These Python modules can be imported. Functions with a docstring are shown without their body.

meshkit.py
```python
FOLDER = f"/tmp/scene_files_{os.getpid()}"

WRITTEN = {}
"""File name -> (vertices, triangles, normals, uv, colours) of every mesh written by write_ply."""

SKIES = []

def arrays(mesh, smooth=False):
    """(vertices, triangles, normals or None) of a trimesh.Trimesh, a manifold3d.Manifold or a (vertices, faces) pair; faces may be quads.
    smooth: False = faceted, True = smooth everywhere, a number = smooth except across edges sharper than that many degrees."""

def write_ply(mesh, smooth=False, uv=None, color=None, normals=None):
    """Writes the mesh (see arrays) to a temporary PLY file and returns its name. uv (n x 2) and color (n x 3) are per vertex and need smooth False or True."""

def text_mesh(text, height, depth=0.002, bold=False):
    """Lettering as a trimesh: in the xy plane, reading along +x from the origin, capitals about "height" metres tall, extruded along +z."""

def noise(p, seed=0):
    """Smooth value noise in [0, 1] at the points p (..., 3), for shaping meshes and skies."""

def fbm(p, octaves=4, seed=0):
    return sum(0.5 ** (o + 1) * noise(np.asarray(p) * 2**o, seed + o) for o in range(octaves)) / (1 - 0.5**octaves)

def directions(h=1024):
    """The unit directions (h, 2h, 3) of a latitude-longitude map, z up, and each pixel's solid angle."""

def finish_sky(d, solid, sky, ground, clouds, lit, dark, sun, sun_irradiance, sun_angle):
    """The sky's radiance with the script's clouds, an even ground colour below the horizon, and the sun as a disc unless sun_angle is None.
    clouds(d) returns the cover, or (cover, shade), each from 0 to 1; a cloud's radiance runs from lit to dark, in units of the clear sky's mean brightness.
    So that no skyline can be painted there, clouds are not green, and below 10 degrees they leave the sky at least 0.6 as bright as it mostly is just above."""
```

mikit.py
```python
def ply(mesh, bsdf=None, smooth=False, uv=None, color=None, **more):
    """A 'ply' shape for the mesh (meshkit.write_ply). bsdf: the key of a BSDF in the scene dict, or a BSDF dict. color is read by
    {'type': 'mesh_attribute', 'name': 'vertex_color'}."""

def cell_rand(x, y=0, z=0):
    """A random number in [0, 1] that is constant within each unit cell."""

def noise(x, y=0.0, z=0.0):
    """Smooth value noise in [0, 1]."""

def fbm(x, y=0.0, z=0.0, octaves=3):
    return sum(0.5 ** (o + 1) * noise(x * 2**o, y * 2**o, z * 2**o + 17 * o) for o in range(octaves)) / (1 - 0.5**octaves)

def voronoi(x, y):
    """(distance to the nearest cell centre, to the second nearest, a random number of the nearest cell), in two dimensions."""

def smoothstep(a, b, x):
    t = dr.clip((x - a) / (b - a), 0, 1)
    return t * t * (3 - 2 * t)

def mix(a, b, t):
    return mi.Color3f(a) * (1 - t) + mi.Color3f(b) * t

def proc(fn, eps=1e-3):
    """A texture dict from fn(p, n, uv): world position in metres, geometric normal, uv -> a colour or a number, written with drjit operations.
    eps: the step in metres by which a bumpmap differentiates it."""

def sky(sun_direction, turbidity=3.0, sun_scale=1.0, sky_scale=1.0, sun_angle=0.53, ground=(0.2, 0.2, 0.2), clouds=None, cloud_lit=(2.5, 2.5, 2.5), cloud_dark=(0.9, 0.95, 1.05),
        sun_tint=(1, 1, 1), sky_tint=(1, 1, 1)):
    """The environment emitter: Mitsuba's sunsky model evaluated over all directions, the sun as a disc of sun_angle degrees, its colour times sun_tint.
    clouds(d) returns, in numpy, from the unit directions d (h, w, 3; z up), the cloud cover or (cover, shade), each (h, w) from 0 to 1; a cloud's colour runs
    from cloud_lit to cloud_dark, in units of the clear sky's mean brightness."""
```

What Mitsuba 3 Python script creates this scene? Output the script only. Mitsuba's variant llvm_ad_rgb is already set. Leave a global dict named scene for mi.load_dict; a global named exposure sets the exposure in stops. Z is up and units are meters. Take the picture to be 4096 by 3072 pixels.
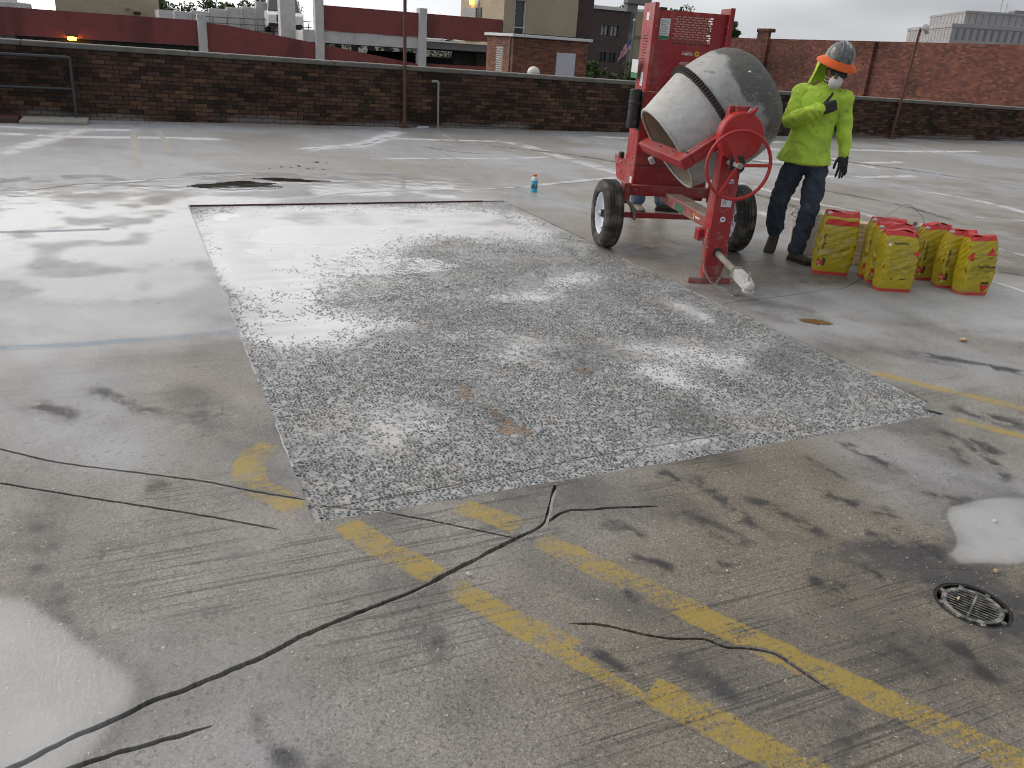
import math, random
import numpy as np, trimesh, shapely, manifold3d as m3
import shapely.geometry as sg, shapely.ops as so
import drjit as dr
import mitsuba as mi
import mikit, meshkit
from scipy.spatial import Voronoi
from mikit import noise, fbm, voronoi, smoothstep, mix, proc, cell_rand

scene, labels = {}, {}
T = mi.ScalarTransform4f
rng = np.random.default_rng(7)
random.seed(7)

# ------------------------------------------------------------------ camera, sky, exposure
YAW, PITCH, ROLL, EYE = 0.44973, 0.39678, 0.06956, 1.6
_F = np.array([math.sin(YAW) * math.cos(PITCH), math.cos(YAW) * math.cos(PITCH), -math.sin(PITCH)])
_r0 = np.array([math.cos(YAW), -math.sin(YAW), 0.0])
_U = -math.sin(ROLL) * _r0 + math.cos(ROLL) * np.cross(_r0, _F)
scene['camera'] = {'type': 'perspective', 'fov': 64.58, 'fov_axis': 'x', 'near_clip': 0.05, 'far_clip': 2000.0,
                   'to_world': T().look_at(origin=[0, 0, EYE], target=[float(_F[0]), float(_F[1]), EYE + float(_F[2])], up=[float(a) for a in _U])}
SUN_AZ, SUN_EL = math.radians(-38.0), math.radians(36.0)
SUN = np.array([math.sin(SUN_AZ) * math.cos(SUN_EL), math.cos(SUN_AZ) * math.cos(SUN_EL), math.sin(SUN_EL)])


def clouds(d):
    n = meshkit.fbm(d * np.array([2.2, 2.2, 6.0]) + 3.0, 5, 4)
    m = meshkit.fbm(d * np.array([5.0, 5.0, 16.0]) + 9.0, 4, 8)
    toward = np.clip((d @ SUN - 0.1) / 0.9, 0, 1)
    low = np.exp(-(np.clip(d[..., 2], 0, 1) / 0.36) ** 2)
    lit = 0.06 + 0.62 * toward ** 2.2 + low * (0.06 + 0.70 * toward)
    shade = np.clip(1.0 - lit - (0.50 * (n - 0.5) + 0.25 * (m - 0.5)) * (0.4 + 0.6 * low), 0, 1)
    return 0.97 + 0 * n, shade


scene['sky_light'] = mikit.sky([float(a) for a in SUN], turbidity=4, sun_scale=0.22, sky_scale=1.0, sun_angle=20,
                               clouds=clouds, cloud_lit=(6.2, 6.2, 6.2), cloud_dark=(1.15, 1.20, 1.27), sun_tint=(1.0, 0.97, 0.92), ground=(0.2, 0.2, 0.2))
exposure = 1.72

# ------------------------------------------------------------------ helpers


def num(key):
    if key not in scene and key not in labels and not any(k.startswith(key + '__') for k in scene):
        return key
    i = 1
    while True:
        k = '%s_%03d' % (key, i)
        if k not in scene and k not in labels and not any(q.startswith(k + '__') for q in scene):
            return k
        i += 1


_counts = {}


def unique(key):
    c = _counts.get(key, 0)
    _counts[key] = c + 1
    return key if c == 0 else '%s_%03d' % (key, c)


def thing(name, label=None, cat=None, group=None, kind=None):
    key = unique(name)
    d = {}
    if label: d['label'] = label
    if cat: d['category'] = cat
    if group: d['group'] = group
    if kind: d['kind'] = kind
    labels[key] = d
    return key


def add(key, mesh, bsdf, smooth=False, label=None, kind=None, **kw):
    key = unique(key)
    scene[key] = mikit.ply(mesh, bsdf, smooth=smooth, **kw)
    if label or kind:
        labels[key] = {**labels.get(key, {}), **({'label': label} if label else {}), **({'kind': kind} if kind else {})}
    return key


def put(key, shape):
    key = unique(key)
    scene[key] = shape
    return key


def P(base, **kw):
    d = {'type': 'principled', 'base_color': {'type': 'rgb', 'value': list(base)} if isinstance(base, (tuple, list)) else base, 'roughness': 0.6, 'specular': 0.5}
    d.update(kw)
    return d


def mat(key, base, bump=None, bscale=1.0, **kw):
    d = P(base, **kw)
    if bump is not None:
        d = {'type': 'bumpmap', 'arbitrary': bump, 'scale': bscale, 'bsdf': d}
    scene[key] = {'type': 'twosided', 'bsdf': d}
    return key


def cat(ms):
    return trimesh.util.concatenate(ms)


def box(lo, hi):
    lo, hi = np.minimum(lo, hi), np.maximum(lo, hi)
    return trimesh.creation.box(extents=hi - lo, transform=trimesh.transformations.translation_matrix((np.array(lo) + hi) / 2))


def hull(pts):
    return trimesh.convex.convex_hull(np.asarray(pts, float))


def rbox(lo, hi, b=0.004):
    """box with chamfered edges"""
    lo, hi = np.array(lo, float), np.array(hi, float)
    b = min(b, 0.45 * float((hi - lo).min()))
    pts = []
    for ax in range(3):
        l, h = lo + b, hi - b
        l[ax], h[ax] = lo[ax], hi[ax]
        for i in range(8):
            pts.append([h[k] if (i >> k) & 1 else l[k] for k in range(3)])
    return hull(pts)


def cyl(p0, p1, r, n=24, r1=None):
    p0, p1 = np.array(p0, float), np.array(p1, float)
    r1 = r if r1 is None else r1
    z = p1 - p0
    L = np.linalg.norm(z)
    m = trimesh.creation.cylinder(radius=1, height=L, sections=n)
    v = m.vertices.copy()
    s = np.where(v[:, 2] > 0, r1, r)
    v[:, 0] *= s
    v[:, 1] *= s
    m.vertices = v
    m.apply_transform(trimesh.geometry.align_vectors([0, 0, 1], z / L))
    m.apply_translation((p0 + p1) / 2)
    return m


def tube(pts, r, n=10, closed=False):
    pts = np.asarray(pts, float)
    N = len(pts)
    tang = np.roll(pts, -1, 0) - np.roll(pts, 1, 0) if closed else np.gradient(pts, axis=0)
    tang /= np.linalg.norm(tang, axis=1, keepdims=True) + 1e-12
    a = np.array([0, 0, 1.0]) if abs(tang[0][2]) < 0.9 else np.array([1.0, 0, 0])
    nrm = np.cross(tang[0], a)
    nrm /= np.linalg.norm(nrm)
    rings = []
    r = np.broadcast_to(r, N)
    for i in range(N):
        nrm = nrm - tang[i] * (nrm @ tang[i])
        nrm /= np.linalg.norm(nrm)
        b = np.cross(tang[i], nrm)
        th = np.arange(n) / n * 2 * np.pi
        rings.append(pts[i] + r[i] * (np.cos(th)[:, None] * nrm + np.sin(th)[:, None] * b))
    v = np.concatenate(rings)
    f = []
    M = N if closed else N - 1
    for i in range(M):
        j = (i + 1) % N
        for k in range(n):
            q = (k + 1) % n
            f += [[i * n + k, i * n + q, j * n + q], [i * n + k, j * n + q, j * n + k]]
    if not closed:
        c0, c1 = len(v), len(v) + 1
        v = np.vstack([v, pts[:1], pts[-1:]])
        for k in range(n):
            q = (k + 1) % n
            f += [[c0, q, k], [c1, (N - 1) * n + k, (N - 1) * n + q]]
    return trimesh.Trimesh(v, f, process=False)


def revolve(profile, p0, axis, n=48):
    """profile: (s, r) pairs along the axis from p0"""
    m = trimesh.creation.revolve(np.array([[max(r, 1e-5), s] for s, r in profile]), sections=n)
    if m.volume < 0: m.invert()
    m.apply_transform(trimesh.geometry.align_vectors([0, 0, 1], np.array(axis, float) / np.linalg.norm(axis)))
    m.apply_translation(p0)
    return m


def extr(poly, h, z0=0.0):
    gs = getattr(poly, 'geoms', [poly])
    ms = [trimesh.creation.extrude_polygon(g, h, engine='earcut') for g in gs if g.area > 1e-9]
    m = cat(ms)
    m.apply_translation([0, 0, z0])
    return m


def frame(o, x, y, z):
    m = np.eye(4)
    m[:3, 0], m[:3, 1], m[:3, 2], m[:3, 3] = x, y, z, o
    return m


def moved(mesh, M):
    m = mesh.copy()
    m.apply_transform(M)
    return m


def rotz(deg, o=(0, 0, 0)):
    a = math.radians(deg)
    return frame(o, [math.cos(a), math.sin(a), 0], [-math.sin(a), math.cos(a), 0], [0, 0, 1])


def text(s, h, depth=0.0015, bold=False, width=None):
    m = meshkit.text_mesh(s, h, depth, bold)
    b = m.bounds
    m.apply_translation([-(b[0][0] + b[1][0]) / 2, 0, 0])
    if width:
        k = width / (b[1][0] - b[0][0])
        m.apply_scale([k, 1, 1])
    return m


def smooth_union(bones, ref=0.02, taubin=12):
    """hulls of sphere pairs joined into one smooth surface; bones: list of lists of (centre, radius or (rx, ry, rz))"""
    out = None
    for b in bones:
        pts = []
        for ctr, r in b:
            s = trimesh.creation.icosphere(subdivisions=2, radius=1).vertices * (np.array(r) if np.ndim(r) else float(r))
            pts.append(s + np.array(ctr))
        h = m3.Manifold.hull_points(np.vstack(pts))
        out = h if out is None else out + h
    out = out.refine_to_length(ref)
    mm = out.to_mesh()
    t = trimesh.Trimesh(mm.vert_properties[:, :3], mm.tri_verts, process=True)
    if taubin: trimesh.smoothing.filter_taubin(t, 0.5, 0.52, taubin)
    return t
# ------------------------------------------------------------------ deck material
def blob(x, y, cx, cy, rx, ry, deg=0.0):
    a = math.radians(deg)
    c, s = math.cos(a), math.sin(a)
    u = ((x - cx) * c + (y - cy) * s) / rx
    v = (-(x - cx) * s + (y - cy) * c) / ry
    return dr.exp(-(u * u + v * v))


def blobs(x, y, L):
    out = 0
    for b in L: out = out + b[0] * blob(x, y, *b[1:])
    return out


# (strength, cx, cy, rx, ry, turn) of washed and puddled ground, of dried slurry and of oily dirt, in metres on the deck
WET = [(1.2, -0.3, 7.3, 1.2, 1.7, 0), (1.0, 0.6, 9.2, 1.6, 0.9, 15), (0.8, 2.6, 9.4, 1.6, 0.8, 0), (0.8, -1.2, 8.6, 1.0, 1.3, 0), (0.6, -0.3, 5.9, 0.55, 0.5, 0),
       (0.5, 3.6, 8.7, 0.9, 0.6, 0)]
LIGHT = [(1.3, -0.58, 2.02, 0.32, 0.46, 20), (0.75, -0.55, 4.9, 0.65, 0.75, 0), (0.6, 0.05, 4.75, 0.4, 0.35, 0), (1.0, 2.88, 1.60, 0.40, 0.13, 18), (0.75, 5.6, 3.7, 0.9, 0.75, 0), (0.6, 6.8, 4.0, 0.9, 0.7, 0),
         (0.5, 2.6, 14.6, 3.5, 0.7, 0), (0.45, -1.0, 14.3, 1.6, 0.8, 0), (0.5, 3.0, 12.4, 1.6, 1.0, 10), (0.4, 1.2, 11.2, 1.2, 0.7, 0)]
DARK = [(0.8, 0.24, 1.50, 0.06, 0.17, 10), (0.7, 1.23, 1.47, 0.10, 0.07, 0), (0.6, 1.28, 1.33, 0.05, 0.12, 20), (0.9, 2.45, 1.40, 0.22, 0.24, 0), (0.65, 2.35, 1.64, 0.34, 0.12, 0), (0.55, 2.45, 1.12, 0.25, 0.16, 0), (0.6, 3.0, 1.4, 0.3, 0.14, 10),
        (0.45, -0.35, 2.55, 0.10, 0.32, 5), (0.35, -0.3, 5.35, 0.6, 0.14, -25), (0.35, -0.75, 6.15, 0.3, 0.2, 0), (0.4, 0.25, 3.5, 0.22, 0.3, 0), (0.3, 0.6, 1.75, 0.2, 0.12, 0), (0.3, 0.1, 2.1, 0.12, 0.3, 0), (0.35, 1.6, 1.05, 0.3, 0.1, 0), (0.35, -0.25, 2.2, 0.09, 0.25, 0),
        (0.5, 4.35, 5.85, 0.7, 0.35, -20), (0.35, 4.6, 4.75, 0.5, 0.25, 0), (0.4, 5.0, 3.55, 0.45, 0.12, -30), (0.3, 1.9, 11.6, 1.4, 0.25, 0), (0.4, -0.1, 15.1, 1.2, 0.25, 0), (0.35, 3.8, 15.2, 1.5, 0.22, 0), (0.3, 8.6, 10.5, 2.5, 0.9, 0), (0.3, 3.6, 10.6, 0.9, 0.3, 0)]


def deck_fields(p):
    x, y = p.x, p.y
    wx = x + 0.35 * (fbm(x * 1.3, y * 1.3, 5.0, 3) - 0.5) + 0.06 * (noise(x * 9, y * 9, 2.0) - 0.5)
    wy = y + 0.35 * (fbm(x * 1.3, y * 1.3, 9.0, 3) - 0.5) + 0.06 * (noise(x * 9, y * 9, 7.0) - 0.5)
    wet = smoothstep(0.32, 0.62, blobs(wx, wy, WET))
    rx, ry = 0.8 * x + 0.6 * y, 0.8 * y - 0.6 * x
    lx = x + 0.26 * (fbm(rx * 2.6, ry * 2.6, 1.0, 2) - 0.5)
    ly = y + 0.26 * (fbm(rx * 2.6, ry * 2.6, 4.0, 2) - 0.5)
    li = blobs(lx, ly, LIGHT)
    nearf = 1 - smoothstep(2.6, 4.2, y)
    light = (0.75 - 0.3 * nearf) * smoothstep(0.12, 0.85, li) + 0.5 * nearf * smoothstep(0.36, 0.50, li)
    rim = 0.7 * nearf * smoothstep(0.22, 0.37, li) * (1 - smoothstep(0.37, 0.46, li))
    dk = blobs(lx, ly, DARK)
    return wet, light, rim, dk


def deck_color(p):
    x, y = p.x, p.y
    wet, light, rim, dk = deck_fields(p)
    big = fbm(x * 0.8, y * 0.8, 2.0, 4)
    mid = fbm(x * 5.5, y * 4.0, 6.0, 4)
    fine = noise(x * 170, y * 170, 1.0)
    grit = noise(x * 420, y * 420, 2.0)
    near = 1 - smoothstep(4.0, 8.0, y)
    streak = 0.5 * noise(x * 3.0 + 0.3 * y, y * 115.0 + 1.5 * x, 3.0) + 0.5 * noise(x * 5.0, y * 240.0 + 2.0 * x, 5.0)
    strength = smoothstep(0.38, 0.66, fbm(x * 1.7, y * 2.2, 11.0, 3))
    c = mix((0.172, 0.150, 0.120), (0.222, 0.210, 0.192), smoothstep(0.3, 0.7, big))
    c = c * (0.72 + 0.56 * mid)
    c = mix(c, (0.25, 0.246, 0.242), 0.6 * smoothstep(8.5, 11.0, y))
    c = c * (1 + (0.50 * (fine - 0.5) + 0.7 * (grit - 0.5)) * (1 - 0.8 * smoothstep(3.0, 9.0, y)))
    c = c * (1 - near * strength * 0.50 * smoothstep(0.52, 0.78, streak))
    resid = smoothstep(0.42, 0.70, fbm(x * 0.75 + 0.35 * y, y * 0.55 - 0.2 * x, 51.0, 5) + 0.16 * smoothstep(3.2, 6.0, y) * (1 - smoothstep(1.0, 4.0, x)) - 0.14 * (1 - smoothstep(2.5, 4.5, y)))
    c = mix(c, (0.34, 0.355, 0.39), 0.62 * resid * (0.6 + 0.8 * mid))
    c = mix(c, (0.42, 0.43, 0.445), dr.clip(0.92 * light * (0.75 + 0.5 * mid), 0, 0.95))
    c = c * (1 - 0.35 * rim)
    qx, qy = 0.8 * x + 0.6 * y + 0.05 * mid, 0.8 * y - 0.6 * x + 0.06 * big
    tex = fbm(qx * 15, qy * 15, 8.0, 5)
    blotch = smoothstep(0.20, 0.95, dk + 0.9 * (tex - 0.5))
    scuff = smoothstep(0.46, 0.85, fbm(qx * 3.4, qy * 2.4, 21.0, 5)) * 0.50 * near * (0.5 + tex) * (1 - 0.85 * light)
    c = mix(c, (0.040, 0.040, 0.044), dr.clip(0.85 * blotch * (1 - 0.8 * light) + scuff, 0, 0.9))
    pits = smoothstep(0.80, 0.90, noise(qx * 85, qy * 85, 13.0)) * (1 - smoothstep(3.0, 6.0, y))
    c = c * (1 - 0.30 * pits * (1 - light))
    speck = smoothstep(0.93, 0.97, noise(x * 150, y * 150, 17.0)) * (1 - smoothstep(2.5, 6.0, y))
    c = mix(c, (0.6, 0.58, 0.54), 0.7 * speck)
    c = mix(c, (0.43, 0.435, 0.445), 0.68 * wet * smoothstep(0.30, 0.55, fbm(x * 2.5, y * 2.5, 31.0, 3)))  # pale slurry film, whitened further to paint the glare of wet ground
    return c * (1 - 0.10 * wet)


def deck_rough(p):
    wet, light, rim, dk = deck_fields(p)
    film = fbm(p.x * 2.5, p.y * 2.5, 31.0, 3)
    return dr.clip(0.50 - 0.12 * smoothstep(3.0, 7.0, p.y) - 0.34 * wet * smoothstep(0.30, 0.55, film) - 0.06 * light + 0.1 * (noise(p.x * 60, p.y * 60, 3.0) - 0.5), 0.10, 0.8)


def deck_height(p):
    x, y = p.x, p.y
    near = 1 - smoothstep(3.5, 8.0, y)
    strength = 0.25 + smoothstep(0.40, 0.66, fbm(x * 1.7, y * 2.2, 11.0, 3))
    return near * (0.0016 * strength * (0.5 * noise(x * 3.0 + 0.3 * y, y * 115.0 + 1.5 * x, 3.0) + 0.5 * noise(x * 5.0, y * 240.0 + 2.0 * x, 5.0)) + 0.0012 * noise(x * 170, y * 170, 1.0) + 0.0009 * noise(x * 420, y * 420, 2.0)) + 0.002 * fbm(x * 8, y * 8, 0.0, 2)


mat('m_deck', proc(lambda p, n, uv: deck_color(p)), proc(lambda p, n, uv: deck_height(p), eps=0.0015), roughness=proc(lambda p, n, uv: deck_rough(p)), specular=0.5)


# markings, smears and marks laid on the deck: u = 2*type + position along, v = position across from -1 to 1
def overlay_color(p, n, uv):
    t = dr.floor(uv.x * 0.5 + 1e-4)
    s, v = uv.x - 2 * t, dr.abs(uv.y)
    x, y = p.x, p.y
    base = deck_color(p)
    qx, qy = 0.8 * x + 0.6 * y, 0.8 * y - 0.6 * x
    ed = v + 0.45 * (fbm(qx * 26, qy * 26, 3.0, 4) - 0.5)
    ends = smoothstep(0.0, 0.06, s) * (1 - smoothstep(0.94, 1.0, s))
    wear = 0.52 * fbm(qx * 8, qy * 8, 6.0, 5) + 0.24 * fbm(qx * 60, qy * 60, 2.0, 3) + 0.16 + 0.34 * (noise(x * 170, y * 170, 2.0) - 0.5) + 0.22 * (noise(x * 5, y * 140 + 1.5 * x, 3.0) - 0.5)
    yellow = (1 - smoothstep(0.72, 1.0, ed)) * 0.86 * smoothstep(0.30, 0.64, wear + 0.20 * (noise(x * 420, y * 420, 4.0) - 0.5)) * (0.4 + 0.6 * ends)
    soft = 1 - smoothstep(0.25, 1.0, v + 0.5 * (fbm(x * 9, y * 9, 5.0, 3) - 0.5))
    white = soft * smoothstep(0.20, 0.55, fbm(x * 5, y * 5, 8.0, 3)) * ends
    tyre = (1 - smoothstep(0.05, 0.95, v + 0.9 * (fbm(qx * 24, qy * 20, 9.0, 4) - 0.5))) * smoothstep(0.22, 0.60, fbm(qx * 19, qy * 15, 4.0, 5) + 0.15 * (noise(x * 170, y * 170, 2.0) - 0.5)) * smoothstep(0.0, 0.25, s) * (1 - smoothstep(0.75, 1.0, s))
    col = mix(mix(mix(mix(mix((0.36, 0.255, 0.040), (0.34, 0.29, 0.18), dr.select(t > 3.5, 1.0, 0.0)), (0.60, 0.62, 0.66), dr.select(dr.abs(t - 1) < 0.5, 1.0, 0.0)),
                      (0.10, 0.21, 0.34), dr.select(dr.abs(t - 2) < 0.5, 1.0, 0.0)), (0.025, 0.025, 0.028), dr.select(dr.abs(t - 3) < 0.5, 1.0, 0.0)), (0.16, 0.085, 0.035), dr.select(t > 4.5, 1.0, 0.0))
    a = dr.select(t < 0.5, 0.92 * yellow, dr.select(t < 1.5, 0.62 * white, dr.select(t < 2.5, 0.55 * soft * smoothstep(0.35, 0.6, wear), dr.select(t < 3.5, 0.90 * tyre, dr.select(t < 4.5, 0.5 * yellow, 0.75 * tyre)))))
    return mix(base, col, a)


mat('m_marks', proc(overlay_color), proc(lambda p, n, uv: deck_height(p), eps=0.0015), roughness=0.6, specular=0.5)


def arc_pts(pts, step):
    """Catmull-Rom through the points"""
    pts = np.asarray(pts, float)
    q = np.vstack([2 * pts[0] - pts[1], pts, 2 * pts[-1] - pts[-2]])
    out = []
    for i in range(1, len(q) - 2):
        n = max(2, int(np.linalg.norm(q[i + 1] - q[i]) / step))
        for t in np.arange(n) / n:
            a, b, c, d = q[i - 1:i + 3]
            out.append(0.5 * ((2 * b) + (c - a) * t + (2 * a - 5 * b + 4 * c - d) * t ** 2 + (3 * b - a - 3 * c + d) * t ** 3))
    out.append(pts[-1])
    return np.array(out)


labels['parking_deck'] = {'kind': 'structure', 'label': 'worn grey concrete parking deck with cracks, stains and faded paint'}
# ------------------------------------------------------------------ cracks, patch recess, drain hole: cut out of the slab
CR = [([(-0.55, 1.64), (-0.39, 1.68), (-0.34, 1.70), (-0.26, 1.73), (-0.17, 1.755), (-0.10, 1.785), (-0.01, 1.80), (0.09, 1.825), (0.20, 1.855), (0.28, 1.89), (0.35, 1.915), (0.45, 1.94), (0.66, 1.99), (0.80, 2.04), (0.95, 2.10), (1.03, 2.13), (1.10, 2.155), (1.22, 2.20), (1.27, 2.25), (1.34, 2.35), (1.42, 2.475)], 0.019),
      ([(1.22, 2.20), (1.35, 2.26), (1.43, 2.245), (1.56, 2.22), (1.71, 2.18)], 0.015),
      ([(-1.6, 4.3), (-0.87, 3.62), (-0.58, 3.38), (-0.37, 3.20), (-0.08, 3.02), (0.14, 2.88), (0.29, 2.76), (0.46, 2.64)], 0.011),
      ([(0.72, 2.46), (0.89, 2.33), (1.10, 2.155)], 0.011),
      ([(-1.4, 3.65), (-0.81, 3.26), (-0.55, 3.09), (-0.32, 2.93), (-0.14, 2.81), (0.11, 2.64), (0.34, 2.47)], 0.011),
      ([(-0.42, 1.60), (-0.34, 1.615), (-0.27, 1.63), (-0.21, 1.638), (-0.12, 1.642), (-0.03, 1.645), (0.04, 1.65)], 0.016),
      ([(1.06, 1.69), (1.15, 1.65), (1.25, 1.57), (1.33, 1.52), (1.41, 1.49), (1.45, 1.44), (1.51, 1.41), (1.575, 1.36), (1.595, 1.29), (1.62, 1.19)], 0.011),
      ([(3.70, 4.36), (3.89, 4.40), (4.19, 4.42), (4.51, 4.45), (4.78, 4.50), (5.0, 4.51), (5.5, 4.75)], 0.007),
      ([(1.75, 8.55), (1.99, 8.70), (2.86, 8.89), (3.63, 8.90), (4.30, 9.03), (5.54, 9.45), (6.2, 9.7)], 0.012),
      ([(-1.6, 9.0), (-1.15, 9.09), (-0.85, 9.16), (-0.49, 9.42), (0.03, 9.54), (0.27, 9.74), (0.77, 9.89), (1.32, 10.16)], 0.02),
      ([(2.95, 10.1), (3.1, 9.6), (3.25, 9.1)], 0.010),
      ([(6.35, 11.1), (6.36, 9.2), (6.2, 8.0)], 0.007), ([(9.0, 7.6), (9.3, 6.2), (9.2, 5.2)], 0.008),
      ([(5.4, 8.9), (5.2, 7.9), (5.0, 7.2)], 0.006), ([(3.81, 13.55), (3.3, 12.8), (2.75, 12.5), (2.2, 12.1)], 0.014), ([(4.4, 12.6), (4.35, 11.7), (4.42, 11.0)], 0.012), ([(8.0, 5.3), (7.4, 4.4), (6.6, 3.9)], 0.007)]
PX0, PX1, PY0, PY1 = 0.462, 3.722, 2.474, 8.236
DRAIN = (2.37, 1.318)
DR_R = 0.118


def ragged(pts, w, seed, amp=0.22):
    c = arc_pts(pts, max(0.012, w * 0.9))
    c3 = np.c_[c * 30, np.full(len(c), seed)]
    t = np.gradient(c, axis=0)
    t /= np.linalg.norm(t, axis=1, keepdims=True)
    nn = np.stack([-t[:, 1], t[:, 0]], 1)
    jit = (meshkit.fbm(c3, 3, seed) - 0.5)[:, None] * nn * w * 0.9
    taper = np.minimum(1, np.minimum(np.arange(len(c)), np.arange(len(c))[::-1]) / 4.0) * 0.7 + 0.3
    wl = w / 2 * (1 + 2 * amp * (meshkit.noise(np.c_[c * 55, np.full(len(c), seed + 5)], seed) - 0.5)) * taper
    wr = w / 2 * (1 + 2 * amp * (meshkit.noise(np.c_[c * 55, np.full(len(c), seed + 9)], seed + 1) - 0.5)) * taper
    c = c + jit * 0.5
    return sg.Polygon(np.vstack([c + nn * wl[:, None], (c - nn * wr[:, None])[::-1]])).buffer(0)


def patch_outline():
    """slightly chipped saw-cut rectangle"""
    pts = []
    for a, b in (((PX0, PY0), (PX1, PY0)), ((PX1, PY0), (PX1, PY1)), ((PX1, PY1), (PX0, PY1)), ((PX0, PY1), (PX0, PY0))):
        a, b = np.array(a), np.array(b)
        n = int(np.linalg.norm(b - a) / 0.035)
        for i in range(n):
            q = a + (b - a) * i / n
            k = meshkit.fbm(np.array([[q[0] * 9, q[1] * 9, 4.0]]), 3, 3)[0] - 0.5
            d = (b - a) / np.linalg.norm(b - a)
            pts.append(q + np.array([-d[1], d[0]]) * 0.014 * k)
    return sg.Polygon(pts)


PATCH = patch_outline()
grooves = so.unary_union([ragged(c, w, 11 + i) for i, (c, w) in enumerate(CR)]).simplify(0.0008)
hole = sg.Point(DRAIN).buffer(DR_R, 40)
deck_poly = sg.box(-16, -7, 34, 15.56).difference(so.unary_union([grooves, PATCH, hole])).buffer(0)
add('parking_deck', extr(deck_poly, 0.03, -0.03), 'm_deck')
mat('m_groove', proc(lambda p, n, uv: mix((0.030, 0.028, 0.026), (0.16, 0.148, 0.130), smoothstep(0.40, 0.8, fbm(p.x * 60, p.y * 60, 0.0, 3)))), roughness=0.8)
under = sg.box(-16, -7, 34, 15.56).difference(so.unary_union([PATCH.buffer(-0.02), sg.Point(DRAIN).buffer(DR_R - 0.004, 40)]))
under_m = extr(under, 0.16, -0.179)
add('parking_deck__crack_bed', under_m, 'm_groove', kind='structure')
mat('m_silt', (0.27, 0.275, 0.265), roughness=0.35)
# grey slurry lying in the wide crack
silt = so.unary_union([ragged([(0.30, 1.885), (0.45, 1.932), (0.66, 1.982), (0.80, 2.03), (0.95, 2.09), (1.10, 2.145), (1.22, 2.192), (1.275, 2.25), (1.34, 2.35), (1.40, 2.43)], 0.011, 77)])
add('parking_deck__crack_silt', extr(silt, 0.02, -0.0245), 'm_silt', label='pale wet silt lying in the widest crack')



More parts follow.
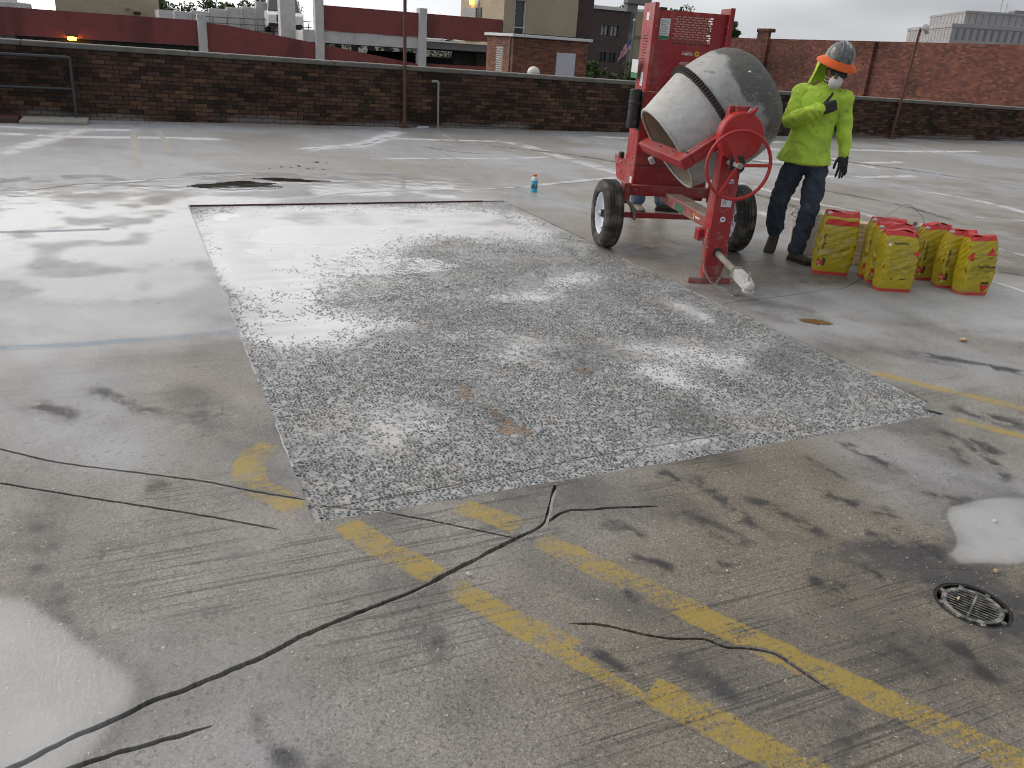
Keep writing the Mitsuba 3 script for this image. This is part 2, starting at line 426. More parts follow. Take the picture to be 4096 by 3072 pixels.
def strip(pts, w, typ, z, step=0.08):
    cut = sg.LineString(pts).buffer(float(np.max(w)) / 2).intersects(grooves)
    if cut: step = 0.006
    c = arc_pts(pts, step)
    N = len(c)
    t = np.gradient(c, axis=0)
    t /= np.linalg.norm(t, axis=1, keepdims=True)
    nn = np.stack([-t[:, 1], t[:, 0]], 1)
    w = np.interp(np.linspace(0, 1, N), np.linspace(0, 1, len(np.atleast_1d(w))), np.atleast_1d(w))
    vs = np.linspace(-1, 1, 21 if cut else 5)
    K = len(vs)
    v = np.array([[*(c[i] + nn[i] * w[i] / 2 * k), z] for i in range(N) for k in vs])
    uv = np.array([[2 * typ + 0.998 * i / (N - 1) + 0.0005, k] for i in range(N) for k in vs])
    f = []
    for i in range(N - 1):
        for k in range(K - 1):
            a, b = i * K + k, i * K + k + 1
            f += [[a, a + K, b], [b, a + K, b + K]]
    f = np.array(f)
    if cut:
        wide = grooves.buffer(0.0025)
        shapely.prepare(wide)
        inside = shapely.contains_xy(wide, v[:, 0], v[:, 1])
        f = f[~inside[f].any(1)]
    m = trimesh.Trimesh(v, f, process=False)
    if m.face_normals[:, 2].mean() < 0: m = trimesh.Trimesh(v, f[:, ::-1], process=False)
    return m, uv





def mark(name, pts, w, typ, z, label=None, step=0.08):
    m, uv = strip(pts, w, typ, z, step)
    add('parking_deck__' + name, m, 'm_marks', uv=uv, label=label)


# ------------------------------------------------------------------ painted lines and marks
Y = [('yellow_line', [(0.42, 3.12), (0.345, 3.06), (0.305, 2.97), (0.295, 2.87), (0.315, 2.78), (0.36, 2.69), (0.43, 2.575)], (0.075, 0.095, 0.10, 0.10, 0.10, 0.085, 0.08), 'chipped yellow paint of the rounded end of the stall line'),
     ('yellow_line', [(0.56, 2.44), (0.585, 2.38), (0.645, 2.245), (0.72, 2.12), (0.775, 2.03)], 0.085, 'short yellow paint length between the patch corner and the crack'),
     ('yellow_line', [(0.795, 1.975), (0.83, 1.91), (0.89, 1.79), (0.97, 1.655), (1.06, 1.50), (1.15, 1.36), (1.23, 1.225), (1.31, 1.08), (1.38, 0.95), (1.5, 0.75)], (0.075, 0.085, 0.09, 0.09, 0.09), 'worn yellow stall line left of the other below the crack'),
     ('yellow_line', [(0.985, 2.43), (1.06, 2.335), (1.145, 2.22)], 0.085, 'bright yellow paint stub between the patch and the crack'),
     ('yellow_line', [(1.175, 2.125), (1.265, 1.955), (1.36, 1.79), (1.46, 1.60), (1.53, 1.47), (1.62, 1.305), (1.71, 1.15), (1.80, 1.00), (1.88, 0.85), (2.0, 0.62)], 0.088, 'long yellow stall line running to the lower right corner'),
     ('yellow_line', [(3.74, 3.04), (3.8, 2.95), (3.9, 2.80), (4.03, 2.60), (4.16, 2.40), (4.35, 2.10)], 0.07, 'yellow line beside the right corner of the patch'),
     ('yellow_line', [(3.66, 2.43), (3.74, 2.285), (3.84, 2.15), (3.95, 2.0), (4.1, 1.8)], 0.07, 'yellow line that starts just below the right corner of the patch')]
for i, (nm, pts, w, lb) in enumerate(Y): mark(nm, pts, np.array(w) * 1.42, 0, 0.0006, lb, 0.05)
for pts, w in (([(0.10, 14.3), (0.09, 12.1), (0.08, 10.4)], 0.10), ([(0.46, 14.4), (0.49, 13.0), (0.51, 11.8)], 0.08), ([(3.16, 11.2), (3.14, 10.1)], 0.09), ([(5.24, 14.6), (5.17, 13.5)], 0.09), ([(5.39, 13.4), (5.37, 11.8)], 0.09), ([(5.73, 13.3), (5.75, 11.7)], 0.09),
               ([(5.27, 10.7), (5.34, 10.2)], 0.09), ([(5.82, 11.5), (5.74, 10.2)], 0.09), ([(4.89, 3.2), (4.9, 3.0), (4.9, 2.8)], 0.07), ([(8.3, 14.5), (8.2, 13.4)], 0.1), ([(8.9, 12.6), (8.8, 11.4)], 0.1)):
    mark('faded_line', pts, w, 4, 0.0006)
for pts, w in (([(-1.2, 4.62), (-0.7, 4.58), (-0.34, 4.55), (0.04, 4.55), (0.45, 4.56)], 0.10), ([(4.03, 8.57), (4.32, 8.21), (4.49, 7.74), (4.52, 7.08), (4.57, 6.63), (4.5, 6.01)], 0.06), ([(-1.2, 7.3), (-0.7, 7.28), (-0.2, 7.3)], 0.08)):
    mark('blue_chalk_line', pts, w, 2, 0.0006)
W = [([(-2.2, 10.6), (-1.54, 11.38), (-1.30, 11.95), (-1.0, 12.85), (-0.75, 13.7), (-0.6, 14.3)], 0.34), ([(-2.4, 13.8), (-1.6, 13.55), (-0.61, 13.3), (0.42, 13.34), (1.4, 13.25)], 0.28), ([(-2.4, 14.55), (-0.85, 14.22), (0.2, 14.23)], 0.30),
     ([(2.24, 12.15), (2.73, 12.53), (3.2, 12.75), (3.81, 13.6), (4.54, 14.9)], 0.36), ([(3.84, 13.71), (4.94, 13.64), (6.09, 13.56)], 0.22), ([(5.9, 13.8), (6.12, 13.4), (6.22, 12.85), (6.25, 11.73), (6.31, 11.06), (6.33, 10.16), (6.4, 9.2)], 0.30),
     ([(2.84, 11.33), (4.16, 11.46), (5.17, 11.48), (6.1, 11.72)], 0.14), ([(6.1, 11.72), (6.36, 11.15), (6.88, 11.08), (8.0, 11.0)], 0.18), ([(4.24, 9.0), (4.87, 9.29), (5.6, 9.57), (6.01, 9.7), (6.6, 9.9)], 0.14),
     ([(7.7, 8.2), (7.8, 7.7), (7.9, 7.35), (7.9, 6.6)], 0.16), ([(10.5, 8.6), (10.7, 7.8), (10.7, 7.4), (10.5, 6.6)], 0.18), ([(9.4, 6.75), (9.98, 6.43), (10.5, 6.2)], 0.12), ([(7.9, 5.7), (7.96, 5.2), (7.93, 4.7)], 0.10), ([(6.57, 4.6), (6.59, 4.27), (6.52, 3.9)], 0.07),
     ([(6.5, 7.9), (6.56, 7.42), (6.4, 6.8)], 0.16), ([(7.85, 9.5), (7.8, 8.4)], 0.18), ([(9.5, 11.5), (11.5, 11.2), (13.5, 11.4)], 0.25), ([(9.0, 9.9), (10.6, 9.7), (12.0, 9.8)], 0.2), ([(11.5, 13.6), (12.0, 12.0), (11.9, 10.4)], 0.28), ([(13.5, 13.2), (15.5, 13.0), (18.0, 13.2)], 0.3),
     ([(8.4, 14.6), (11.0, 14.2), (14.0, 14.3)], 0.3), ([(1.99, 8.74), (2.86, 8.93), (3.63, 8.94), (4.3, 9.06)], 0.06), ([(-1.15, 9.05), (-0.49, 9.38), (0.27, 9.70), (1.32, 10.12)], 0.10)]
for pts, w in W: mark('white_smear', pts, np.array(w) * 1.25, 1, 0.0003)
S = [([(1.98, 2.40), (1.98, 2.28), (2.0, 2.14), (1.98, 1.99), (1.99, 1.92), (2.0, 1.80)], 0.055), ([(1.75, 2.2), (1.80, 2.03), (1.84, 1.93), (1.89, 1.80)], 0.07), ([(2.02, 2.15), (2.13, 2.05), (2.16, 1.94), (2.19, 1.84), (2.2, 1.74)], 0.05), ([(2.58, 2.36), (2.6, 2.2), (2.6, 2.08)], 0.025),
     ([(2.87, 2.44), (2.87, 2.28), (2.89, 2.17), (2.89, 2.02)], 0.05), ([(2.39, 2.07), (2.46, 1.99), (2.51, 1.90)], 0.055), ([(2.47, 1.86), (2.56, 1.85), (2.54, 1.80)], 0.06), ([(2.35, 1.78), (2.39, 1.73), (2.37, 1.66)], 0.05), ([(2.51, 1.77), (2.51, 1.69)], 0.05), ([(2.83, 1.95), (2.91, 1.85), (2.95, 1.79)], 0.035),
     ([(2.81, 1.82), (2.91, 1.81), (3.03, 1.82)], 0.03), ([(3.43, 2.40), (3.47, 2.25), (3.52, 2.16), (3.47, 2.0)], 0.06), ([(3.38, 2.2), (3.25, 2.02)], 0.04), ([(2.18, 1.63), (2.2, 1.55), (2.18, 1.44)], 0.035), ([(1.94, 1.65), (1.98, 1.56), (2.04, 1.51)], 0.045), ([(1.69, 1.80), (1.75, 1.765)], 0.045),
     ([(2.44, 1.64), (2.5, 1.58), (2.47, 1.49)], 0.07), ([(3.48, 2.28), (3.43, 2.09), (3.38, 1.97), (3.25, 1.82)], 0.04), ([(1.87, 2.44), (1.9, 2.35), (1.93, 2.26)], 0.05), ([(-0.3, 3.97), (-0.15, 3.74), (-0.06, 3.61), (0.06, 3.53)], 0.05), ([(-0.54, 3.85), (-0.41, 3.71), (-0.29, 3.58)], 0.07),
     ([(-0.08, 2.91), (-0.04, 2.895), (0.02, 2.87)], 0.07), ([(1.44, 2.18), (1.50, 2.08), (1.53, 1.98)], 0.05), ([(1.42, 1.95), (1.55, 1.80)], 0.03), ([(1.05, 1.60), (1.12, 1.45), (1.16, 1.38)], 0.03), ([(1.3, 1.78), (1.33, 1.7)], 0.03), ([(2.15, 1.25), (2.12, 1.1), (2.1, 1.0)], 0.06), ([(1.9, 1.3), (1.95, 1.2), (1.97, 1.1)], 0.04),
     ([(3.7, 2.62), (3.9, 2.3), (4.1, 1.98)], 0.10), ([(4.2, 3.3), (4.5, 3.0), (4.8, 2.6)], 0.07), ([(5.2, 13.2), (6.5, 12.0), (7.2, 10.6)], 0.12), ([(9.0, 13.0), (10.0, 11.0), (10.4, 9.4)], 0.14), ([(11.0, 12.8), (12.4, 10.6), (13.0, 9.0)], 0.14), ([(8.6, 9.0), (9.0, 7.6), (8.8, 6.3)], 0.07), ([(7.0, 10.5), (7.4, 8.6), (7.2, 7.0)], 0.08),
     ([(4.2, 12.9), (4.6, 12.2), (5.2, 11.9)], 0.07), ([(6.2, 5.2), (6.9, 4.7), (7.3, 4.2)], 0.05)]
for pts, w in S: mark('tyre_mark', pts, np.array(w) * 2.3, 3, 0.0009, None, 0.04)
# ------------------------------------------------------------------ the scarified patch
ZP = -0.012
# (strength, cx, cy, rx, ry, turn): where cement film hides the stones
FILM = [(1.1, 1.15, 6.75, 0.85, 1.3, 0), (0.9, 2.0, 7.4, 1.3, 0.7, 0), (0.8, 0.75, 5.3, 0.3, 1.2, 0), (0.8, 0.95, 4.55, 0.5, 0.22, 0), (0.52, 0.98, 3.15, 0.25, 0.32, 0), (0.55, 2.45, 4.9, 0.35, 0.22, 0), (0.58, 2.55, 3.25, 0.16, 0.42, 20), (0.6, 2.85, 3.6, 0.5, 0.25, -30), (0.6, 2.2, 2.62, 0.25, 0.07, 0),
        (0.6, 3.0, 5.2, 0.35, 0.2, 0), (0.7, 3.1, 7.0, 0.6, 0.9, 0), (0.5, 1.9, 3.9, 0.25, 0.3, 0), (0.55, 3.4, 4.3, 0.14, 0.3, 0), (0.55, 1.45, 2.95, 0.12, 0.12, 0)]


def film_np(x, y):
    out = 0
    for s, cx, cy, rx, ry, deg in FILM:
        a = math.radians(deg)
        u = ((x - cx) * math.cos(a) + (y - cy) * math.sin(a)) / rx
        v = (-(x - cx) * math.sin(a) + (y - cy) * math.cos(a)) / ry
        out = out + s * np.exp(-u * u - v * v)
    return out


def patch_color(p, n, uv):
    x, y = p.x, p.y
    f = blobs(x, y, FILM) + 0.5 * (fbm(x * 5, y * 5, 1.0, 4) - 0.5)
    film = smoothstep(0.25, 0.60, f)
    c = mix((0.30, 0.305, 0.315), (0.44, 0.45, 0.465), fbm(x * 9, y * 9, 0.0, 3))
    c = c * (0.70 + 0.6 * fbm(x * 70, y * 70, 3.0, 3))
    tan = smoothstep(0.52, 0.72, fbm(x * 3.3, y * 3.3, 41.0, 3))
    c = mix(c, (0.40, 0.355, 0.30), 0.5 * tan)
    c = mix(c, mix((0.50, 0.51, 0.525), (0.64, 0.65, 0.665), fbm(x * 4, y * 12, 7.0, 3)), film)
    d1, d2, r = voronoi(x * 62, y * 62)
    c = mix(c, (0.13, 0.14, 0.15), (1 - 0.85 * film) * 0.40 * smoothstep(0.1, 0.32, d2 - d1) * smoothstep(0.35, 0.5, r))
    dirt = smoothstep(0.55, 0.85, fbm(x * 2.1, y * 2.1, 23.0, 4))
    c = c * (1 - 0.42 * dirt)
    rust = 0.9 * blob(x, y, 1.39, 3.42, 0.05, 0.16, -14) + 0.9 * blob(x, y, 1.45, 3.16, 0.045, 0.16, 10) + 0.95 * blob(x, y, 1.46, 2.96, 0.09, 0.10, 0) + 0.7 * blob(x, y, 2.13, 3.52, 0.09, 0.1, 0) + 0.5 * blob(x, y, 0.85, 4.1, 0.05, 0.2, 20) + 0.4 * blob(x, y, 2.4, 5.1, 0.25, 0.08, 10)
    rust = smoothstep(0.34, 0.62, rust * (0.10 + 1.5 * fbm(x * 26, y * 26, 2.0, 5)))
    return mix(c, (0.21, 0.115, 0.045), 0.8 * rust)


def patch_rough(p, n, uv):
    x, y = p.x, p.y
    wet = smoothstep(0.25, 0.8, blob(x, y, 1.0, 6.6, 1.1, 2.0, 0) + 0.8 * blob(x, y, 2.3, 7.3, 1.3, 0.9, 0) + 0.5 * blob(x, y, 0.8, 4.8, 0.4, 0.6, 0) + 0.5 * (fbm(x * 4, y * 4, 3.0, 3) - 0.5))
    return 0.52 - 0.36 * wet + 0.12 * (noise(x * 40, y * 40, 1.0) - 0.5)


def patch_height(p, n, uv):
    x, y = p.x, p.y
    film = smoothstep(0.3, 0.8, blobs(x, y, FILM))
    comb = 0.5 + 0.5 * dr.sin(x * 2 * math.pi / 0.020 + 2.5 * (fbm(x * 3, y * 1.5, 0.0, 2) - 0.5))
    grooved = smoothstep(0.5, 0.75, blob(x, y, 0.72, 5.6, 0.22, 2.2, 0) + 0.3 * (fbm(x * 2, y * 2, 5.0, 2) - 0.5))
    return (1 - 0.7 * film) * (0.004 * fbm(x * 55, y * 55, 2.0, 3) + 0.002 * noise(x * 190, y * 190, 1.0)) + 0.0025 * grooved * comb + 0.003 * fbm(x * 14, y * 14, 1.0, 2)


mat('m_patch', proc(patch_color), proc(patch_height, eps=0.002), roughness=proc(patch_rough), specular=0.5)
labels['scarified_patch'] = {'kind': 'structure', 'label': 'sunken rectangle of scarified concrete with bared dark stones and puddles'}
add('scarified_patch', extr(PATCH.buffer(0.003), 0.16, ZP - 0.16), 'm_patch')

# stones bared by the scarifier: shrunk Voronoi cells, a bevelled low block each
mat('m_stone', {'type': 'mesh_attribute', 'name': 'vertex_color'}, roughness=0.42, specular=0.5)
sp = 0.0165
gx, gy = np.meshgrid(np.arange(PX0 + 0.012, PX1 - 0.008, sp), np.arange(PY0 + 0.012, PY1 - 0.008, sp))
pts = np.c_[gx.ravel(), gy.ravel()] + rng.uniform(-0.46, 0.46, (gx.size, 2)) * sp
vor = Voronoi(np.vstack([pts, [[PX0 - 1, PY0 - 1], [PX1 + 1, PY0 - 1], [PX0 - 1, PY1 + 1], [PX1 + 1, PY1 + 1]]]))
x_, y_ = pts[:, 0], pts[:, 1]
nz = meshkit.fbm(np.c_[x_ * 5, y_ * 5, np.ones(len(x_))], 4, 2) - 0.5
clump = meshkit.fbm(np.c_[x_ * 9, y_ * 9, 0 * x_ + 7], 3, 5)
dens = np.clip(1.05 - 0.95 * np.clip(film_np(x_, y_) + 0.7 * nz, 0, 1.1) - 0.07 * np.clip(y_ - 4, 0, 5) + 0.7 * (clump - 0.5), 0, 1)
keep = (rng.random(len(pts)) < 0.86 * dens) & (x_ > PX0 + 0.012) & (x_ < PX1 - 0.012) & (y_ > PY0 + 0.012) & (y_ < PY1 - 0.012)


COAT = np.clip(0.03 * np.clip(y_ - 2.8, 0, 4) + 0.8 * film_np(x_, y_) + 0.9 * nz + 0.05 * np.clip(y_ - 4, 0, 4), 0, 0.85)


def stone(i):
    reg = vor.regions[vor.point_region[i]]
    if -1 in reg or len(reg) < 4: return None
    poly = vor.vertices[reg]
    c = poly.mean(0)
    k = rng.uniform(0.52, 0.86)
    q = c + (poly - c) * k * (1 + rng.uniform(-0.12, 0.12, (len(poly), 1)))
    if np.abs(q - c).max() > 0.026: return None
    a = q - c
    if (a[:, 0] * np.roll(a[:, 1], -1) - a[:, 1] * np.roll(a[:, 0], -1)).sum() < 0: q = q[::-1]
    n = len(q)
    h = rng.uniform(0.0008, 0.0042)
    top = c + (q - c) * 0.80
    tz = ZP + h + 0.0008 * rng.uniform(-1, 1, n)
    v = np.vstack([np.c_[q, np.full(n, ZP - 0.002)], np.c_[top, tz]])
    f = []
    for j in range(n):
        m = (j + 1) % n
        f += [[j, m, n + m], [j, n + m, n + j]]
    for j in range(1, n - 1): f.append([n, n + j, n + j + 1])
    t = rng.random()
    b = rng.uniform(0.55, 1.25)
    col = np.array([0.098, 0.113, 0.122]) if t < 0.62 else np.array([0.140, 0.154, 0.163]) if t < 0.82 else np.array([0.18, 0.14, 0.10]) if t < 0.86 else np.array([0.27, 0.265, 0.25])
    coat = np.clip(COAT[i] + rng.normal(0, 0.14), 0, 0.9)
    return v, np.array(f), np.tile(col * b * (1 - coat) + np.array([0.40, 0.41, 0.42]) * coat, (2 * n, 1))


built = [(i, s) for i in np.nonzero(keep)[0] if (s := stone(i)) is not None]
order = sorted(range(len(built)), key=lambda k: float(np.hypot(*pts[built[k][0]])))
near, rest = order[:300], order[300:]
for k in near:
    v, f, c = built[k][1]
    add('scarified_patch__stone', (v, f), 'm_stone', color=c)
vs, fs, cs, at = [], [], [], 0
for k in rest:
    v, f, c = built[k][1]
    vs.append(v); fs.append(f + at); cs.append(c); at += len(v)
add('scarified_patch__stone_bed', (np.vstack(vs), np.vstack(fs)), 'm_stone', color=np.vstack(cs), kind='stuff', label='dark stones bared across the patch')

# reddish cut face along the far edge
mat('m_cut_edge', (0.075, 0.035, 0.03), roughness=0.8)
add('scarified_patch__cut_edge', box([PX0 + 0.02, PY1 - 0.004, ZP - 0.01], [PX1 - 0.25, PY1 + 0.012, 0.0025]), 'm_cut_edge', label='dark red saw-cut face along the far edge')
mat('m_lip', (0.42, 0.42, 0.41), roughness=0.6)
lip = sg.Polygon([(PX0 - 0.003 + 0.0025 * math.sin(k * 1.7), PY0 + 0.02 + k * 0.06) for k in range(96)] + [(PX0 + 0.003 + 0.0035 * math.sin(k * 2.9), PY0 + 0.02 + k * 0.06) for k in range(95, -1, -1)]).buffer(0)
lip = so.unary_union([lip.intersection(sg.box(0, a_, 1, b_)) for a_, b_ in ((2.9, 3.3), (3.8, 4.5), (4.65, 5.6), (5.7, 6.6), (6.75, 8.2))])
add('scarified_patch__slurry_lip', extr(lip, 0.0145, -0.0125), 'm_lip', label='thin pale slurry ridge along the left edge')

cut_shade = so.unary_union([ragged([(PX0 + 0.02, PY0 + 0.010), (1.2, PY0 + 0.012), (2.0, PY0 + 0.010), (2.9, PY0 + 0.012)], 0.010, 91, 0.4), ragged([(PX0 + 0.05, PY0 + 0.10), (1.0, PY0 + 0.115), (1.7, PY0 + 0.16), (2.4, PY0 + 0.17)], 0.006, 93, 0.45), ragged([(PX0, 2.62), (0.56, 2.57), (0.72, 2.49)], 0.008, 95)])  # dark strips paint the shade of the saw cut along the near edge
add('scarified_patch__cut_shade_strip', extr(cut_shade, 0.004, ZP - 0.003), 'm_groove', label='flat dark strips painted for the shade in the cuts along the near edge')

# ------------------------------------------------------------------ puddles
mat('m_water', proc(lambda p, n, uv: mix((0.40, 0.41, 0.42), (0.50, 0.505, 0.51), fbm(p.x * 4, p.y * 4, 3.0, 3))), proc(lambda p, n, uv: fbm(p.x * 7, p.y * 7, 1.0, 2), eps=0.004), 0.0005, roughness=0.02, specular=1.0)
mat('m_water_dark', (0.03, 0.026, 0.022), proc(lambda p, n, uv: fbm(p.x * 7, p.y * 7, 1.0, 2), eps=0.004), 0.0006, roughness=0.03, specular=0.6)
mat('m_water_mud', proc(lambda p, n, uv: mix((0.10, 0.07, 0.035), (0.17, 0.125, 0.06), fbm(p.x * 25, p.y * 25, 3.0, 3))), roughness=0.06, specular=0.5)


def puddle(name, cx, cy, rx, ry, deg, z, m, label, seed, lobes=0.9):
    th = np.linspace(0, 2 * np.pi, 160, endpoint=False)
    r = 1 + lobes * (meshkit.fbm(np.c_[np.cos(th) * 1.6 + 5, np.sin(th) * 1.6, np.full(160, seed)], 4, seed) - 0.5) + 0.3 * (meshkit.fbm(np.c_[np.cos(th) * 9, np.sin(th) * 9, np.full(160, seed + 3)], 3, seed) - 0.5)
    a = math.radians(deg)
    x, y = rx * r * np.cos(th), ry * r * np.sin(th)
    poly = sg.Polygon(np.c_[cx + x * math.cos(a) - y * math.sin(a), cy + x * math.sin(a) + y * math.cos(a)]).buffer(0)
    k = thing(name, label, 'puddle')
    scene[k] = mikit.ply(extr(poly, 0.006, z - 0.006), m)


puddle('puddle', 1.72, 5.82, 0.45, 0.24, -8, ZP + 0.0008, 'm_water', 'nearer bright puddle in the sunken patch that mirrors the rusty pole', 3)
puddle('puddle', 1.50, 6.92, 0.62, 0.36, -5, ZP + 0.0008, 'm_water', 'wide bright puddle farther back in the sunken patch', 8)
puddle('puddle', 0.93, 6.35, 0.16, 0.20, 15, ZP + 0.0008, 'm_water', 'small bright puddle near the left edge of the sunken patch', 14)
puddle('puddle', 0.72, 7.75, 0.14, 0.16, 0, ZP + 0.0008, 'm_water', 'small pale puddle at the far left corner of the patch', 21)
puddle('puddle', 1.05, 9.30, 0.42, 0.24, 4, 0.004, 'm_water_dark', 'dark puddle beyond the patch that mirrors the brick parapet', 5, 1.1)
puddle('puddle', 1.62, 9.62, 0.34, 0.10, -12, 0.0045, 'm_water_dark', 'thin dark puddle tail with rubble right of the larger dark puddle', 9, 1.3)
puddle('puddle', 4.11, 3.87, 0.055, 0.10, 55, 0.004, 'm_water_mud', 'small muddy brown puddle right of the patch below the tow coupler', 31, 0.5)

# ------------------------------------------------------------------ floor drain
cast = mat('m_cast_iron', proc(lambda p, n, uv: mix((0.10, 0.10, 0.10), (0.30, 0.29, 0.27), smoothstep(0.35, 0.7, fbm(p.x * 60, p.y * 60, 0.0, 4)))), roughness=0.45, metallic=0.35)
mat('m_dark_iron', (0.012, 0.012, 0.012), roughness=0.6)
dk = thing('floor_drain', 'round slotted iron drain grate set in the deck at the lower right', 'drain')


def dring(r0, r1, z0, z1, n=56):
    return moved(extr(sg.Point(0, 0).buffer(r1, n // 4).difference(sg.Point(0, 0).buffer(r0, n // 4)), z1 - z0, z0), rotz(0, (*DRAIN, 0)))


add(dk + '__outer_ring', dring(0.108, DR_R - 0.002, -0.08, -0.001), 'm_dark_iron')
add(dk + '__grate_ring', dring(0.079, 0.093, -0.02, -0.001), cast)
for k in range(8):
    a = k * math.pi / 4 + 0.2
    add(dk + '__lug', moved(rbox([0.090, -0.008, -0.02], [0.109, 0.008, -0.002], 0.002), rotz(math.degrees(a), (*DRAIN, 0))), cast)
RD = rotz(-63, (*DRAIN, 0))
add(dk + '__cross_bar', moved(rbox([-0.0035, -0.081, -0.018], [0.0035, 0.081, -0.001], 0.001), RD), cast)
for k in range(10):
    yy = -0.067 + k * 0.0149
    hw = math.sqrt(0.081 ** 2 - yy ** 2)
    for s in (-1, 1):
        add(dk + '__bar', moved(rbox(np.minimum([s * 0.0036, yy - 0.0016, -0.0055], [s * hw, yy - 0.0016, -0.0055]), np.maximum([s * 0.0036, yy + 0.0016, -0.0015], [s * hw, yy + 0.0016, -0.0015]), 0.0006), RD), cast)
add(dk + '__sump', cyl([*DRAIN, -0.20], [*DRAIN, -0.10], DR_R), 'm_dark_iron')
mat('m_leaf_bit', (0.45, 0.36, 0.24), roughness=0.7)
d = thing('leaf_scrap', 'pale scrap of dry leaf lying on the drain grate', 'leaf')
scene[d] = mikit.ply(hull(np.array([[0, 0, 0], [0.013, 0.003, 0.002], [0.02, 0.012, 0.004], [0.006, 0.012, 0.001], [0.01, 0.006, 0.005]]) + [DRAIN[0] - 0.025, DRAIN[1] + 0.035, -0.001]), 'm_leaf_bit')

# ------------------------------------------------------------------ loose stones and rubble
mat('m_pebble', proc(lambda p, n, uv: mix((0.40, 0.40, 0.40), (0.62, 0.62, 0.62), fbm(p.x * 120, p.y * 120, p.z * 120, 3))), roughness=0.6)
mat('m_pebble_tan', (0.42, 0.31, 0.18), roughness=0.7)
mat('m_rubble', proc(lambda p, n, uv: mix((0.05, 0.047, 0.042), (0.16, 0.15, 0.135), fbm(p.x * 60, p.y * 60, 0.0, 3))), roughness=0.8)


def rock(x, y, s, m, label, seed, flat=0.7, cat='stone', group=None, z=0.0):
    r = np.random.default_rng(seed)
    q = r.normal(size=(22, 3))
    q = q / np.linalg.norm(q, axis=1, keepdims=True) * r.uniform(0.8, 1.05, (22, 1)) * [s, s * 0.75, s * flat]
    q = moved(hull(q), rotz(r.uniform(0, 360)))
    q.apply_translation([x, y, z - q.bounds[0][2] - 0.001])
    k = thing('loose_stone', label, cat, group)
    scene[k] = mikit.ply(q, m)


rock(0.862, 2.01, 0.012, 'm_pebble', 'white stone chip beside the wide crack between the yellow lines', 1)
rock(0.268, 1.842, 0.005, 'm_pebble', 'tiny white pebble below the wide crack at the left', 2)
rock(2.62, 1.42, 0.012, 'm_pebble_tan', 'tan pebble just above the floor drain', 3)
rock(2.27, 1.245, 0.005, 'm_pebble_tan', 'tiny tan pebble below the floor drain', 4)
rock(1.95, 1.99, 0.007, 'm_pebble_tan', 'small tan pebble among the tyre marks', 5)
rock(2.93, 1.655, 0.010, 'm_pebble', 'white stone chip on the crack above the drain', 6)
rock(4.83, 3.30, 0.035, 'm_pebble_tan', 'tan stone at the right edge of the frame', 7, 0.5)
rock(1.70, 1.745, 0.006, 'm_pebble', 'tiny white pebble above the long yellow line', 8)
RUB = ['leftmost small lump of the row of rubble before the far deck', 'low wide lump of rubble second from the left of the row', 'lump of rubble third from the left of the row', 'widest lump in the middle of the row of rubble', 'lump of rubble in front of the widest one', 'small lump of rubble right of the middle of the row',
       'lump of rubble near the right end of the row', 'tall dark lump of rubble lying apart behind the row', 'small lump of rubble right of the tall dark one', 'small rubble lump at the back of the thin dark puddle', 'rubble lump in the thin dark puddle', 'tiny rubble lump between the two dark puddles',
       'tiny dark crumb on the wet deck left of the small bright puddle', 'tiny dark crumb on the wet deck near the left edge', 'dark crumb above the far left crack', 'dark crumb left of the far left crack', 'dark crumb on the dry deck left of the blue bottle']
for i, (x, y, s) in enumerate([(1.55, 10.45, 0.03), (1.72, 10.60, 0.05), (1.83, 10.55, 0.04), (1.95, 10.66, 0.06), (2.02, 10.45, 0.05), (2.10, 10.52, 0.035), (2.2, 10.4, 0.04), (2.24, 10.98, 0.07), (2.36, 10.95, 0.04), (1.6, 9.72, 0.03), (1.75, 9.63, 0.025), (1.38, 9.66, 0.02), (0.2, 6.2, 0.012), (-0.42, 6.35, 0.014), (-0.55, 8.95, 0.02), (-0.75, 9.1, 0.02), (3.98, 10.6, 0.03)]):
    rock(x, y, s * 0.7, 'm_rubble', RUB[i], 40 + i, 0.16, 'rubble', 'rubble lumps beyond the patch')
# ------------------------------------------------------------------ ground outside and brick parapet
mat('m_ground', proc(lambda p, n, uv: mix((0.05, 0.05, 0.052), (0.09, 0.09, 0.088), fbm(p.x * 0.4, p.y * 0.4, 0.0, 4))), roughness=0.85)
scene['ground'] = mikit.ply(box([-900, -900, -7.2], [900, 900, -7.0]), 'm_ground')
labels['ground'] = {'kind': 'structure', 'label': 'street level asphalt far below the deck'}

TILT = -0.0117
ZT0 = 1.152


def wallM(x0=0.0):
    a = math.atan(TILT)
    return frame([0, 0, 0], [math.cos(a), 0, math.sin(a)], [0, 1, 0], [-math.sin(a), 0, math.cos(a)])


WM = wallM()
BP, CP = 0.2032, 0.0677


def brick_tone(p, k, dark, mid, hot, soot):
    col = dr.floor(k[0])
    r = cell_rand(col, k[1], 3)
    r2 = cell_rand(col, k[1], 9)
    c = mix(dark, mid, smoothstep(0.15, 0.8, r))
    c = mix(c, hot, smoothstep(0.80, 0.95, r2) * 0.85)
    return c * (1 - soot)


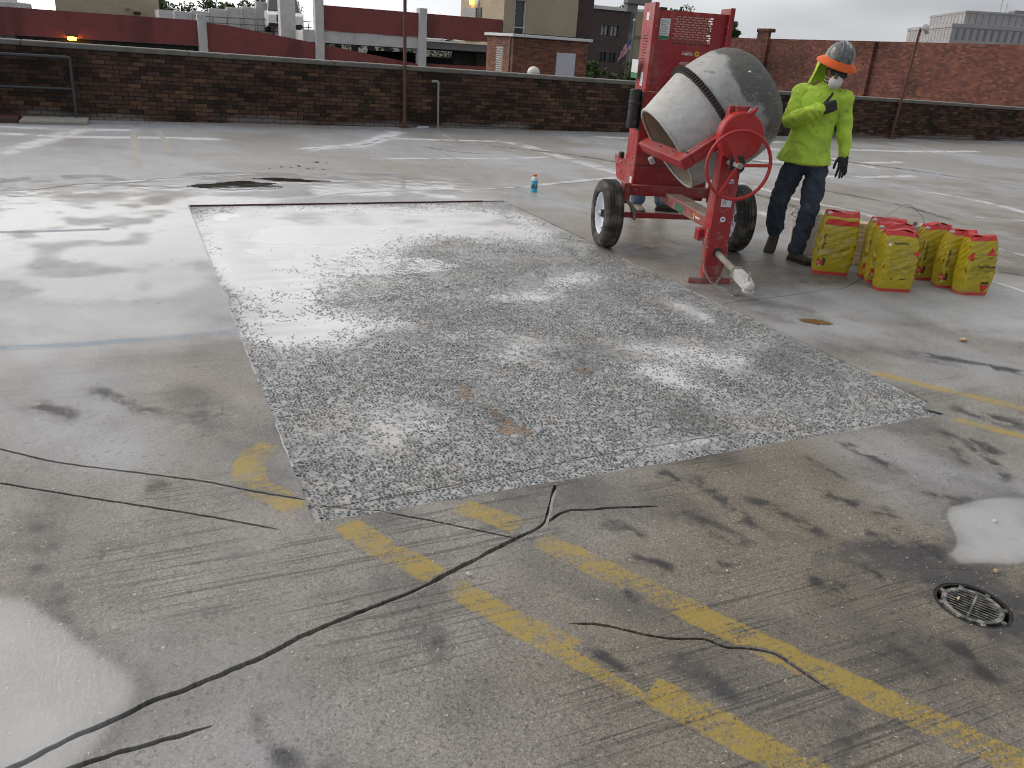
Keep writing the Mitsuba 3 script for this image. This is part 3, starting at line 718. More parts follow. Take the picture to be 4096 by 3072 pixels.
def parapet_brick(p, n, uv):
    zl = p.z - TILT * p.x
    row = dr.floor((ZT0 - 0.083 - zl) / CP)
    off = 0.5 * (row - 2 * dr.floor(row * 0.5))
    soot = 0.42 * smoothstep(0.42, 0.80, fbm(p.x * 1.3, zl * 1.9, 3.0, 4))
    c = brick_tone(p, (p.x / BP + off, row), (0.030, 0.020, 0.016), (0.076, 0.043, 0.032), (0.130, 0.072, 0.044), soot)
    half = smoothstep(0.55, 0.8, noise(p.x * 11, row * 7.3, 5.0))
    c = mix(c, (0.12, 0.078, 0.05), 0.35 * half * smoothstep(0.7, 0.9, cell_rand(dr.floor(p.x / BP + off), row, 21)))
    c = c * (0.65 + 0.7 * fbm(p.x * 45, zl * 45, 1.0, 3))
    lime = (1 - smoothstep(0.03, 0.14, p.z + 0.10 * (noise(p.x * 1.7, 0.0, 3.0) - 0.5))) * smoothstep(0.40, 0.62, fbm(p.x * 0.9, p.z * 3, 8.0, 3))
    return mix(c, (0.22, 0.205, 0.20), 0.6 * lime)


mat('m_parapet_brick', proc(parapet_brick), roughness=0.85, specular=0.25)
mat('m_mortar_dark', proc(lambda p, n, uv: mix((0.010, 0.009, 0.008), (0.028, 0.024, 0.021), fbm(p.x * 8, p.z * 8, 0.0, 3))), roughness=0.9, specular=0.2)
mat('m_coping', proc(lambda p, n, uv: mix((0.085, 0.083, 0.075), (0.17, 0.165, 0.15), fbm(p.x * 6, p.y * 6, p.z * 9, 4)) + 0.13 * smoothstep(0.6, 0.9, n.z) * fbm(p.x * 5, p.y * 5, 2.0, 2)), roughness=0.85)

pw = thing('brick_parapet', 'long dark brown brick parapet with concrete coping along the far edge of the deck', 'wall')
add(pw + '__wall_core', moved(box([-16, 15.556, -0.6], [34, 15.86, ZT0 - 0.08]), WM), 'm_mortar_dark')
unit = trimesh.Trimesh([[0, 0, 0], [1, 0, 0], [1, 0, 1], [0, 0, 1], [0.0, 1, 0], [1.0, 1, 0], [1.0, 1, 1], [0.0, 1, 1]],
                       [[0, 1, 2], [0, 2, 3], [0, 4, 5], [0, 5, 1], [3, 2, 6], [3, 6, 7], [0, 3, 7], [0, 7, 4], [1, 5, 6], [1, 6, 2]], process=False)


def bricks(holder, M, x0, x1, ztop, rows, bsdf, limit, eye, holes=(), half_rows=True, depth=0.012, xmin=-1e9):
    """running-bond brick faces on the plane y=0 of frame M (outside towards -y), from ztop downwards; the nearest `limit` are entries of their own"""
    cells = []
    for r in range(rows):
        zb = ztop - (r + 1) * CP
        off = -0.5 * (r % 2)
        c = math.floor(x0 / BP) - 1
        while (c + off) * BP < x1:
            a, b = (c + off) * BP + 0.005, (c + off + 1) * BP - 0.005
            c += 1
            a, b = max(a, x0), min(b, x1)
            if b - a < 0.03: continue
            parts = [(a, b)]
            for h in holes:
                if h[2] < zb + CP / 2 < h[3]: parts = [q for a_, b_ in parts for q in ((a_, min(b_, h[0] - 0.005)), (max(a_, h[1] + 0.005), b_)) if q[1] - q[0] > 0.03]
            cells += [(a_, zb + 0.0045, b_, zb + CP - 0.0045) for a_, b_ in parts]
    A = np.array(cells)
    jit = rng.uniform(-0.0025, 0.0025, len(A))
    ctr = np.c_[(A[:, 0] + A[:, 2]) / 2, np.zeros(len(A)), (A[:, 1] + A[:, 3]) / 2, np.ones(len(A))] @ M.T
    dist = np.linalg.norm(ctr[:, :3] - eye, axis=1) + np.where(A[:, 0] < xmin, 1e3, 0)
    own = set(np.argsort(dist)[:limit].tolist())
    base = mikit.ply(unit, bsdf)
    vs, fs, at = [], [], 0
    for i, (a, z0, b, z1) in enumerate(A):
        L = M @ frame([a, -0.004 + jit[i], z0], [b - a, 0, 0], [0, depth, 0], [0, 0, z1 - z0])
        if i in own:
            put(holder + '__brick', {**base, 'to_world': T(L.tolist())})
        else:
            vs.append(unit.vertices @ L[:3, :3].T + L[:3, 3]); fs.append(unit.faces + at); at += 8
    if vs: add(holder + '__brickwork', (np.vstack(vs), np.vstack(fs)), bsdf, kind='stuff')


bricks(pw, WM @ frame([0, 15.553, 0], [1, 0, 0], [0, 1, 0], [0, 0, 1]), -16, 34, ZT0 - 0.083, 18, 'm_parapet_brick', 300, np.array([2.5, 6, 1.2]), xmin=-1.75)
x = -16.0
while x < 34:
    L = 2.44
    b = rbox([x + 0.004, 15.515, ZT0 - 0.078 - rng.uniform(0, 0.002)], [x + L - 0.004, 15.905, ZT0 + rng.uniform(-0.002, 0.002)], 0.012)
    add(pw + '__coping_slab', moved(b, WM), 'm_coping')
    x += L

# ------------------------------------------------------------------ on and before the parapet: poles, standpipe, handrail, kerb
rust = mat('m_rust_pole', proc(lambda p, n, uv: mix((0.075, 0.035, 0.028), (0.13, 0.055, 0.035), fbm(p.x * 20, p.y * 20, p.z * 6, 4))), roughness=0.75)
mat('m_lamp_grey', (0.42, 0.43, 0.45), roughness=0.4)
mat('m_galv', proc(lambda p, n, uv: mix((0.16, 0.18, 0.165), (0.32, 0.34, 0.32), fbm(p.x * 40, p.y * 40, p.z * 18, 3))), roughness=0.5, metallic=0.3)
mat('m_rail_paint', (0.030, 0.036, 0.042), roughness=0.38)
mat('m_kerb', proc(lambda p, n, uv: mix((0.18, 0.165, 0.14), (0.28, 0.27, 0.25), fbm(p.x * 9, p.y * 9, p.z * 9, 4))), roughness=0.85)


def pole(x, lean, h, label):
    k = thing('lamp_pole', label, 'lamp pole')
    add(k + '__post', cyl([x, 15.455, 0], [x + lean, 15.455, h], 0.034, 20, 0.030), rust, smooth=40)
    add(k + '__base_plate', rbox([x - 0.09, 15.38, 0], [x + 0.09, 15.53, 0.014], 0.003), rust)
    for zz in (0.42, 0.86):
        add(k + '__clamp', rbox([x + lean * zz / h - 0.045, 15.44, zz - 0.015], [x + lean * zz / h + 0.045, 15.546, zz + 0.015], 0.004), rust)
    add(k + '__floodlight', revolve([(0, 0.0), (0, 0.075), (0.02, 0.085), (0.10, 0.075), (0.15, 0.03), (0.155, 0)], [x + lean - 0.02, 15.36, h + 0.05], [0.1, -0.8, -0.45], 28), 'm_lamp_grey', smooth=40)
    add(k + '__floodlight', revolve([(0, 0.0), (0, 0.045), (0.02, 0.05), (0.08, 0.045), (0.11, 0.02), (0.113, 0)], [x + lean + 0.13, 15.42, h - 0.03], [0.8, -0.3, -0.5], 24), 'm_lamp_grey', smooth=40)
    add(k + '__cross_arm', tube([[x + lean - 0.05, 15.43, h + 0.02], [x + lean, 15.455, h], [x + lean + 0.14, 15.43, h - 0.02]], 0.014), rust)


pole(4.82, -0.02, 2.62, 'rusty lamp pole at the middle of the parapet left of the concrete mixer')
pole(17.6, 0.13, 2.56, 'rusty leaning lamp pole with round floodlights at the right behind the worker')
k = thing('standpipe', 'short grey standpipe with an elbow rising before the parapet right of the lamp pole', 'pipe')
add(k + '__pipe', cyl([5.50, 15.475, 0], [5.485, 15.475, 0.83], 0.019, 16), 'm_galv', smooth=40)
add(k + '__elbow', tube(arc_pts3 := np.array([[5.485, 15.475, 0.80], [5.483, 15.475, 0.84], [5.47, 15.475, 0.853], [5.44, 15.475, 0.855], [5.36, 15.475, 0.853]]), 0.023, 14), 'm_galv', smooth=40)
add(k + '__tap', cyl([5.37, 15.475, 0.83], [5.37, 15.475, 0.875], 0.022, 14), 'm_galv', smooth=40)
add(k + '__flange', cyl([5.50, 15.475, 0], [5.50, 15.475, 0.02], 0.06, 20), 'm_galv')
k = thing('handrail', 'dark painted two-rail handrail standing before the parapet at the left edge', 'railing')
add(k + '__post', cyl([-0.70, 15.35, 0.05], [-0.68, 15.35, 0.96], 0.024, 18), 'm_rail_paint', smooth=40)
add(k + '__top_rail', tube([[-4.6, 15.35, 0.965], [-2.5, 15.35, 0.962], [-0.72, 15.35, 0.955], [-0.68, 15.35, 0.945]], 0.024, 16), 'm_rail_paint', smooth=40)
add(k + '__mid_rail', cyl([-4.6, 15.35, 0.505], [-0.70, 15.35, 0.485], 0.021, 16), 'm_rail_paint', smooth=40)
add(k + '__bracket', cyl([-0.69, 15.35, 0.53], [-0.60, 15.55, 0.56], 0.014, 10), 'm_rail_paint', smooth=40)
add(k + '__post', cyl([-3.2, 15.35, 0.05], [-3.18, 15.35, 0.96], 0.024, 18), 'm_rail_paint', smooth=40)
k = thing('kerb_block', 'low concrete kerb block under the handrail post', 'kerb')
scene[k] = mikit.ply(rbox([-1.46, 14.73, -0.01], [-0.53, 15.40, 0.055], 0.012), 'm_kerb')
mat('m_dark_red_box', (0.055, 0.018, 0.018), roughness=0.6)
k = thing('kerb_block', 'low dark red kerb block at the left edge of the frame', 'kerb')
scene[k] = mikit.ply(rbox([-2.6, 14.85, -0.01], [-1.475, 15.36, 0.085], 0.012), 'm_dark_red_box')
k = thing('plastic_scrap', 'small white scrap of plastic on the deck at the foot of the parapet', 'scrap')
q = rng.uniform(-1, 1, (16, 3)) * [0.16, 0.05, 0.02] + [5.16, 15.42, 0.022]
mat('m_scrap', (0.6, 0.6, 0.62), roughness=0.4)
scene[k] = mikit.ply(hull(q), 'm_scrap')
mat('m_globe', (0.62, 0.60, 0.55), roughness=0.35)
k = thing('globe_lamp', 'round white globe lamp showing just above the parapet coping', 'lamp')
add(k + '__globe', moved(trimesh.creation.icosphere(3, 0.135), rotz(0, (8.08, 16.75, 1.05))), 'm_globe', smooth=True)
add(k + '__stem', cyl([8.08, 16.75, -7], [8.08, 16.75, 0.93], 0.04), 'm_rail_paint', smooth=40)

# ------------------------------------------------------------------ neighbouring parking garage
def streaked(a, b, sx=2.2, sz=0.25, amt=0.5):
    def f(p, n, uv):
        h = p.x + p.y
        s = smoothstep(0.48, 0.75, fbm(h * sx, p.z * sz, 3.0, 4))
        return mix(a, b, amt * s) * (0.88 + 0.24 * fbm(h * 6, p.z * 6, 1.0, 3))
    return f


mat('m_garage_red', proc(streaked((0.215, 0.058, 0.056), (0.115, 0.035, 0.037), 1.4, 0.2, 0.75)), roughness=0.8)
mat('m_garage_white', proc(streaked((0.55, 0.55, 0.55), (0.40, 0.40, 0.40))), roughness=0.75)
mat('m_garage_grey', (0.20, 0.20, 0.20), roughness=0.85)
mat('m_garage_dark', (0.035, 0.036, 0.038), roughness=0.85)
g = thing('parking_garage', 'multi level parking garage with dark red bands and pale columns beyond the parapet', 'building')
add(g + '__lower_band', box([-22, 41, 0.63], [3.33, 41.3, 1.66]), 'm_garage_red')
ramp = sg.Polygon([(3.68, -1.2), (3.68, 1.58), (4.49, 1.55), (8.4, 1.05), (13.43, 0.38), (13.43, -1.2)])
add(g + '__ramp_wall', moved(extr(ramp, 0.3), frame([0, 41.3, 0], [1, 0, 0], [0, 0, 1], [0, -1, 0])), 'm_garage_red')
add(g + '__upper_band', box([8.84, 41, 1.60], [17.85, 41.3, 2.68]), 'm_garage_red')
add(g + '__low_band', box([13.8, 41, -1.2], [17.85, 41.3, 0.42]), 'm_garage_red')
add(g + '__beam', box([7.9, 41.05, 1.08], [13.44, 41.5, 1.597]), 'm_garage_white')
add(g + '__beam', box([7.9, 41.5, 1.08], [8.3, 61, 1.55]), 'm_garage_white')
for x0, x1, zt in ((3.33, 3.70, 1.92), (8.44, 8.84, 3.6), (13.43, 13.82, 2.9)):
    add(g + '__column', rbox([x0, 40.85, -7], [x1, 41.35, zt], 0.02), 'm_garage_white')
add(g + '__column', rbox([7.24, 43, -7], [7.95, 43.7, 4.4], 0.03), 'm_garage_white')
add(g + '__column', rbox([-4.6, 41.3, -7], [-3.7, 41.8, 0.7], 0.03), 'm_garage_white')
slab = lambda z0, z1: extr(sg.Polygon([(8.3, 41.3), (17.85, 41.3), (25.5, 61.7), (8.3, 62)]), z1 - z0, z0)
add(g + '__upper_slab', slab(1.12, 1.45), 'm_garage_grey')
add(g + '__ramp_slab', box([-22, 41.3, 0.30], [8.3, 62, 0.60]), 'm_garage_dark')
add(g + '__lower_slab', box([-22, 41.3, -1.35], [17.8, 62, -1.05]), 'm_garage_grey')
add(g + '__far_wall', box([3.0, 61.2, -1.05], [25.5, 61.6, 0.33]), 'm_garage_dark')
add(g + '__far_beam', box([3.0, 61.1, 0.78], [25.4, 61.5, 1.12]), 'm_garage_dark')
for i in range(9):
    x0 = 13.9 + i * 1.18
    if x0 < 20.5 or x0 > 22.9: add(g + '__far_column', box([x0, 61.0, 0.32], [x0 + 0.5, 61.4, 0.80]), 'm_garage_white')
add(g + '__inner_wall', box([23.1, 58, -1.05], [24.6, 58.3, 1.12]), 'm_garage_grey')
mat('m_door_tan', (0.13, 0.10, 0.075), roughness=0.7)
add(g + '__door', box([23.6, 57.9, -1.05], [24.5, 57.99, 0.75]), 'm_door_tan')
add(g + '__stair_wall', box([16.6, 44.5, -1.05], [17.8, 44.8, 1.12]), 'm_garage_grey')
add(g + '__underside', box([-22, 41.3, 0.62], [3.3, 41.9, 0.66]), 'm_garage_dark')
# guard railing of the ramp
mat('m_rail_grey', (0.10, 0.11, 0.11), roughness=0.5)
rl = thing('guard_railing', 'thin dark pipe railing along the garage ramp before the white panels', 'railing')
for zz in (1.30, 1.58, 1.86):
    add(rl + '__rail', cyl([3.7, 47.0, zz], [9.5, 47.0, zz + 0.12], 0.022, 8), 'm_rail_grey')
for i in range(9):
    add(rl + '__post', cyl([3.9 + i * 0.68, 47.0, 0.6], [3.9 + i * 0.68, 47.0, 1.9], 0.022, 8), 'm_rail_grey')
ws = thing('panel_screen', 'row of tall white precast panels stepping up beside the garage ramp', 'screen wall')
for x0, x1, zt in ((2.9, 3.7, 2.05), (3.74, 4.55, 2.12), (4.6, 5.45, 2.30), (5.5, 6.25, 2.42), (6.3, 6.95, 2.50), (7.0, 7.75, 2.80), (7.8, 8.6, 2.86)):
    add(ws + '__panel', rbox([x0, 49, -7], [x1, 49.5, zt], 0.03), 'm_garage_white')
    add(ws + '__panel_rib', box([x1 - 0.06, 48.86, -7], [x1 + 0.03, 48.995, zt - 0.05]), 'm_garage_white')
# ------------------------------------------------------------------ buildings beyond
mat('m_tan_stucco', proc(lambda p, n, uv: mix((0.34, 0.285, 0.205), (0.42, 0.36, 0.27), fbm(p.x * 1.1 + p.y, p.z * 1.1, 0.0, 4)) * (0.93 + 0.14 * noise((p.x + p.y) * 14, p.z * 14, 1.0))), roughness=0.9)
mat('m_brown_brick', proc(lambda p, n, uv: mix((0.058, 0.045, 0.042), (0.095, 0.072, 0.066), fbm((p.x + p.y) * 5, p.z * 14, 0.0, 3))), roughness=0.9)
mat('m_dark_glass', (0.03, 0.04, 0.042), roughness=0.08, specular=0.6)
mat('m_pale_blind', (0.30, 0.33, 0.33), roughness=0.4)
mat('m_white_trim', (0.62, 0.63, 0.64), roughness=0.6)
mat('m_black', (0.018, 0.018, 0.02), roughness=0.5)
mat('m_grey_door', (0.27, 0.28, 0.28), roughness=0.6)
t = thing('stair_tower', 'tan stucco stair tower with a tall dark corner window beside the garage', 'building')
add(t + '__wall', box([17.9, 41, -7], [18.5, 47.06, 7.5]), 'm_tan_stucco')
add(t + '__wall', box([19.12, 41, -7], [22.1, 47.06, 7.5]), 'm_tan_stucco')
add(t + '__wall', box([18.5, 41.002, -7], [19.12, 47.0, 2.05]), 'm_tan_stucco')
add(t + '__wall', box([18.5, 41.002, 3.62], [19.12, 47.0, 7.49]), 'm_tan_stucco')
w = add(t + '__window', box([18.5, 41.16, 2.05], [19.12, 41.2, 3.62]), 'm_dark_glass')
add(t + '__window__frame', cat([box([18.5, 41.06, 2.05], [18.55, 41.158, 3.62]), box([19.07, 41.06, 2.05], [19.12, 41.158, 3.62]), box([18.55, 41.06, 2.36], [19.07, 41.155, 2.40])]), 'm_white_trim')
add(t + '__door', box([17.86, 43.9, 1.6], [17.896, 44.6, 3.27]), 'm_black')
add(t + '__door_leaf', box([17.82, 44.62, 1.6], [17.896, 46.33, 3.27]), 'm_grey_door')
scene['m_amber'] = {'type': 'diffuse', 'reflectance': {'type': 'rgb', 'value': [0.5, 0.25, 0.05]}}
lamp_k = add(t + '__wall_lamp', rbox([17.74, 45.05, 3.42], [17.895, 45.4, 3.72], 0.03), 'm_amber', emitter={'type': 'area', 'radiance': {'type': 'rgb', 'value': [5.0, 1.7, 0.12]}})
add(t + '__wall_box', rbox([17.78, 44.3, 3.35], [17.895, 44.55, 3.62], 0.02), 'm_white_trim')
mat('m_amber_hood', (0.05, 0.04, 0.03), roughness=0.6)
k = thing('wall_lamp', 'lit amber wall lamp hanging under the left red band of the garage', 'lamp')
add(k + '__lens', rbox([-1.79, 40.72, 0.56], [-1.46, 40.90, 0.69], 0.02), 'm_amber', emitter={'type': 'area', 'radiance': {'type': 'rgb', 'value': [6.0, 2.4, 0.15]}})
add(k + '__hood', rbox([-1.83, 40.70, 0.695], [-1.42, 40.99, 0.75], 0.01), 'm_amber_hood')

b = thing('shaft_tower', 'plain dark brown brick shaft rising right of the tan stair tower', 'building')
scene[b] = mikit.ply(box([22.12, 41.5, -7], [23.3, 47, 9.0]), 'm_brown_brick')
b = thing('brown_office', 'dark brown brick office block with two pairs of windows beyond the parapet', 'building')
WIN = [(37.4, 38.15, 2.72, 3.56), (38.32, 39.1, 2.72, 3.56), (37.4, 38.15, 0.66, 1.44), (38.32, 39.08, 0.64, 1.42)]
xs = sorted({35.2, 40.15, *[a for q in WIN for a in q[:2]]})
poly = sg.box(33.0, -7, 40.15, 4.66)
for q in WIN: poly = poly.difference(sg.box(q[0], q[2], q[1], q[3]))
add(b + '__wall', moved(extr(poly, 0.3), frame([0, 65.3, 0], [1, 0, 0], [0, 0, 1], [0, -1, 0])), 'm_brown_brick')
add(b + '__wall', box([33.0, 65.31, -7], [40.15, 80, 4.6]), 'm_brown_brick')
add(b + '__roof_edge', box([32.95, 64.9, 4.66], [40.2, 80, 4.74]), 'm_black')
for i, q in enumerate(WIN):
    wk = unique(b + '__window'); lo = i > 1
    scene[wk] = mikit.ply(box([q[0], 65.2, q[2]], [q[1], 65.24, q[3]]), 'm_dark_glass' if lo else 'm_pale_blind')
    add(wk + '__frame', cat([box([q[0], 65.08, q[2]], [q[0] + 0.05, 65.198, q[3]]), box([q[1] - 0.05, 65.08, q[2]], [q[1], 65.198, q[3]]), box([q[0] + 0.05, 65.08, q[2]], [q[1] - 0.05, 65.198, q[2] + 0.05]), box([(q[0] + q[1]) / 2 - 0.02, 65.1, q[2] + 0.05], [(q[0] + q[1]) / 2 + 0.02, 65.198, q[3]])]), 'm_black')
b = thing('pale_roof_block', 'long low pale building behind the brown office', 'building')
scene[b] = mikit.ply(box([44, 84, -7], [56, 100, 6.0]), 'm_garage_white')
gt = thing('grey_tower', 'grey concrete column tower with a wide cap left of the mixer engine cover', 'tower')
add(gt + '__shaft', box([42.8, 70, -7], [43.9, 70.5, 5.6]), 'm_garage_grey')
add(gt + '__cap', rbox([42.65, 69.7, 5.6], [45.2, 70.6, 7.6], 0.1), 'm_garage_grey')
add(gt + '__window', box([43.2, 69.96, 3.3], [43.6, 69.995, 4.9]), 'm_dark_glass')
b = thing('tan_block', 'tan stucco block seen between the grey tower and the mixer engine cover', 'building')
add(b + '__wall', box([44.2, 72, -7], [53.5, 74, 5.15]), 'm_tan_stucco')
add(b + '__ledge', box([44.1, 71.8, 2.9], [53.5, 71.995, 3.1]), 'm_garage_grey')
b = thing('beige_block', 'plain beige building rising behind the left end of the garage', 'building')
add(b + '__wall', box([-2.95, 58, -7], [2.62, 70, 5.0]), 'm_tan_stucco')
add(b + '__roof_edge', box([-3.1, 57.9, 2.35], [-2.95, 70, 5.1]), 'm_black')
add(b + '__wall_lamp', rbox([1.15, 57.8, 1.78], [1.55, 57.99, 1.93], 0.02), 'm_black')
add(b + '__wall_vent', rbox([0.75, 57.85, 1.95], [0.95, 57.99, 2.1], 0.02), 'm_garage_grey')
b = thing('white_low_block', 'low white building right of the beige block', 'building')
scene[b] = mikit.ply(box([2.3, 52, -7], [5.2, 57, 2.08]), 'm_garage_white')
b = thing('stepped_roof', 'white stepped roof at the upper left corner', 'building')
for i, (x1, zt) in enumerate(((-5.6, 2.55), (-5.0, 2.2), (-4.3, 1.95))):
    add(b + '__step', rbox([-14, 56 - i, -7], [x1, 60, zt], 0.05), 'm_garage_white')

# brick pump house just beyond the parapet
RB = ((0.145, 0.052, 0.036), (0.24, 0.092, 0.058), (0.30, 0.135, 0.085))


def red_brick(p, n, uv):
    k = dr.floor((p.x + p.y) / BP)
    r = dr.floor(p.z / CP)
    c = brick_tone(p, (k, r), RB[0], RB[1], RB[2], 0.0)
    return c * (0.7 + 0.6 * fbm((p.x + p.y) * 30, p.z * 30, 1.0, 3)) * (1 - 0.35 * smoothstep(0.45, 0.75, fbm((p.x + p.y) * 0.8, p.z * 0.6, 5.0, 3)))


mat('m_red_brick', proc(red_brick), roughness=0.85)
mat('m_mortar_pale', (0.27, 0.22, 0.18), roughness=0.9)
mat('m_panel_pale', (0.52, 0.53, 0.60), roughness=0.55)
h = thing('brick_outhouse', 'small red brick outhouse with a white panel and louvre just beyond the parapet', 'building')
add(h + '__wall', box([12.66, 28.004, -7], [15.63, 30.4, 1.83]), 'm_mortar_pale')
bricks(h, frame([12.66, 28.0, 0], [1, 0, 0], [0, 1, 0], [0, 0, 1]), 0.0, 2.97, 1.825, 24, 'm_red_brick', 300, np.array([0, 0, 1.6]), [(1.70, 2.49, -9, 1.42)])
bricks(h, frame([12.66, 30.4, 0], [0, -1, 0], [1, 0, 0], [0, 0, 1]), 0.0, 2.395, 1.825, 24, 'm_red_brick', 0, np.array([0, 0, 1.6]), [(0.95, 1.55, -9, 1.50)])
add(h + '__coping', rbox([12.56, 27.88, 1.83], [15.75, 30.5, 1.925], 0.012), 'm_white_trim')
add(h + '__roof_lip', box([12.62, 27.94, 1.925], [15.69, 30.44, 1.955]), 'm_black')
add(h + '__panel', rbox([14.38, 27.955, -1], [15.14, 28.003, 1.41], 0.006), 'm_panel_pale', label='blank white panel on the brick wall')
add(h + '__louvre_box', box([12.664, 28.86, -1], [12.70, 29.44, 1.49]), 'm_black')
for i in range(14):
    zz = 1.42 - i * 0.075
    sl = moved(rbox([-0.028, 0.0, -0.006], [0.028, 0.54, 0.006], 0.002), frame([12.645, 28.88, zz], [0.75, 0, -0.66], [0, 1, 0], [0.66, 0, 0.75]))
    add(h + '__slat', sl, 'm_white_trim')
add(h + '__downpipe', cyl([12.62, 28.25, -7], [12.62, 28.25, 1.82], 0.03, 10), 'm_mortar_pale')

# red brick boundary wall at the right
A8 = math.radians(8.5)
DV, NV = np.array([math.sin(A8), math.cos(A8), 0]), np.array([-math.cos(A8), math.sin(A8), 0])
WR = frame([28, 22.7, 0], DV, -NV, [0, 0, 1])      # x along the wall (away), y into the wall, front face at y = 0


def far_brick(p, n, uv):
    u = (p.x - 28) * float(DV[0]) + (p.y - 22.7) * float(DV[1])
    r = dr.floor(p.z / CP)
    off = 0.5 * (r - 2 * dr.floor(r * 0.5))
    k = u / BP + off
    c = brick_tone(p, (k, r), (0.085, 0.032, 0.026), (0.160, 0.056, 0.040), (0.23, 0.095, 0.06), 0.0)
    fx, fz = k - dr.floor(k), p.z / CP - r
    mort = dr.maximum(1 - smoothstep(0.0, 0.07, dr.minimum(fx, 1 - fx)), 1 - smoothstep(0.0, 0.2, dr.minimum(fz, 1 - fz)))
    c = mix(c, (0.14, 0.09, 0.075), 0.55 * mort)
    st = smoothstep(0.48, 0.75, fbm(u * 0.5, p.z * 0.9, 4.0, 4))
    return c * (1 - 0.45 * st) * (0.8 + 0.4 * fbm(u * 9, p.z * 9, 1.0, 3))


mat('m_far_brick', proc(far_brick), roughness=0.9)
mat('m_clay_tile', proc(lambda p, n, uv: mix((0.26, 0.28, 0.25), (0.42, 0.43, 0.40), fbm(p.x * 3, p.y * 3, p.z * 3, 3))), roughness=0.5)
mat('m_tile_lip', (0.05, 0.05, 0.048), roughness=0.6)
bw = thing('boundary_wall', 'tall red brick wall with tile coping and brick piers beyond the right end of the parapet', 'wall')
add(bw + '__wall', moved(box([-26, 0, -7], [17.0, 0.4, 2.66]), WR), 'm_far_brick')
for u0 in (12.3, 4.25, -4.5, -12.5):
    add(bw + '__pier', moved(rbox([u0, -0.16, -7], [u0 + 1.05 if u0 > 12 else u0 + 0.36, -0.003, 2.95 if u0 > 12 else 2.655], 0.01), WR), 'm_far_brick')
add(bw + '__pier_cap', moved(rbox([12.25, -0.20, 2.95], [13.40, 0.2, 3.12], 0.03), WR), 'm_far_brick')
for i in range(80):
    u0 = -24.0 + i * 0.665
    if u0 > 16.3: continue
    if 12.0 < u0 + 0.3 < 13.6: continue
    m = moved(revolve([(0, 0), (0, 0.26), (0.60, 0.235), (0.66, 0.235), (0.66, 0)], [0, 0, 0], [1, 0, 0], 20), frame([u0, 0.2, 2.64], [1, 0, 0], [0, 1, 0], [0, 0, 0.62]))
    if u0 < -5 or u0 > 21: add(bw + '__coping_tile', m, 'm_clay_tile', smooth=40)
    else:
        add(bw + '__coping_tile', m, 'm_clay_tile', smooth=40)
        add(bw + '__tile_lip', moved(revolve([(0, 0.24), (0, 0.30), (0.06, 0.30), (0.06, 0.24)], [0, 0, 0], [1, 0, 0], 20), frame([u0 + 0.62, 0.2, 2.64], [1, 0, 0], [0, 1, 0], [0, 0, 0.66])), 'm_tile_lip', smooth=40)

# office block far off at the right
mat('m_office', proc(lambda p, n, uv: mix((0.30, 0.29, 0.30), (0.36, 0.35, 0.36), fbm(p.x * 0.8, p.y * 0.8, p.z * 0.8, 3))), roughness=0.85)
mat('m_office_win', (0.15, 0.16, 0.18), roughness=0.2)
o = thing('office_block', 'large pale grey office block with a set back penthouse at the upper right corner', 'building')
DL, DRt = np.array([0.56, 0.83, 0]), np.array([0.83, -0.56, 0])
FO = frame([136.3, 110, 0], DRt, DL, [0, 0, 1])       # x along the right face, y along the left face
add(o + '__penthouse', moved(box([0, 0, 9.9], [10.6, 20.8, 12.05]), FO), 'm_office')
add(o + '__lower_storeys', moved(box([-2.0, -1.2, -7], [30, 27, 9.85]), FO), 'm_office')
add(o + '__roof_edge', moved(box([-2.15, -1.35, 9.25], [30, 27.2, 9.84]), FO), 'm_office')
add(o + '__roof_edge', moved(box([-0.12, -0.12, 11.72], [10.72, 20.9, 12.07]), FO), 'm_office')
for i in range(10):
    add(o + '__window', moved(box([-0.05, 1.2 + i * 2.0, 10.1], [-0.002, 1.75 + i * 2.0, 11.5]), FO), 'm_office_win')
for i in range(14):
    add(o + '__window', moved(box([-1.2 + i * 1.15, -1.25, 7.3], [-0.75 + i * 1.15, -1.202, 9.1]), FO), 'm_office_win')
for i in range(14):
    add(o + '__window', moved(box([-2.05, 0.3 + i * 1.85, 7.0], [-2.002, 0.75 + i * 1.85, 9.1]), FO), 'm_office_win')
for i in range(9):
    add(o + '__fin', moved(box([0.7 + i * 1.1, -0.06, 10.0], [0.82 + i * 1.1, -0.002, 11.7]), FO), 'm_garage_grey')
add(o + '__roof_unit', moved(rbox([8.2, 1, 12.05], [10.2, 4, 12.6], 0.05), FO), 'm_garage_grey')
add(o + '__antenna', moved(cyl([5.8, 1, 12.05], [5.8, 1, 14.2], 0.03, 6), FO), 'm_black')
add(o + '__antenna', moved(cyl([6.7, 1, 12.05], [6.7, 1, 13.6], 0.03, 6), FO), 'm_black')

# ------------------------------------------------------------------ flag and flag pole
fp = thing('flag_pole', 'slim flag pole beyond the parapet left of the concrete mixer', 'flag pole')
add(fp + '__pole', cyl([32.47, 52, -7], [32.46, 52, 3.55], 0.05, 12, 0.04), 'm_galv', smooth=40)
add(fp + '__ball', moved(trimesh.creation.icosphere(2, 0.09), rotz(0, (32.46, 52, 3.62))), 'm_garage_white', smooth=True)


def flag_color(p, n, uv):
    s = dr.floor(uv.y * 13)
    stripe = s - 2 * dr.floor(s * 0.5)
    c = mix((0.40, 0.03, 0.05), (0.62, 0.62, 0.64), stripe)
    canton = dr.select((uv.x < 0.42) & (uv.y > 0.46), 1.0, 0.0)
    d1, d2, r = voronoi(uv.x * 22, uv.y * 16)
    return mix(c, mix((0.03, 0.05, 0.20), (0.6, 0.6, 0.62), 1 - smoothstep(0.12, 0.2, d1)), canton)


mat('m_flag', proc(flag_color), roughness=0.8)
gu, gv = np.meshgrid(np.linspace(0, 1, 26), np.linspace(0, 1, 15))
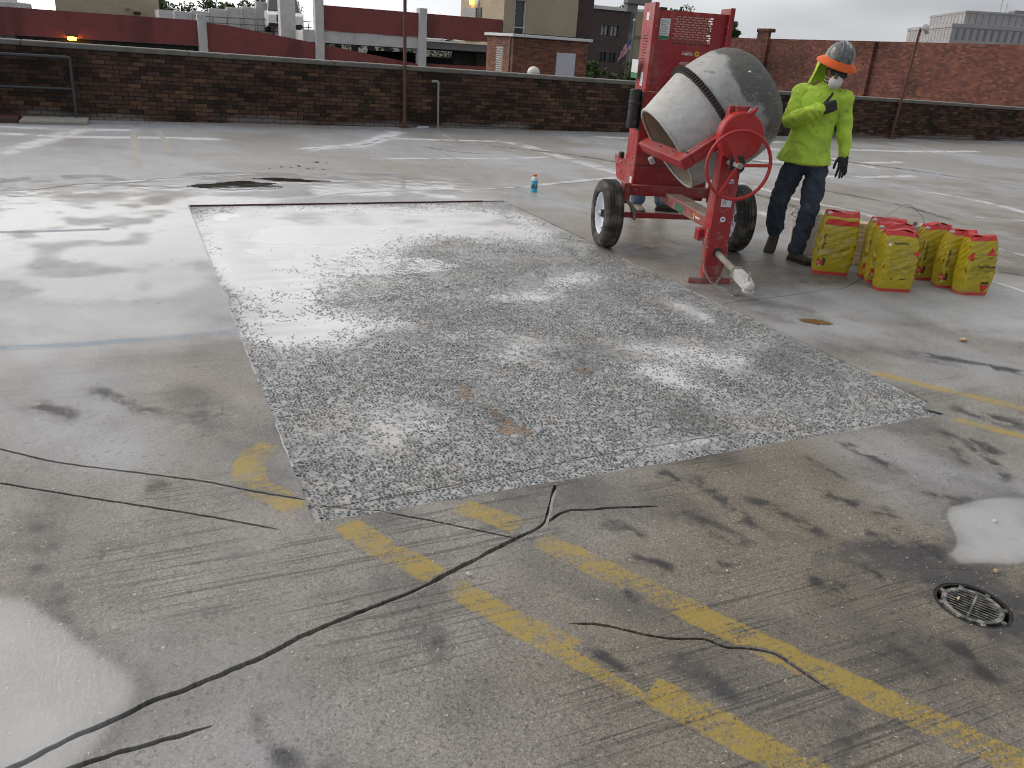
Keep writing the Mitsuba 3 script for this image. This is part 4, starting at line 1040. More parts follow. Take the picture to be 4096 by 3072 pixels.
# hoist on the pole; the fly hangs down in folds
fx = 32.40 - 0.95 * gu * (0.45 + 0.55 * (1 - 0.3 * gv))
fz = 2.52 - 0.75 * (1 - gv) - 0.95 * gu ** 1.1 + 0.0 * gu
fy = 52 + 0.10 * np.sin(gu * 9 + gv * 3) * (0.2 + gu)
fv = np.c_[fx.ravel(), fy.ravel(), fz.ravel()]
ff = []
for j in range(14):
    for i in range(25):
        a = j * 26 + i
        ff += [[a, a + 1, a + 27], [a, a + 27, a + 26]]
k = thing('flag', 'red white and blue striped flag hanging limp from the flag pole', 'flag')
scene[k] = mikit.ply((fv, np.array(ff)), 'm_flag', smooth=True, uv=np.c_[gu.ravel(), gv.ravel()])

# ------------------------------------------------------------------ trees and shrubs
scene['m_leaf'] = {'type': 'twosided', 'bsdf': P(proc(lambda p, n, uv: mix((0.030, 0.052, 0.018), (0.085, 0.125, 0.040), noise(p.x * 1.3, p.y * 1.3, p.z * 1.3) * 0.6 + 0.5 * noise(p.x * 9, p.y * 9, p.z * 9))), roughness=0.55, specular=0.3)}
mat('m_bark', (0.06, 0.05, 0.04), roughness=0.9)


def leaves(n, centres, radii, size, seed):
    r = np.random.default_rng(seed)
    idx = r.integers(0, len(centres), n)
    d = r.normal(size=(n, 3))
    d /= np.linalg.norm(d, axis=1, keepdims=True)
    q = np.asarray(centres)[idx] + d * (r.random((n, 1)) ** 0.45) * np.asarray(radii)[idx][:, None] * [1, 1, 0.8]
    a = r.normal(size=(n, 3)); a /= np.linalg.norm(a, axis=1, keepdims=True)
    b = np.cross(a, r.normal(size=(n, 3))); b /= np.linalg.norm(b, axis=1, keepdims=True)
    s = size * r.uniform(0.6, 1.3, (n, 1))
    v = np.stack([q - a * s, q + b * s * 0.5, q + a * s, q - b * s * 0.5], 1).reshape(-1, 3)
    f = np.arange(n)[:, None] * 4
    return v, np.vstack([f + [0, 1, 2], f + [0, 2, 3]])


def tree(x, y, z0, ztop, r, n, size, label, group, seed, cat_='tree', name='tree'):
    k = thing(name, label, cat_, group)
    r = r * 1.0
    g_ = np.random.default_rng(seed)
    h = ztop - z0
    add(k + '__trunk', tube([[x, y, z0], [x + 0.1 * r, y, z0 + 0.45 * h], [x, y + 0.1, z0 + 0.85 * h]], [0.09 * r, 0.07 * r, 0.02 * r], 7), 'm_bark')
    for j in range(4):
        a = g_.uniform(0, 6.28)
        add(k + '__limb', tube([[x + 0.05 * r, y, z0 + 0.4 * h], [x + 0.35 * r * math.cos(a), y + 0.35 * r * math.sin(a), z0 + 0.6 * h], [x + 0.7 * r * math.cos(a), y + 0.7 * r * math.sin(a), z0 + 0.82 * h]], [0.045 * r, 0.03 * r, 0.01 * r], 6), 'm_bark')
    m = 16
    cs = np.c_[x + g_.uniform(-0.75, 0.75, m) * r, y + g_.uniform(-0.75, 0.75, m) * r, z0 + h * (0.62 + g_.uniform(-0.22, 0.34, m))]
    rs = g_.uniform(0.28, 0.48, m) * r
    cs[:, 2] = ztop - 0.75 * rs - r * 1.5 * g_.random(m) ** 1.3
    add(k + '__crown', leaves(n, cs, rs, size, seed), 'm_leaf', kind='stuff')


for i, (x, y, zt, r) in enumerate([(4.6, 92, 3.6, 2.5), (8.2, 94, 4.0, 2.6), (11.8, 91, 3.8, 2.5), (15.2, 93, 4.6, 2.6)]):
    tree(x, y, -7, zt, r, 4200, 0.15, ['first tree', 'second tree', 'third tree', 'fourth tree'][i] + ' from the left behind the white panels', None, 50 + i)
for i, (x, y, zt, r) in enumerate([(51.5, 92, 7.4, 3.0), (59.5, 95, 7.2, 2.6), (63.0, 96, 7.0, 2.6), (67.5, 94, 7.6, 3.0), (70.9, 91, 6.2, 1.6)]):
    tree(x, y, -7, zt, r, 1800, 0.2, ['tree over the roof of the brown office', 'small tree top left of the engine cover slots', 'tree top over the middle of the engine cover', 'bright tree top at the right of the engine cover', 'dark round tree right of the engine cover'][i], None, 70 + i)
for i in range(9):
    tree(12 + i * 3.4, 66 + (i % 3), -7, 1.6 + 0.3 * (i % 2), 2.4, 1100, 0.16, ['leftmost', 'second', 'third', 'fourth', 'fifth', 'sixth', 'seventh', 'eighth', 'rightmost'][i] + ' tree of the row seen through the garage openings', 'trees seen through the garage', 90 + i)
for i, (x, y, zt, r) in enumerate([(20.15, 36, 1.15, 0.75), (21.2, 36.3, 0.85, 0.8), (22.2, 36.1, 0.95, 0.8), (23.3, 36, 1.3, 0.9), (24.6, 36.4, 1.0, 0.9)]):
    tree(x, y, -2.5, zt, r, 1500, 0.075, ['tall narrow shrub at the right end of the brick outhouse', 'low shrub second from the outhouse', 'low shrub third from the outhouse', 'shrub behind the paper tag of the mixer', 'shrub hidden mostly by the mixer'][i], None, 110 + i, 'shrub', 'shrub')

# ------------------------------------------------------------------ vehicles in the garage
mat('m_car_white', (0.72, 0.72, 0.73), roughness=0.2, clearcoat=0.8)
mat('m_car_black', (0.012, 0.012, 0.014), roughness=0.2, clearcoat=0.8)
mat('m_car_silver', (0.5, 0.51, 0.53), roughness=0.25, metallic=0.4, clearcoat=0.6)
mat('m_tyre_black', (0.02, 0.02, 0.02), roughness=0.8)
mat('m_head_lamp', (0.75, 0.75, 0.75), roughness=0.1)


def car(name, label, M, paint, L=4.6, W=1.82, H=1.72, hood=0.95, suv=True):
    """x forward, y left, z up, wheels on z=0"""
    k = thing(name, label, 'car')
    def sec(x, z0, z1, w): return [[x, s * w / 2, z] for s in (-1, 1) for z in (z0, z1)]
    lower = hull(sec(-L / 2, 0.35, hood, W * 0.94) + sec(-L / 2 + 0.1, 0.25, hood + 0.03, W) + sec(L / 2 - 0.35, 0.25, hood - 0.03, W) + sec(L / 2, 0.35, hood - 0.2, W * 0.9))
    xf, xr = L * 0.16, -L / 2 + (0.15 if suv else 0.75)
    top = [[xr + 0.25, s * W * 0.40, H - 0.03] for s in (-1, 1)] + [[xf - 0.55, s * W * 0.40, H] for s in (-1, 1)] + [[xf + 0.35, s * W * 0.46, hood - 0.02] for s in (-1, 1)] + [[xr, s * W * 0.46, hood - 0.02] for s in (-1, 1)]
    add(k + '__body', moved(lower, M), paint, smooth=25)
    add(k + '__cabin', moved(hull(top), M), paint, smooth=25)
    gl = [[xf - 0.50, s * W * 0.37, H - 0.08] for s in (-1, 1)] + [[xf + 0.33, s * W * 0.43, hood + 0.02] for s in (-1, 1)]
    add(k + '__windscreen', moved(hull(np.array(gl + [[q[0] + 0.03, q[1], q[2] + 0.03] for q in gl])), M), 'm_dark_glass')
    for s in (-1, 1):
        q = [[xr + 0.3, s * W * 0.405, H - 0.1], [xf - 0.6, s * W * 0.405, H - 0.1], [xf + 0.2, s * W * 0.465, hood + 0.04], [xr + 0.15, s * W * 0.465, hood + 0.04]]
        add(k + '__side_window', moved(hull(np.array(q + [[a, b + s * 0.012, c] for a, b, c in q])), M), 'm_dark_glass')
        add(k + '__headlight', moved(rbox([L / 2 - 0.22, s * W * 0.33 - 0.2, hood - 0.32], [L / 2 - 0.015, s * W * 0.33 + 0.2, hood - 0.16], 0.03), M), 'm_head_lamp')
        for xx in (L * 0.31, -L * 0.30):
            w_ = unique(k + '__wheel')
            scene[w_] = mikit.ply(moved(cyl([xx, s * (W / 2 - 0.22), 0.34], [xx, s * (W / 2 + 0.01), 0.34], 0.34, 28), M), 'm_tyre_black', smooth=40)
            add(w_ + '__rim', moved(cyl([xx, s * (W / 2), 0.34], [xx, s * (W / 2 + 0.02), 0.34], 0.2, 20), M), 'm_car_silver')
    add(k + '__grille', moved(rbox([L / 2 - 0.2, -W * 0.24, 0.48], [L / 2 + 0.008, W * 0.24, hood - 0.16], 0.02), M), 'm_black')
    add(k + '__bumper', moved(rbox([L / 2 - 0.3, -W * 0.46, 0.3], [L / 2 + 0.02, W * 0.46, 0.46], 0.04), M), 'm_black')
    return k


car('parked_car', 'white car facing out between the pale pillars of the garage ramp', rotz(-97, (8.15, 47.6, 1.35)), 'm_car_white', H=1.75, hood=1.0)
car('parked_car', 'black car parked in the dark lower level of the garage', rotz(8, (14.4, 46.0, -1.05)), 'm_car_black', L=4.7, H=1.85, hood=1.12)
car('parked_car', 'silver car whose roof shows above the upper red band of the garage', rotz(5, (13.6, 50.5, 1.45)), 'm_car_silver', H=1.42, suv=False)
# ------------------------------------------------------------------ towable concrete mixer
A6 = math.radians(106)
EX, EY = np.array([math.sin(A6), math.cos(A6), 0]), np.array([-math.cos(A6), math.sin(A6), 0])
MX = frame([4.39, 5.92, 0], EX, EY, [0, 0, 1])     # x right across the axle, y rearwards, z up


def mixer_red(p, n, uv):
    dust = smoothstep(0.45, 0.75, fbm(p.x * 5, p.y * 5, p.z * 5, 4) + 0.22 * n.z)
    drip = smoothstep(0.62, 0.80, noise(p.x * 38 + p.y * 38, p.z * 2.2, 4.0)) * smoothstep(0.45, 0.65, fbm(p.x * 3, p.y * 3, p.z * 3, 2))
    c = mix((0.24, 0.008, 0.012), (0.31, 0.016, 0.020), fbm(p.x * 2, p.y * 2, p.z * 2, 3))
    c = mix(c, (0.28, 0.17, 0.155), 0.30 * dust + 0.30 * drip)
    chip = smoothstep(0.70, 0.78, fbm(p.x * 26, p.y * 26, p.z * 26, 4) + 0.10 * (1 - smoothstep(0.1, 0.6, p.z)))
    c = mix(c, (0.24, 0.21, 0.18), 0.5 * chip)
    splash = smoothstep(0.70, 0.80, noise(p.x * 70, p.y * 70, p.z * 45)) * smoothstep(0.5, 0.7, fbm(p.x * 4, p.y * 4, p.z * 4, 3))
    return mix(c, (0.36, 0.34, 0.32), 0.25 * splash)


mat('m_mixer_red', proc(mixer_red), roughness=0.42, clearcoat=0.2)
mat('m_mixer_dusty', proc(lambda p, n, uv: mix((0.26, 0.012, 0.015), (0.26, 0.235, 0.21), dr.clip(0.25 + 1.3 * smoothstep(0.3, 0.9, n.z) * fbm(p.x * 9, p.y * 9, 1.0, 3) + 0.5 * smoothstep(0.5, 0.7, fbm(p.x * 8, p.y * 8, p.z * 8, 3)), 0, 1))), roughness=0.6)
mat('m_wheel_red', (0.36, 0.016, 0.015), roughness=0.35, clearcoat=0.3)
AX, AR = np.array([0.80, 0, 0.60]), np.array([-0.60, 0, 0.80])
MC = np.array([-0.36, -0.46, 0.905])
_MCW = MX @ np.array([*MC, 1]); _AXW = MX[:3, :3] @ AX


def drum_color(p, n, uv):
    s = (p.x - float(_MCW[0])) * float(_AXW[0]) + (p.y - float(_MCW[1])) * float(_AXW[1]) + (p.z - float(_MCW[2])) * float(_AXW[2])
    c = mix((0.42, 0.43, 0.435), (0.31, 0.315, 0.315), fbm(p.x * 4, p.y * 4, p.z * 4, 4))
    band = smoothstep(0.36, 0.42, s)
    c = mix(c, c * 0.72, band * smoothstep(0.3, 0.6, fbm(p.x * 3, p.y * 3, p.z * 3, 3)))
    st = smoothstep(0.60, 0.67, s + 0.42 * (fbm(p.x * 5 + 3, p.y * 5, p.z * 5, 5) - 0.5) + 0.10 * (p.z - 1.2))
    c = mix(c, mix((0.040, 0.040, 0.038), (0.105, 0.10, 0.09), fbm(p.x * 12, p.y * 12, p.z * 12, 4)), 0.93 * st)
    scr = smoothstep(0.62, 0.72, fbm(p.x * 9 + p.z * 4, p.y * 9, p.z * 16, 4)) * band * 0.55
    c = mix(c, (0.13, 0.128, 0.12), scr)
    sp = smoothstep(0.72, 0.80, noise(p.x * 55, p.y * 55, p.z * 55)) * smoothstep(0.4, 0.7, fbm(p.x * 6, p.y * 6, p.z * 6, 3))
    c = mix(c, (0.55, 0.54, 0.51), 0.18 * sp)
    sk = smoothstep(0.80, 0.88, noise(p.x * 90 + 30 * s, p.y * 90, p.z * 30))
    c = c * (1 - 0.25 * sk) * (0.86 + 0.28 * fbm(p.x * 24, p.y * 24, p.z * 24, 3))
    under = smoothstep(0.55, 0.75, fbm(p.x * 3, p.y * 3, p.z * 2, 4) - 0.25 * n.z)
    return mix(c, (0.27, 0.23, 0.16), 0.45 * under)


mat('m_drum', proc(drum_color), proc(lambda p, n, uv: fbm(p.x * 30, p.y * 30, p.z * 30, 3) + 0.6 * fbm(p.x * 6, p.y * 6, p.z * 6, 2), eps=0.004), 0.006, roughness=0.6)
mat('m_drum_in', proc(lambda p, n, uv: mix((0.62, 0.50, 0.34), (0.40, 0.35, 0.29), fbm(p.x * 9, p.y * 9, p.z * 9, 4))), roughness=0.8)
mat('m_gear', (0.030, 0.022, 0.018), roughness=0.6)
mat('m_rubber', proc(lambda p, n, uv: mix((0.022, 0.021, 0.020), (0.10, 0.092, 0.08), smoothstep(0.35, 0.75, fbm(p.x * 14, p.y * 14, p.z * 14, 4)))), roughness=0.8)
mat('m_rim', (0.62, 0.66, 0.72), roughness=0.3)
mat('m_chrome', (0.55, 0.56, 0.57), roughness=0.25, metallic=0.9)
mat('m_chain', (0.36, 0.36, 0.34), roughness=0.35, metallic=0.7)
mat('m_pipe_dirty', proc(lambda p, n, uv: mix((0.14, 0.135, 0.115), (0.30, 0.29, 0.27), fbm(p.x * 22, p.y * 22, p.z * 22, 4))), roughness=0.6)
mat('m_coupler', proc(lambda p, n, uv: mix((0.34, 0.34, 0.34), (0.56, 0.56, 0.56), fbm(p.x * 40, p.y * 40, p.z * 40, 3))), roughness=0.5)
mat('m_muffler', proc(lambda p, n, uv: mix((0.010, 0.010, 0.012), (0.10, 0.10, 0.10), smoothstep(0.5, 0.8, fbm(p.x * 25, p.y * 25, p.z * 25, 4)))), roughness=0.55)
mat('m_sticker', (0.55, 0.56, 0.58), roughness=0.4)
mat('m_sticker_green', (0.02, 0.15, 0.08), roughness=0.4)
mat('m_sticker_ink', (0.16, 0.17, 0.20), roughness=0.5)
mat('m_decal_white', (0.66, 0.66, 0.68), roughness=0.4)
mat('m_decal_red', (0.25, 0.02, 0.03), roughness=0.4)
mat('m_decal_yellow', (0.62, 0.42, 0.01), roughness=0.4)
mat('m_decal_blue', (0.05, 0.09, 0.26), roughness=0.4)

mx = thing('concrete_mixer', 'red towable concrete mixer with a stained grey drum at the edge of the patch', 'concrete mixer')


def mp(part, mesh, m, smooth=False, label=None):
    return add(mx + '__' + part, moved(mesh, MX), m, smooth=smooth, label=label)


def sub(parent, part, mesh, m, smooth=False, label=None):
    return add(parent + '__' + part, moved(mesh, MX), m, smooth=smooth, label=label)


# wheels
def wheel(xc, out):
    w = unique(mx + '__wheel')
    R, W = 0.290, 0.165
    prof = [(-0.060, 0.176), (-0.078, 0.190), (-0.083, 0.225), (-0.080, 0.255), (-0.070, 0.276), (-0.056, 0.286)]
    for a, b in ((-0.050, -0.042), (-0.018, -0.010), (0.010, 0.018), (0.042, 0.050)):
        prof += [(a, R), (a + 0.002, R - 0.006), (b - 0.002, R - 0.006), (b, R)]
    prof += [(0.056, 0.286), (0.070, 0.276), (0.080, 0.255), (0.083, 0.225), (0.078, 0.190), (0.060, 0.176), (-0.060, 0.176)]
    scene[w] = mikit.ply(moved(revolve(prof, [xc, 0, R], [1, 0, 0], 72), MX), 'm_rubber', smooth=35)
    o = out
    rim = [(-0.062, 0.184), (-0.062, 0.170), (-0.03, 0.155), (0.03, 0.155), (0.062, 0.170), (0.062, 0.184), (0.052, 0.184), (0.026, 0.163), (-0.026, 0.163), (-0.052, 0.184), (-0.062, 0.184)]
    rm = add(w + '__rim', moved(revolve(rim, [xc, 0, R], [1, 0, 0], 56), MX), 'm_rim', smooth=35)
    disc = [(0, 0.0), (0.0, 0.07), (-0.014, 0.085), (-0.010, 0.13), (0.004, 0.158), (0.0, 0.158), (-0.018, 0.13), (-0.022, 0.08), (-0.008, 0.066), (-0.008, 0.0)]
    add(w + '__disc', moved(revolve(disc if o > 0 else [(-s, r) for s, r in disc][::-1], [xc + o * 0.012, 0, R], [1, 0, 0], 48), MX), 'm_rim', smooth=35)
    add(w + '__hub', moved(cyl([xc, 0, R], [xc + o * 0.062, 0, R], 0.036, 24, 0.03), MX), 'm_gear', smooth=40)
    add(w + '__hub_cap', moved(cyl([xc + o * 0.062, 0, R], [xc + o * 0.078, 0, R], 0.026, 20, 0.018), MX), 'm_chrome', smooth=40)
    for k in range(5):
        a = k * 2 * math.pi / 5 + 0.3
        add(w + '__lug_nut', moved(cyl([xc + o * 0.01, 0.052 * math.cos(a), R + 0.052 * math.sin(a)], [xc + o * 0.032, 0.052 * math.cos(a), R + 0.052 * math.sin(a)], 0.010, 6), MX), 'm_chrome')
    add(w + '__valve', moved(cyl([xc + o * 0.02, -0.05, R - 0.125], [xc + o * 0.055, -0.05, R - 0.118], 0.006, 8), MX), 'm_black')
    return w


wheel(-0.665, -1)
wheel(0.525, 1)
mp('axle', rbox([-0.63, -0.022, 0.262], [0.49, 0.022, 0.306], 0.004), 'm_mixer_red')
for s, x0 in ((-1, -0.50), (1, 0.30)):
    arc = np.array([[x0, 0.0, 0.405], [x0 + 0.02, 0.0, 0.392], [x0 + 0.05, 0.0, 0.36], [x0 + 0.07, 0.0, 0.31], [x0 + 0.078, 0.0, 0.258]])
    prof = sg.LineString(arc[:, [0, 2]]).buffer(0.014)
    mp('leaf_spring', moved(extr(prof, 0.07), frame([0, 0.035, 0], [1, 0, 0], [0, 0, 1], [0, -1, 0])), 'm_pipe_dirty')
    mp('spring_leg', rbox([x0 - 0.04, -0.03, 0.40], [x0 + 0.015, 0.10, 0.56], 0.004), 'm_mixer_red')
    mp('spring_shoe', rbox([x0 - 0.02, -0.03, 0.385], [x0 + 0.03, 0.05, 0.402], 0.004), 'm_gear')
mp('cross_member', rbox([-0.485, 0.04, 0.445], [0.285, 0.12, 0.532], 0.004), 'm_mixer_red')
tg = mp('tongue_beam', rbox([-0.145, -1.02, 0.385], [0.005, 0.2, 0.475], 0.006), 'm_mixer_dusty')
sub(tg, 'green_sticker', rbox([-0.1475, -0.44, 0.395], [-0.1452, -0.25, 0.452], 0.0005), 'm_sticker_green')
sub(tg, 'white_sticker', rbox([-0.1475, -0.83, 0.420], [-0.1452, -0.73, 0.436], 0.0005), 'm_sticker')
sub(tg, 'yellow_sticker', rbox([-0.1475, -0.715, 0.40], [-0.1452, -0.69, 0.45], 0.0005), 'm_decal_yellow')
mp('stop_block', rbox([-0.20, -0.98, 0.29], [-0.10, -0.90, 0.384], 0.008), 'm_mixer_red')
# front post
post = hull([[x, y, z] for x in (-0.155, 0.002) for y, z in ((-1.1, 0.0), (-1.1, 1.295), (-1.035, 0.0), (-0.965, 0.42), (-0.96, 0.6), (-1.045, 1.295))])
po = mp('front_post', post, 'm_mixer_red')
sub(po, 'hole_rim', cyl([-0.072, -1.104, 0.232], [-0.072, -1.0995, 0.232], 0.036, 28), 'm_gear')
sub(po, 'chain_hole', cyl([-0.1575, -1.075, 0.395], [-0.1552, -1.075, 0.395], 0.012, 12), 'm_black')
sub(po, 'sticker', rbox([-0.106, -1.1025, 0.578], [-0.025, -1.1003, 0.640], 0.0005), 'm_sticker')
for i in range(5): sub(po, 'sticker_print', rbox([-0.098, -1.1032, 0.628 - i * 0.009], [-0.060 - 0.006 * (i % 2), -1.1026, 0.632 - i * 0.009], 0.0002), 'm_sticker_ink')
sub(po, 'sticker_small', rbox([-0.078, -1.1025, 0.752], [-0.036, -1.1003, 0.782], 0.0005), 'm_sticker')
sub(po, 'sticker_print', rbox([-0.074, -1.1032, 0.758], [-0.040, -1.1026, 0.770], 0.0002), 'm_sticker_ink')
sub(po, 'round_sticker', cyl([-0.072, -1.1003, 0.485], [-0.072, -1.1025, 0.485], 0.0205, 32), 'm_decal_white')
sub(po, 'round_mark', moved(hull([[-0.010, -0.007, 0], [0.010, -0.002, 0], [-0.008, 0.008, 0], [0.006, 0.009, 0], [-0.010, -0.007, 0.001], [0.010, -0.002, 0.001], [-0.008, 0.008, 0.001], [0.006, 0.009, 0.001]]), frame([-0.072, -1.1025, 0.485], [1, 0, 0], [0, 0, 1], [0, -1, 0])), 'm_decal_blue')
mp('foot_angle', cat([rbox([-0.29, -1.155, 0.0], [0.072, -1.148, 0.048], 0.002), rbox([-0.29, -1.147, 0.0], [0.072, -1.04, 0.007], 0.002)]), 'm_mixer_dusty')
# tow pipe and coupler
P0, P1 = np.array([-0.072, -0.99, 0.240]), np.array([-0.045, -1.50, 0.158])
mp('tow_pipe', cyl(P0, P1, 0.024, 24), 'm_pipe_dirty', smooth=40)
d = (P1 - P0) / np.linalg.norm(P1 - P0)
FC = frame(P1, np.cross(d, [0, 0, 1]) / np.linalg.norm(np.cross(d, [0, 0, 1])), d, np.cross(np.cross(d, [0, 0, 1]) / np.linalg.norm(np.cross(d, [0, 0, 1])), d))
cp = mp('coupler', moved(hull([[x, y, z] for y, w, a, b in ((-0.05, 0.032, -0.036, 0.036), (0.10, 0.034, -0.036, 0.036), (0.13, 0.030, -0.036, 0.022), (0.17, 0.034, -0.036, 0.012)) for x in (-w, w) for z in (a, b)]), FC), 'm_coupler', smooth=20)
sub(cp, 'socket', moved(moved(trimesh.creation.icosphere(3, 0.037), rotz(0, (0, 0.165, -0.006))), FC), 'm_coupler', smooth=True)
sub(cp, 'socket_lip', moved(cyl([0, 0.165, -0.042], [0, 0.165, -0.035], 0.045, 28), FC), 'm_coupler')
sub(cp, 'latch', moved(hull([[-0.006, 0.105, 0.02], [0.006, 0.105, 0.02], [-0.008, 0.135, 0.02], [0.008, 0.135, 0.02], [-0.003, 0.135, 0.10], [0.003, 0.135, 0.10], [0, 0.128, 0.10]]), FC), 'm_chrome')
for yy in (-0.02, 0.03, 0.085): sub(cp, 'bolt', moved(cyl([-0.0375, yy, 0.0], [-0.030, yy, 0.0], 0.009, 6), FC), 'm_gear')
sub(cp, 'clamp', moved(rbox([-0.040, -0.075, -0.04], [0.040, -0.052, 0.045], 0.006), FC), 'm_pipe_dirty')


def chain(pts, label=None):
    c = arc_pts(np.asarray(pts), 0.004) if False else np.asarray(pts, float)
    seg = np.linalg.norm(np.diff(c, axis=0), axis=1)
    s = np.r_[0, np.cumsum(seg)]
    pitch, ms, flip = 0.0205, [], 0
    th = np.linspace(0, 2 * np.pi, 14, endpoint=False)
    loop = np.c_[0.0085 * np.cos(th) + np.sign(np.cos(th)) * 0.0045, 0.0072 * np.sin(th), 0 * th]
    base = tube(loop, 0.0024, 5, closed=True)
    for t in np.arange(0, s[-1], pitch):
        q = np.array([np.interp(t, s, c[:, k]) for k in range(3)])
        q2 = np.array([np.interp(min(t + 0.01, s[-1]), s, c[:, k]) for k in range(3)])
        tv = q2 - q
        if np.linalg.norm(tv) < 1e-9: continue
        tv /= np.linalg.norm(tv)
        u = np.cross(tv, [0.3, 0.5, 0.8]); u /= np.linalg.norm(u)
        v = np.cross(tv, u)
        if flip: u, v = v, -u
        flip ^= 1
        ms.append(moved(base, frame(q, tv, u, v)))
    mp('safety_chain', cat(ms), 'm_chain', smooth=60, label=label)


gnd = 0.006
chain([(-0.163, -1.075, 0.395), (-0.168, -1.075, 0.33), (-0.174, -1.08, 0.25), (-0.172, -1.085, 0.18), (-0.163, -1.10, 0.115), (-0.145, -1.135, 0.06), (-0.125, -1.175, 0.022), (-0.10, -1.21, gnd), (-0.075, -1.29, gnd), (-0.06, -1.37, gnd), (-0.045, -1.44, gnd), (-0.055, -1.47, gnd), (-0.03, -1.475, gnd + 0.004)])
chain([(0.006, -1.05, 0.36), (0.010, -1.07, 0.28), (0.006, -1.09, 0.2), (0.0, -1.11, 0.13), (-0.03, -1.15, 0.07), (-0.075, -1.19, 0.022), (-0.095, -1.205, gnd)])
chain([(-0.085, -1.47, 0.165), (-0.09, -1.475, 0.12), (-0.085, -1.475, 0.07), (-0.07, -1.47, 0.03), (-0.05, -1.465, gnd), (-0.02, -1.47, gnd), (0.0, -1.455, gnd + 0.003)])
chain([(-0.005, -1.50, 0.125), (-0.012, -1.50, 0.08), (-0.02, -1.49, 0.04), (-0.02, -1.475, gnd), (0.02, -1.47, gnd), (0.045, -1.455, gnd), (0.02, -1.44, gnd), (-0.01, -1.445, gnd + 0.004)])

# drum
prof_out = [(0.0, 0.352), (0.012, 0.362), (0.10, 0.385), (0.22, 0.415), (0.355, 0.448), (0.42, 0.452), (0.55, 0.450), (0.66, 0.438), (0.75, 0.405), (0.82, 0.352), (0.87, 0.29), (0.895, 0.21), (0.905, 0.1), (0.906, 0.0)]
prof = prof_out + [(0.885, 0.0), (0.872, 0.2), (0.80, 0.335), (0.64, 0.424), (0.42, 0.438), (0.2, 0.398), (0.02, 0.346), (0.0, 0.352)]
dm = mp('drum', revolve(prof_out + [(0.896, 0.0), (0.885, 0.2), (0.81, 0.342), (0.65, 0.430), (0.42, 0.4435), (0.2, 0.405), (0.015, 0.350), (0.0, 0.352)], MC, AX, 96), 'm_drum', smooth=50)
sub(dm, 'inside', revolve([(0.02, 0.3485), (0.2, 0.4000), (0.42, 0.4385), (0.65, 0.425), (0.80, 0.335), (0.872, 0.19), (0.88, 0.0)], MC, AX, 72), 'm_drum_in', smooth=50)
sub(dm, 'mouth_rim', revolve([(-0.006, 0.348), (0.006, 0.344), (0.014, 0.352), (0.006, 0.368), (-0.006, 0.362), (-0.006, 0.348)], MC, AX, 72), 'm_drum', smooth=50)
for i, s0 in enumerate((0.0, 2.1, 4.2)):
    pl = []
    for t in np.linspace(0, 1, 9):
        a = s0 + 0.7 * t
        rr = 0.33 + 0.06 * t
        for r_ in (rr - 0.17, rr + 0.012):
            pl.append(MC + AX * (0.06 + 0.55 * t) + r_ * (math.cos(a) * AR + math.sin(a) * np.array([0, 1, 0])))
    v = np.array(pl)
    f = [[2 * k, 2 * k + 1, 2 * k + 3] for k in range(8)] + [[2 * k, 2 * k + 3, 2 * k + 2] for k in range(8)]
    v2 = np.vstack([v, v + AX * 0.008])
    f2 = f + [[a + 18, c + 18, b + 18] for a, b, c in f]
    sub(dm, 'mixing_blade', trimesh.Trimesh(v2, f2, process=False), 'm_mixer_red')
ringc = MC + AX * 0.375
ring = revolve([(-0.022, 0.448), (-0.022, 0.474), (0.022, 0.474), (0.022, 0.448), (-0.022, 0.448)], ringc, AX, 96)
rg = sub(dm, 'ring_gear', ring, 'm_gear', smooth=40)
teeth = []
NT = 110
BR = np.array([0, 1.0, 0])
for k in range(NT):
    a = 2 * math.pi * k / NT
    rad, tan = math.cos(a) * AR + math.sin(a) * BR, -math.sin(a) * AR + math.cos(a) * BR
    teeth.append(moved(hull([[x, y, z] for z, w in ((0.470, 0.0085), (0.486, 0.004)) for x in (-0.021, 0.021) for y in (-w, w)]), frame(ringc, AX, tan, rad)))
sub(dm, 'gear_teeth', cat(teeth), 'm_gear')
sub(dm, 'bolt', moved(trimesh.creation.icosphere(2, 0.012), rotz(0, tuple(MC + AX * 0.72 + 0.415 * (0.55 * AR - 0.83 * BR)))), 'm_chrome', smooth=True)

# tilting yoke: crossbar before the mouth and an arm on each side
C0 = np.array([-0.435, 0, 0.885])


def ybox(a0, a1, r0, r1, y0, y1, b=0.006):
    return moved(rbox([a0, r0, y0], [a1, r1, y1], b), frame(C0, [0.82, 0, 0.572], [-0.572, 0, 0.82], [0, 1, 0]))


yk = mp('yoke_crossbar', ybox(0, 0.088, -0.088, 0, -0.995, 0.085), 'm_mixer_red')
mp('yoke_arm', ybox(0.090, 0.62, -0.088, 0, -0.995, -0.945), 'm_mixer_red')
mp('yoke_arm', ybox(0.090, 0.62, -0.088, 0, 0.035, 0.085), 'm_mixer_red')
mp('drip_lip', ybox(0.10, 0.60, -0.012, 0.004, -0.944, -0.895, 0.003), 'm_mixer_red')
for a, yy in ((0.045, -0.40), (0.045, -0.72)):
    q = C0 + np.array([0.82, 0, 0.572]) * a
    sub(yk, 'bolt', cyl([q[0], yy, q[2]], [q[0] - 0.572 * 0.012, yy, q[2] + 0.82 * 0.012], 0.012, 6), 'm_chrome')
sub(yk, 'lock_pin', moved(rbox([-0.020, -0.022, -0.03], [0.020, 0.022, 0.03], 0.005), frame([-0.44, -0.36, 0.80], [0.82, 0, 0.572], [0, 1, 0], [-0.572, 0, 0.82])), 'm_chrome')

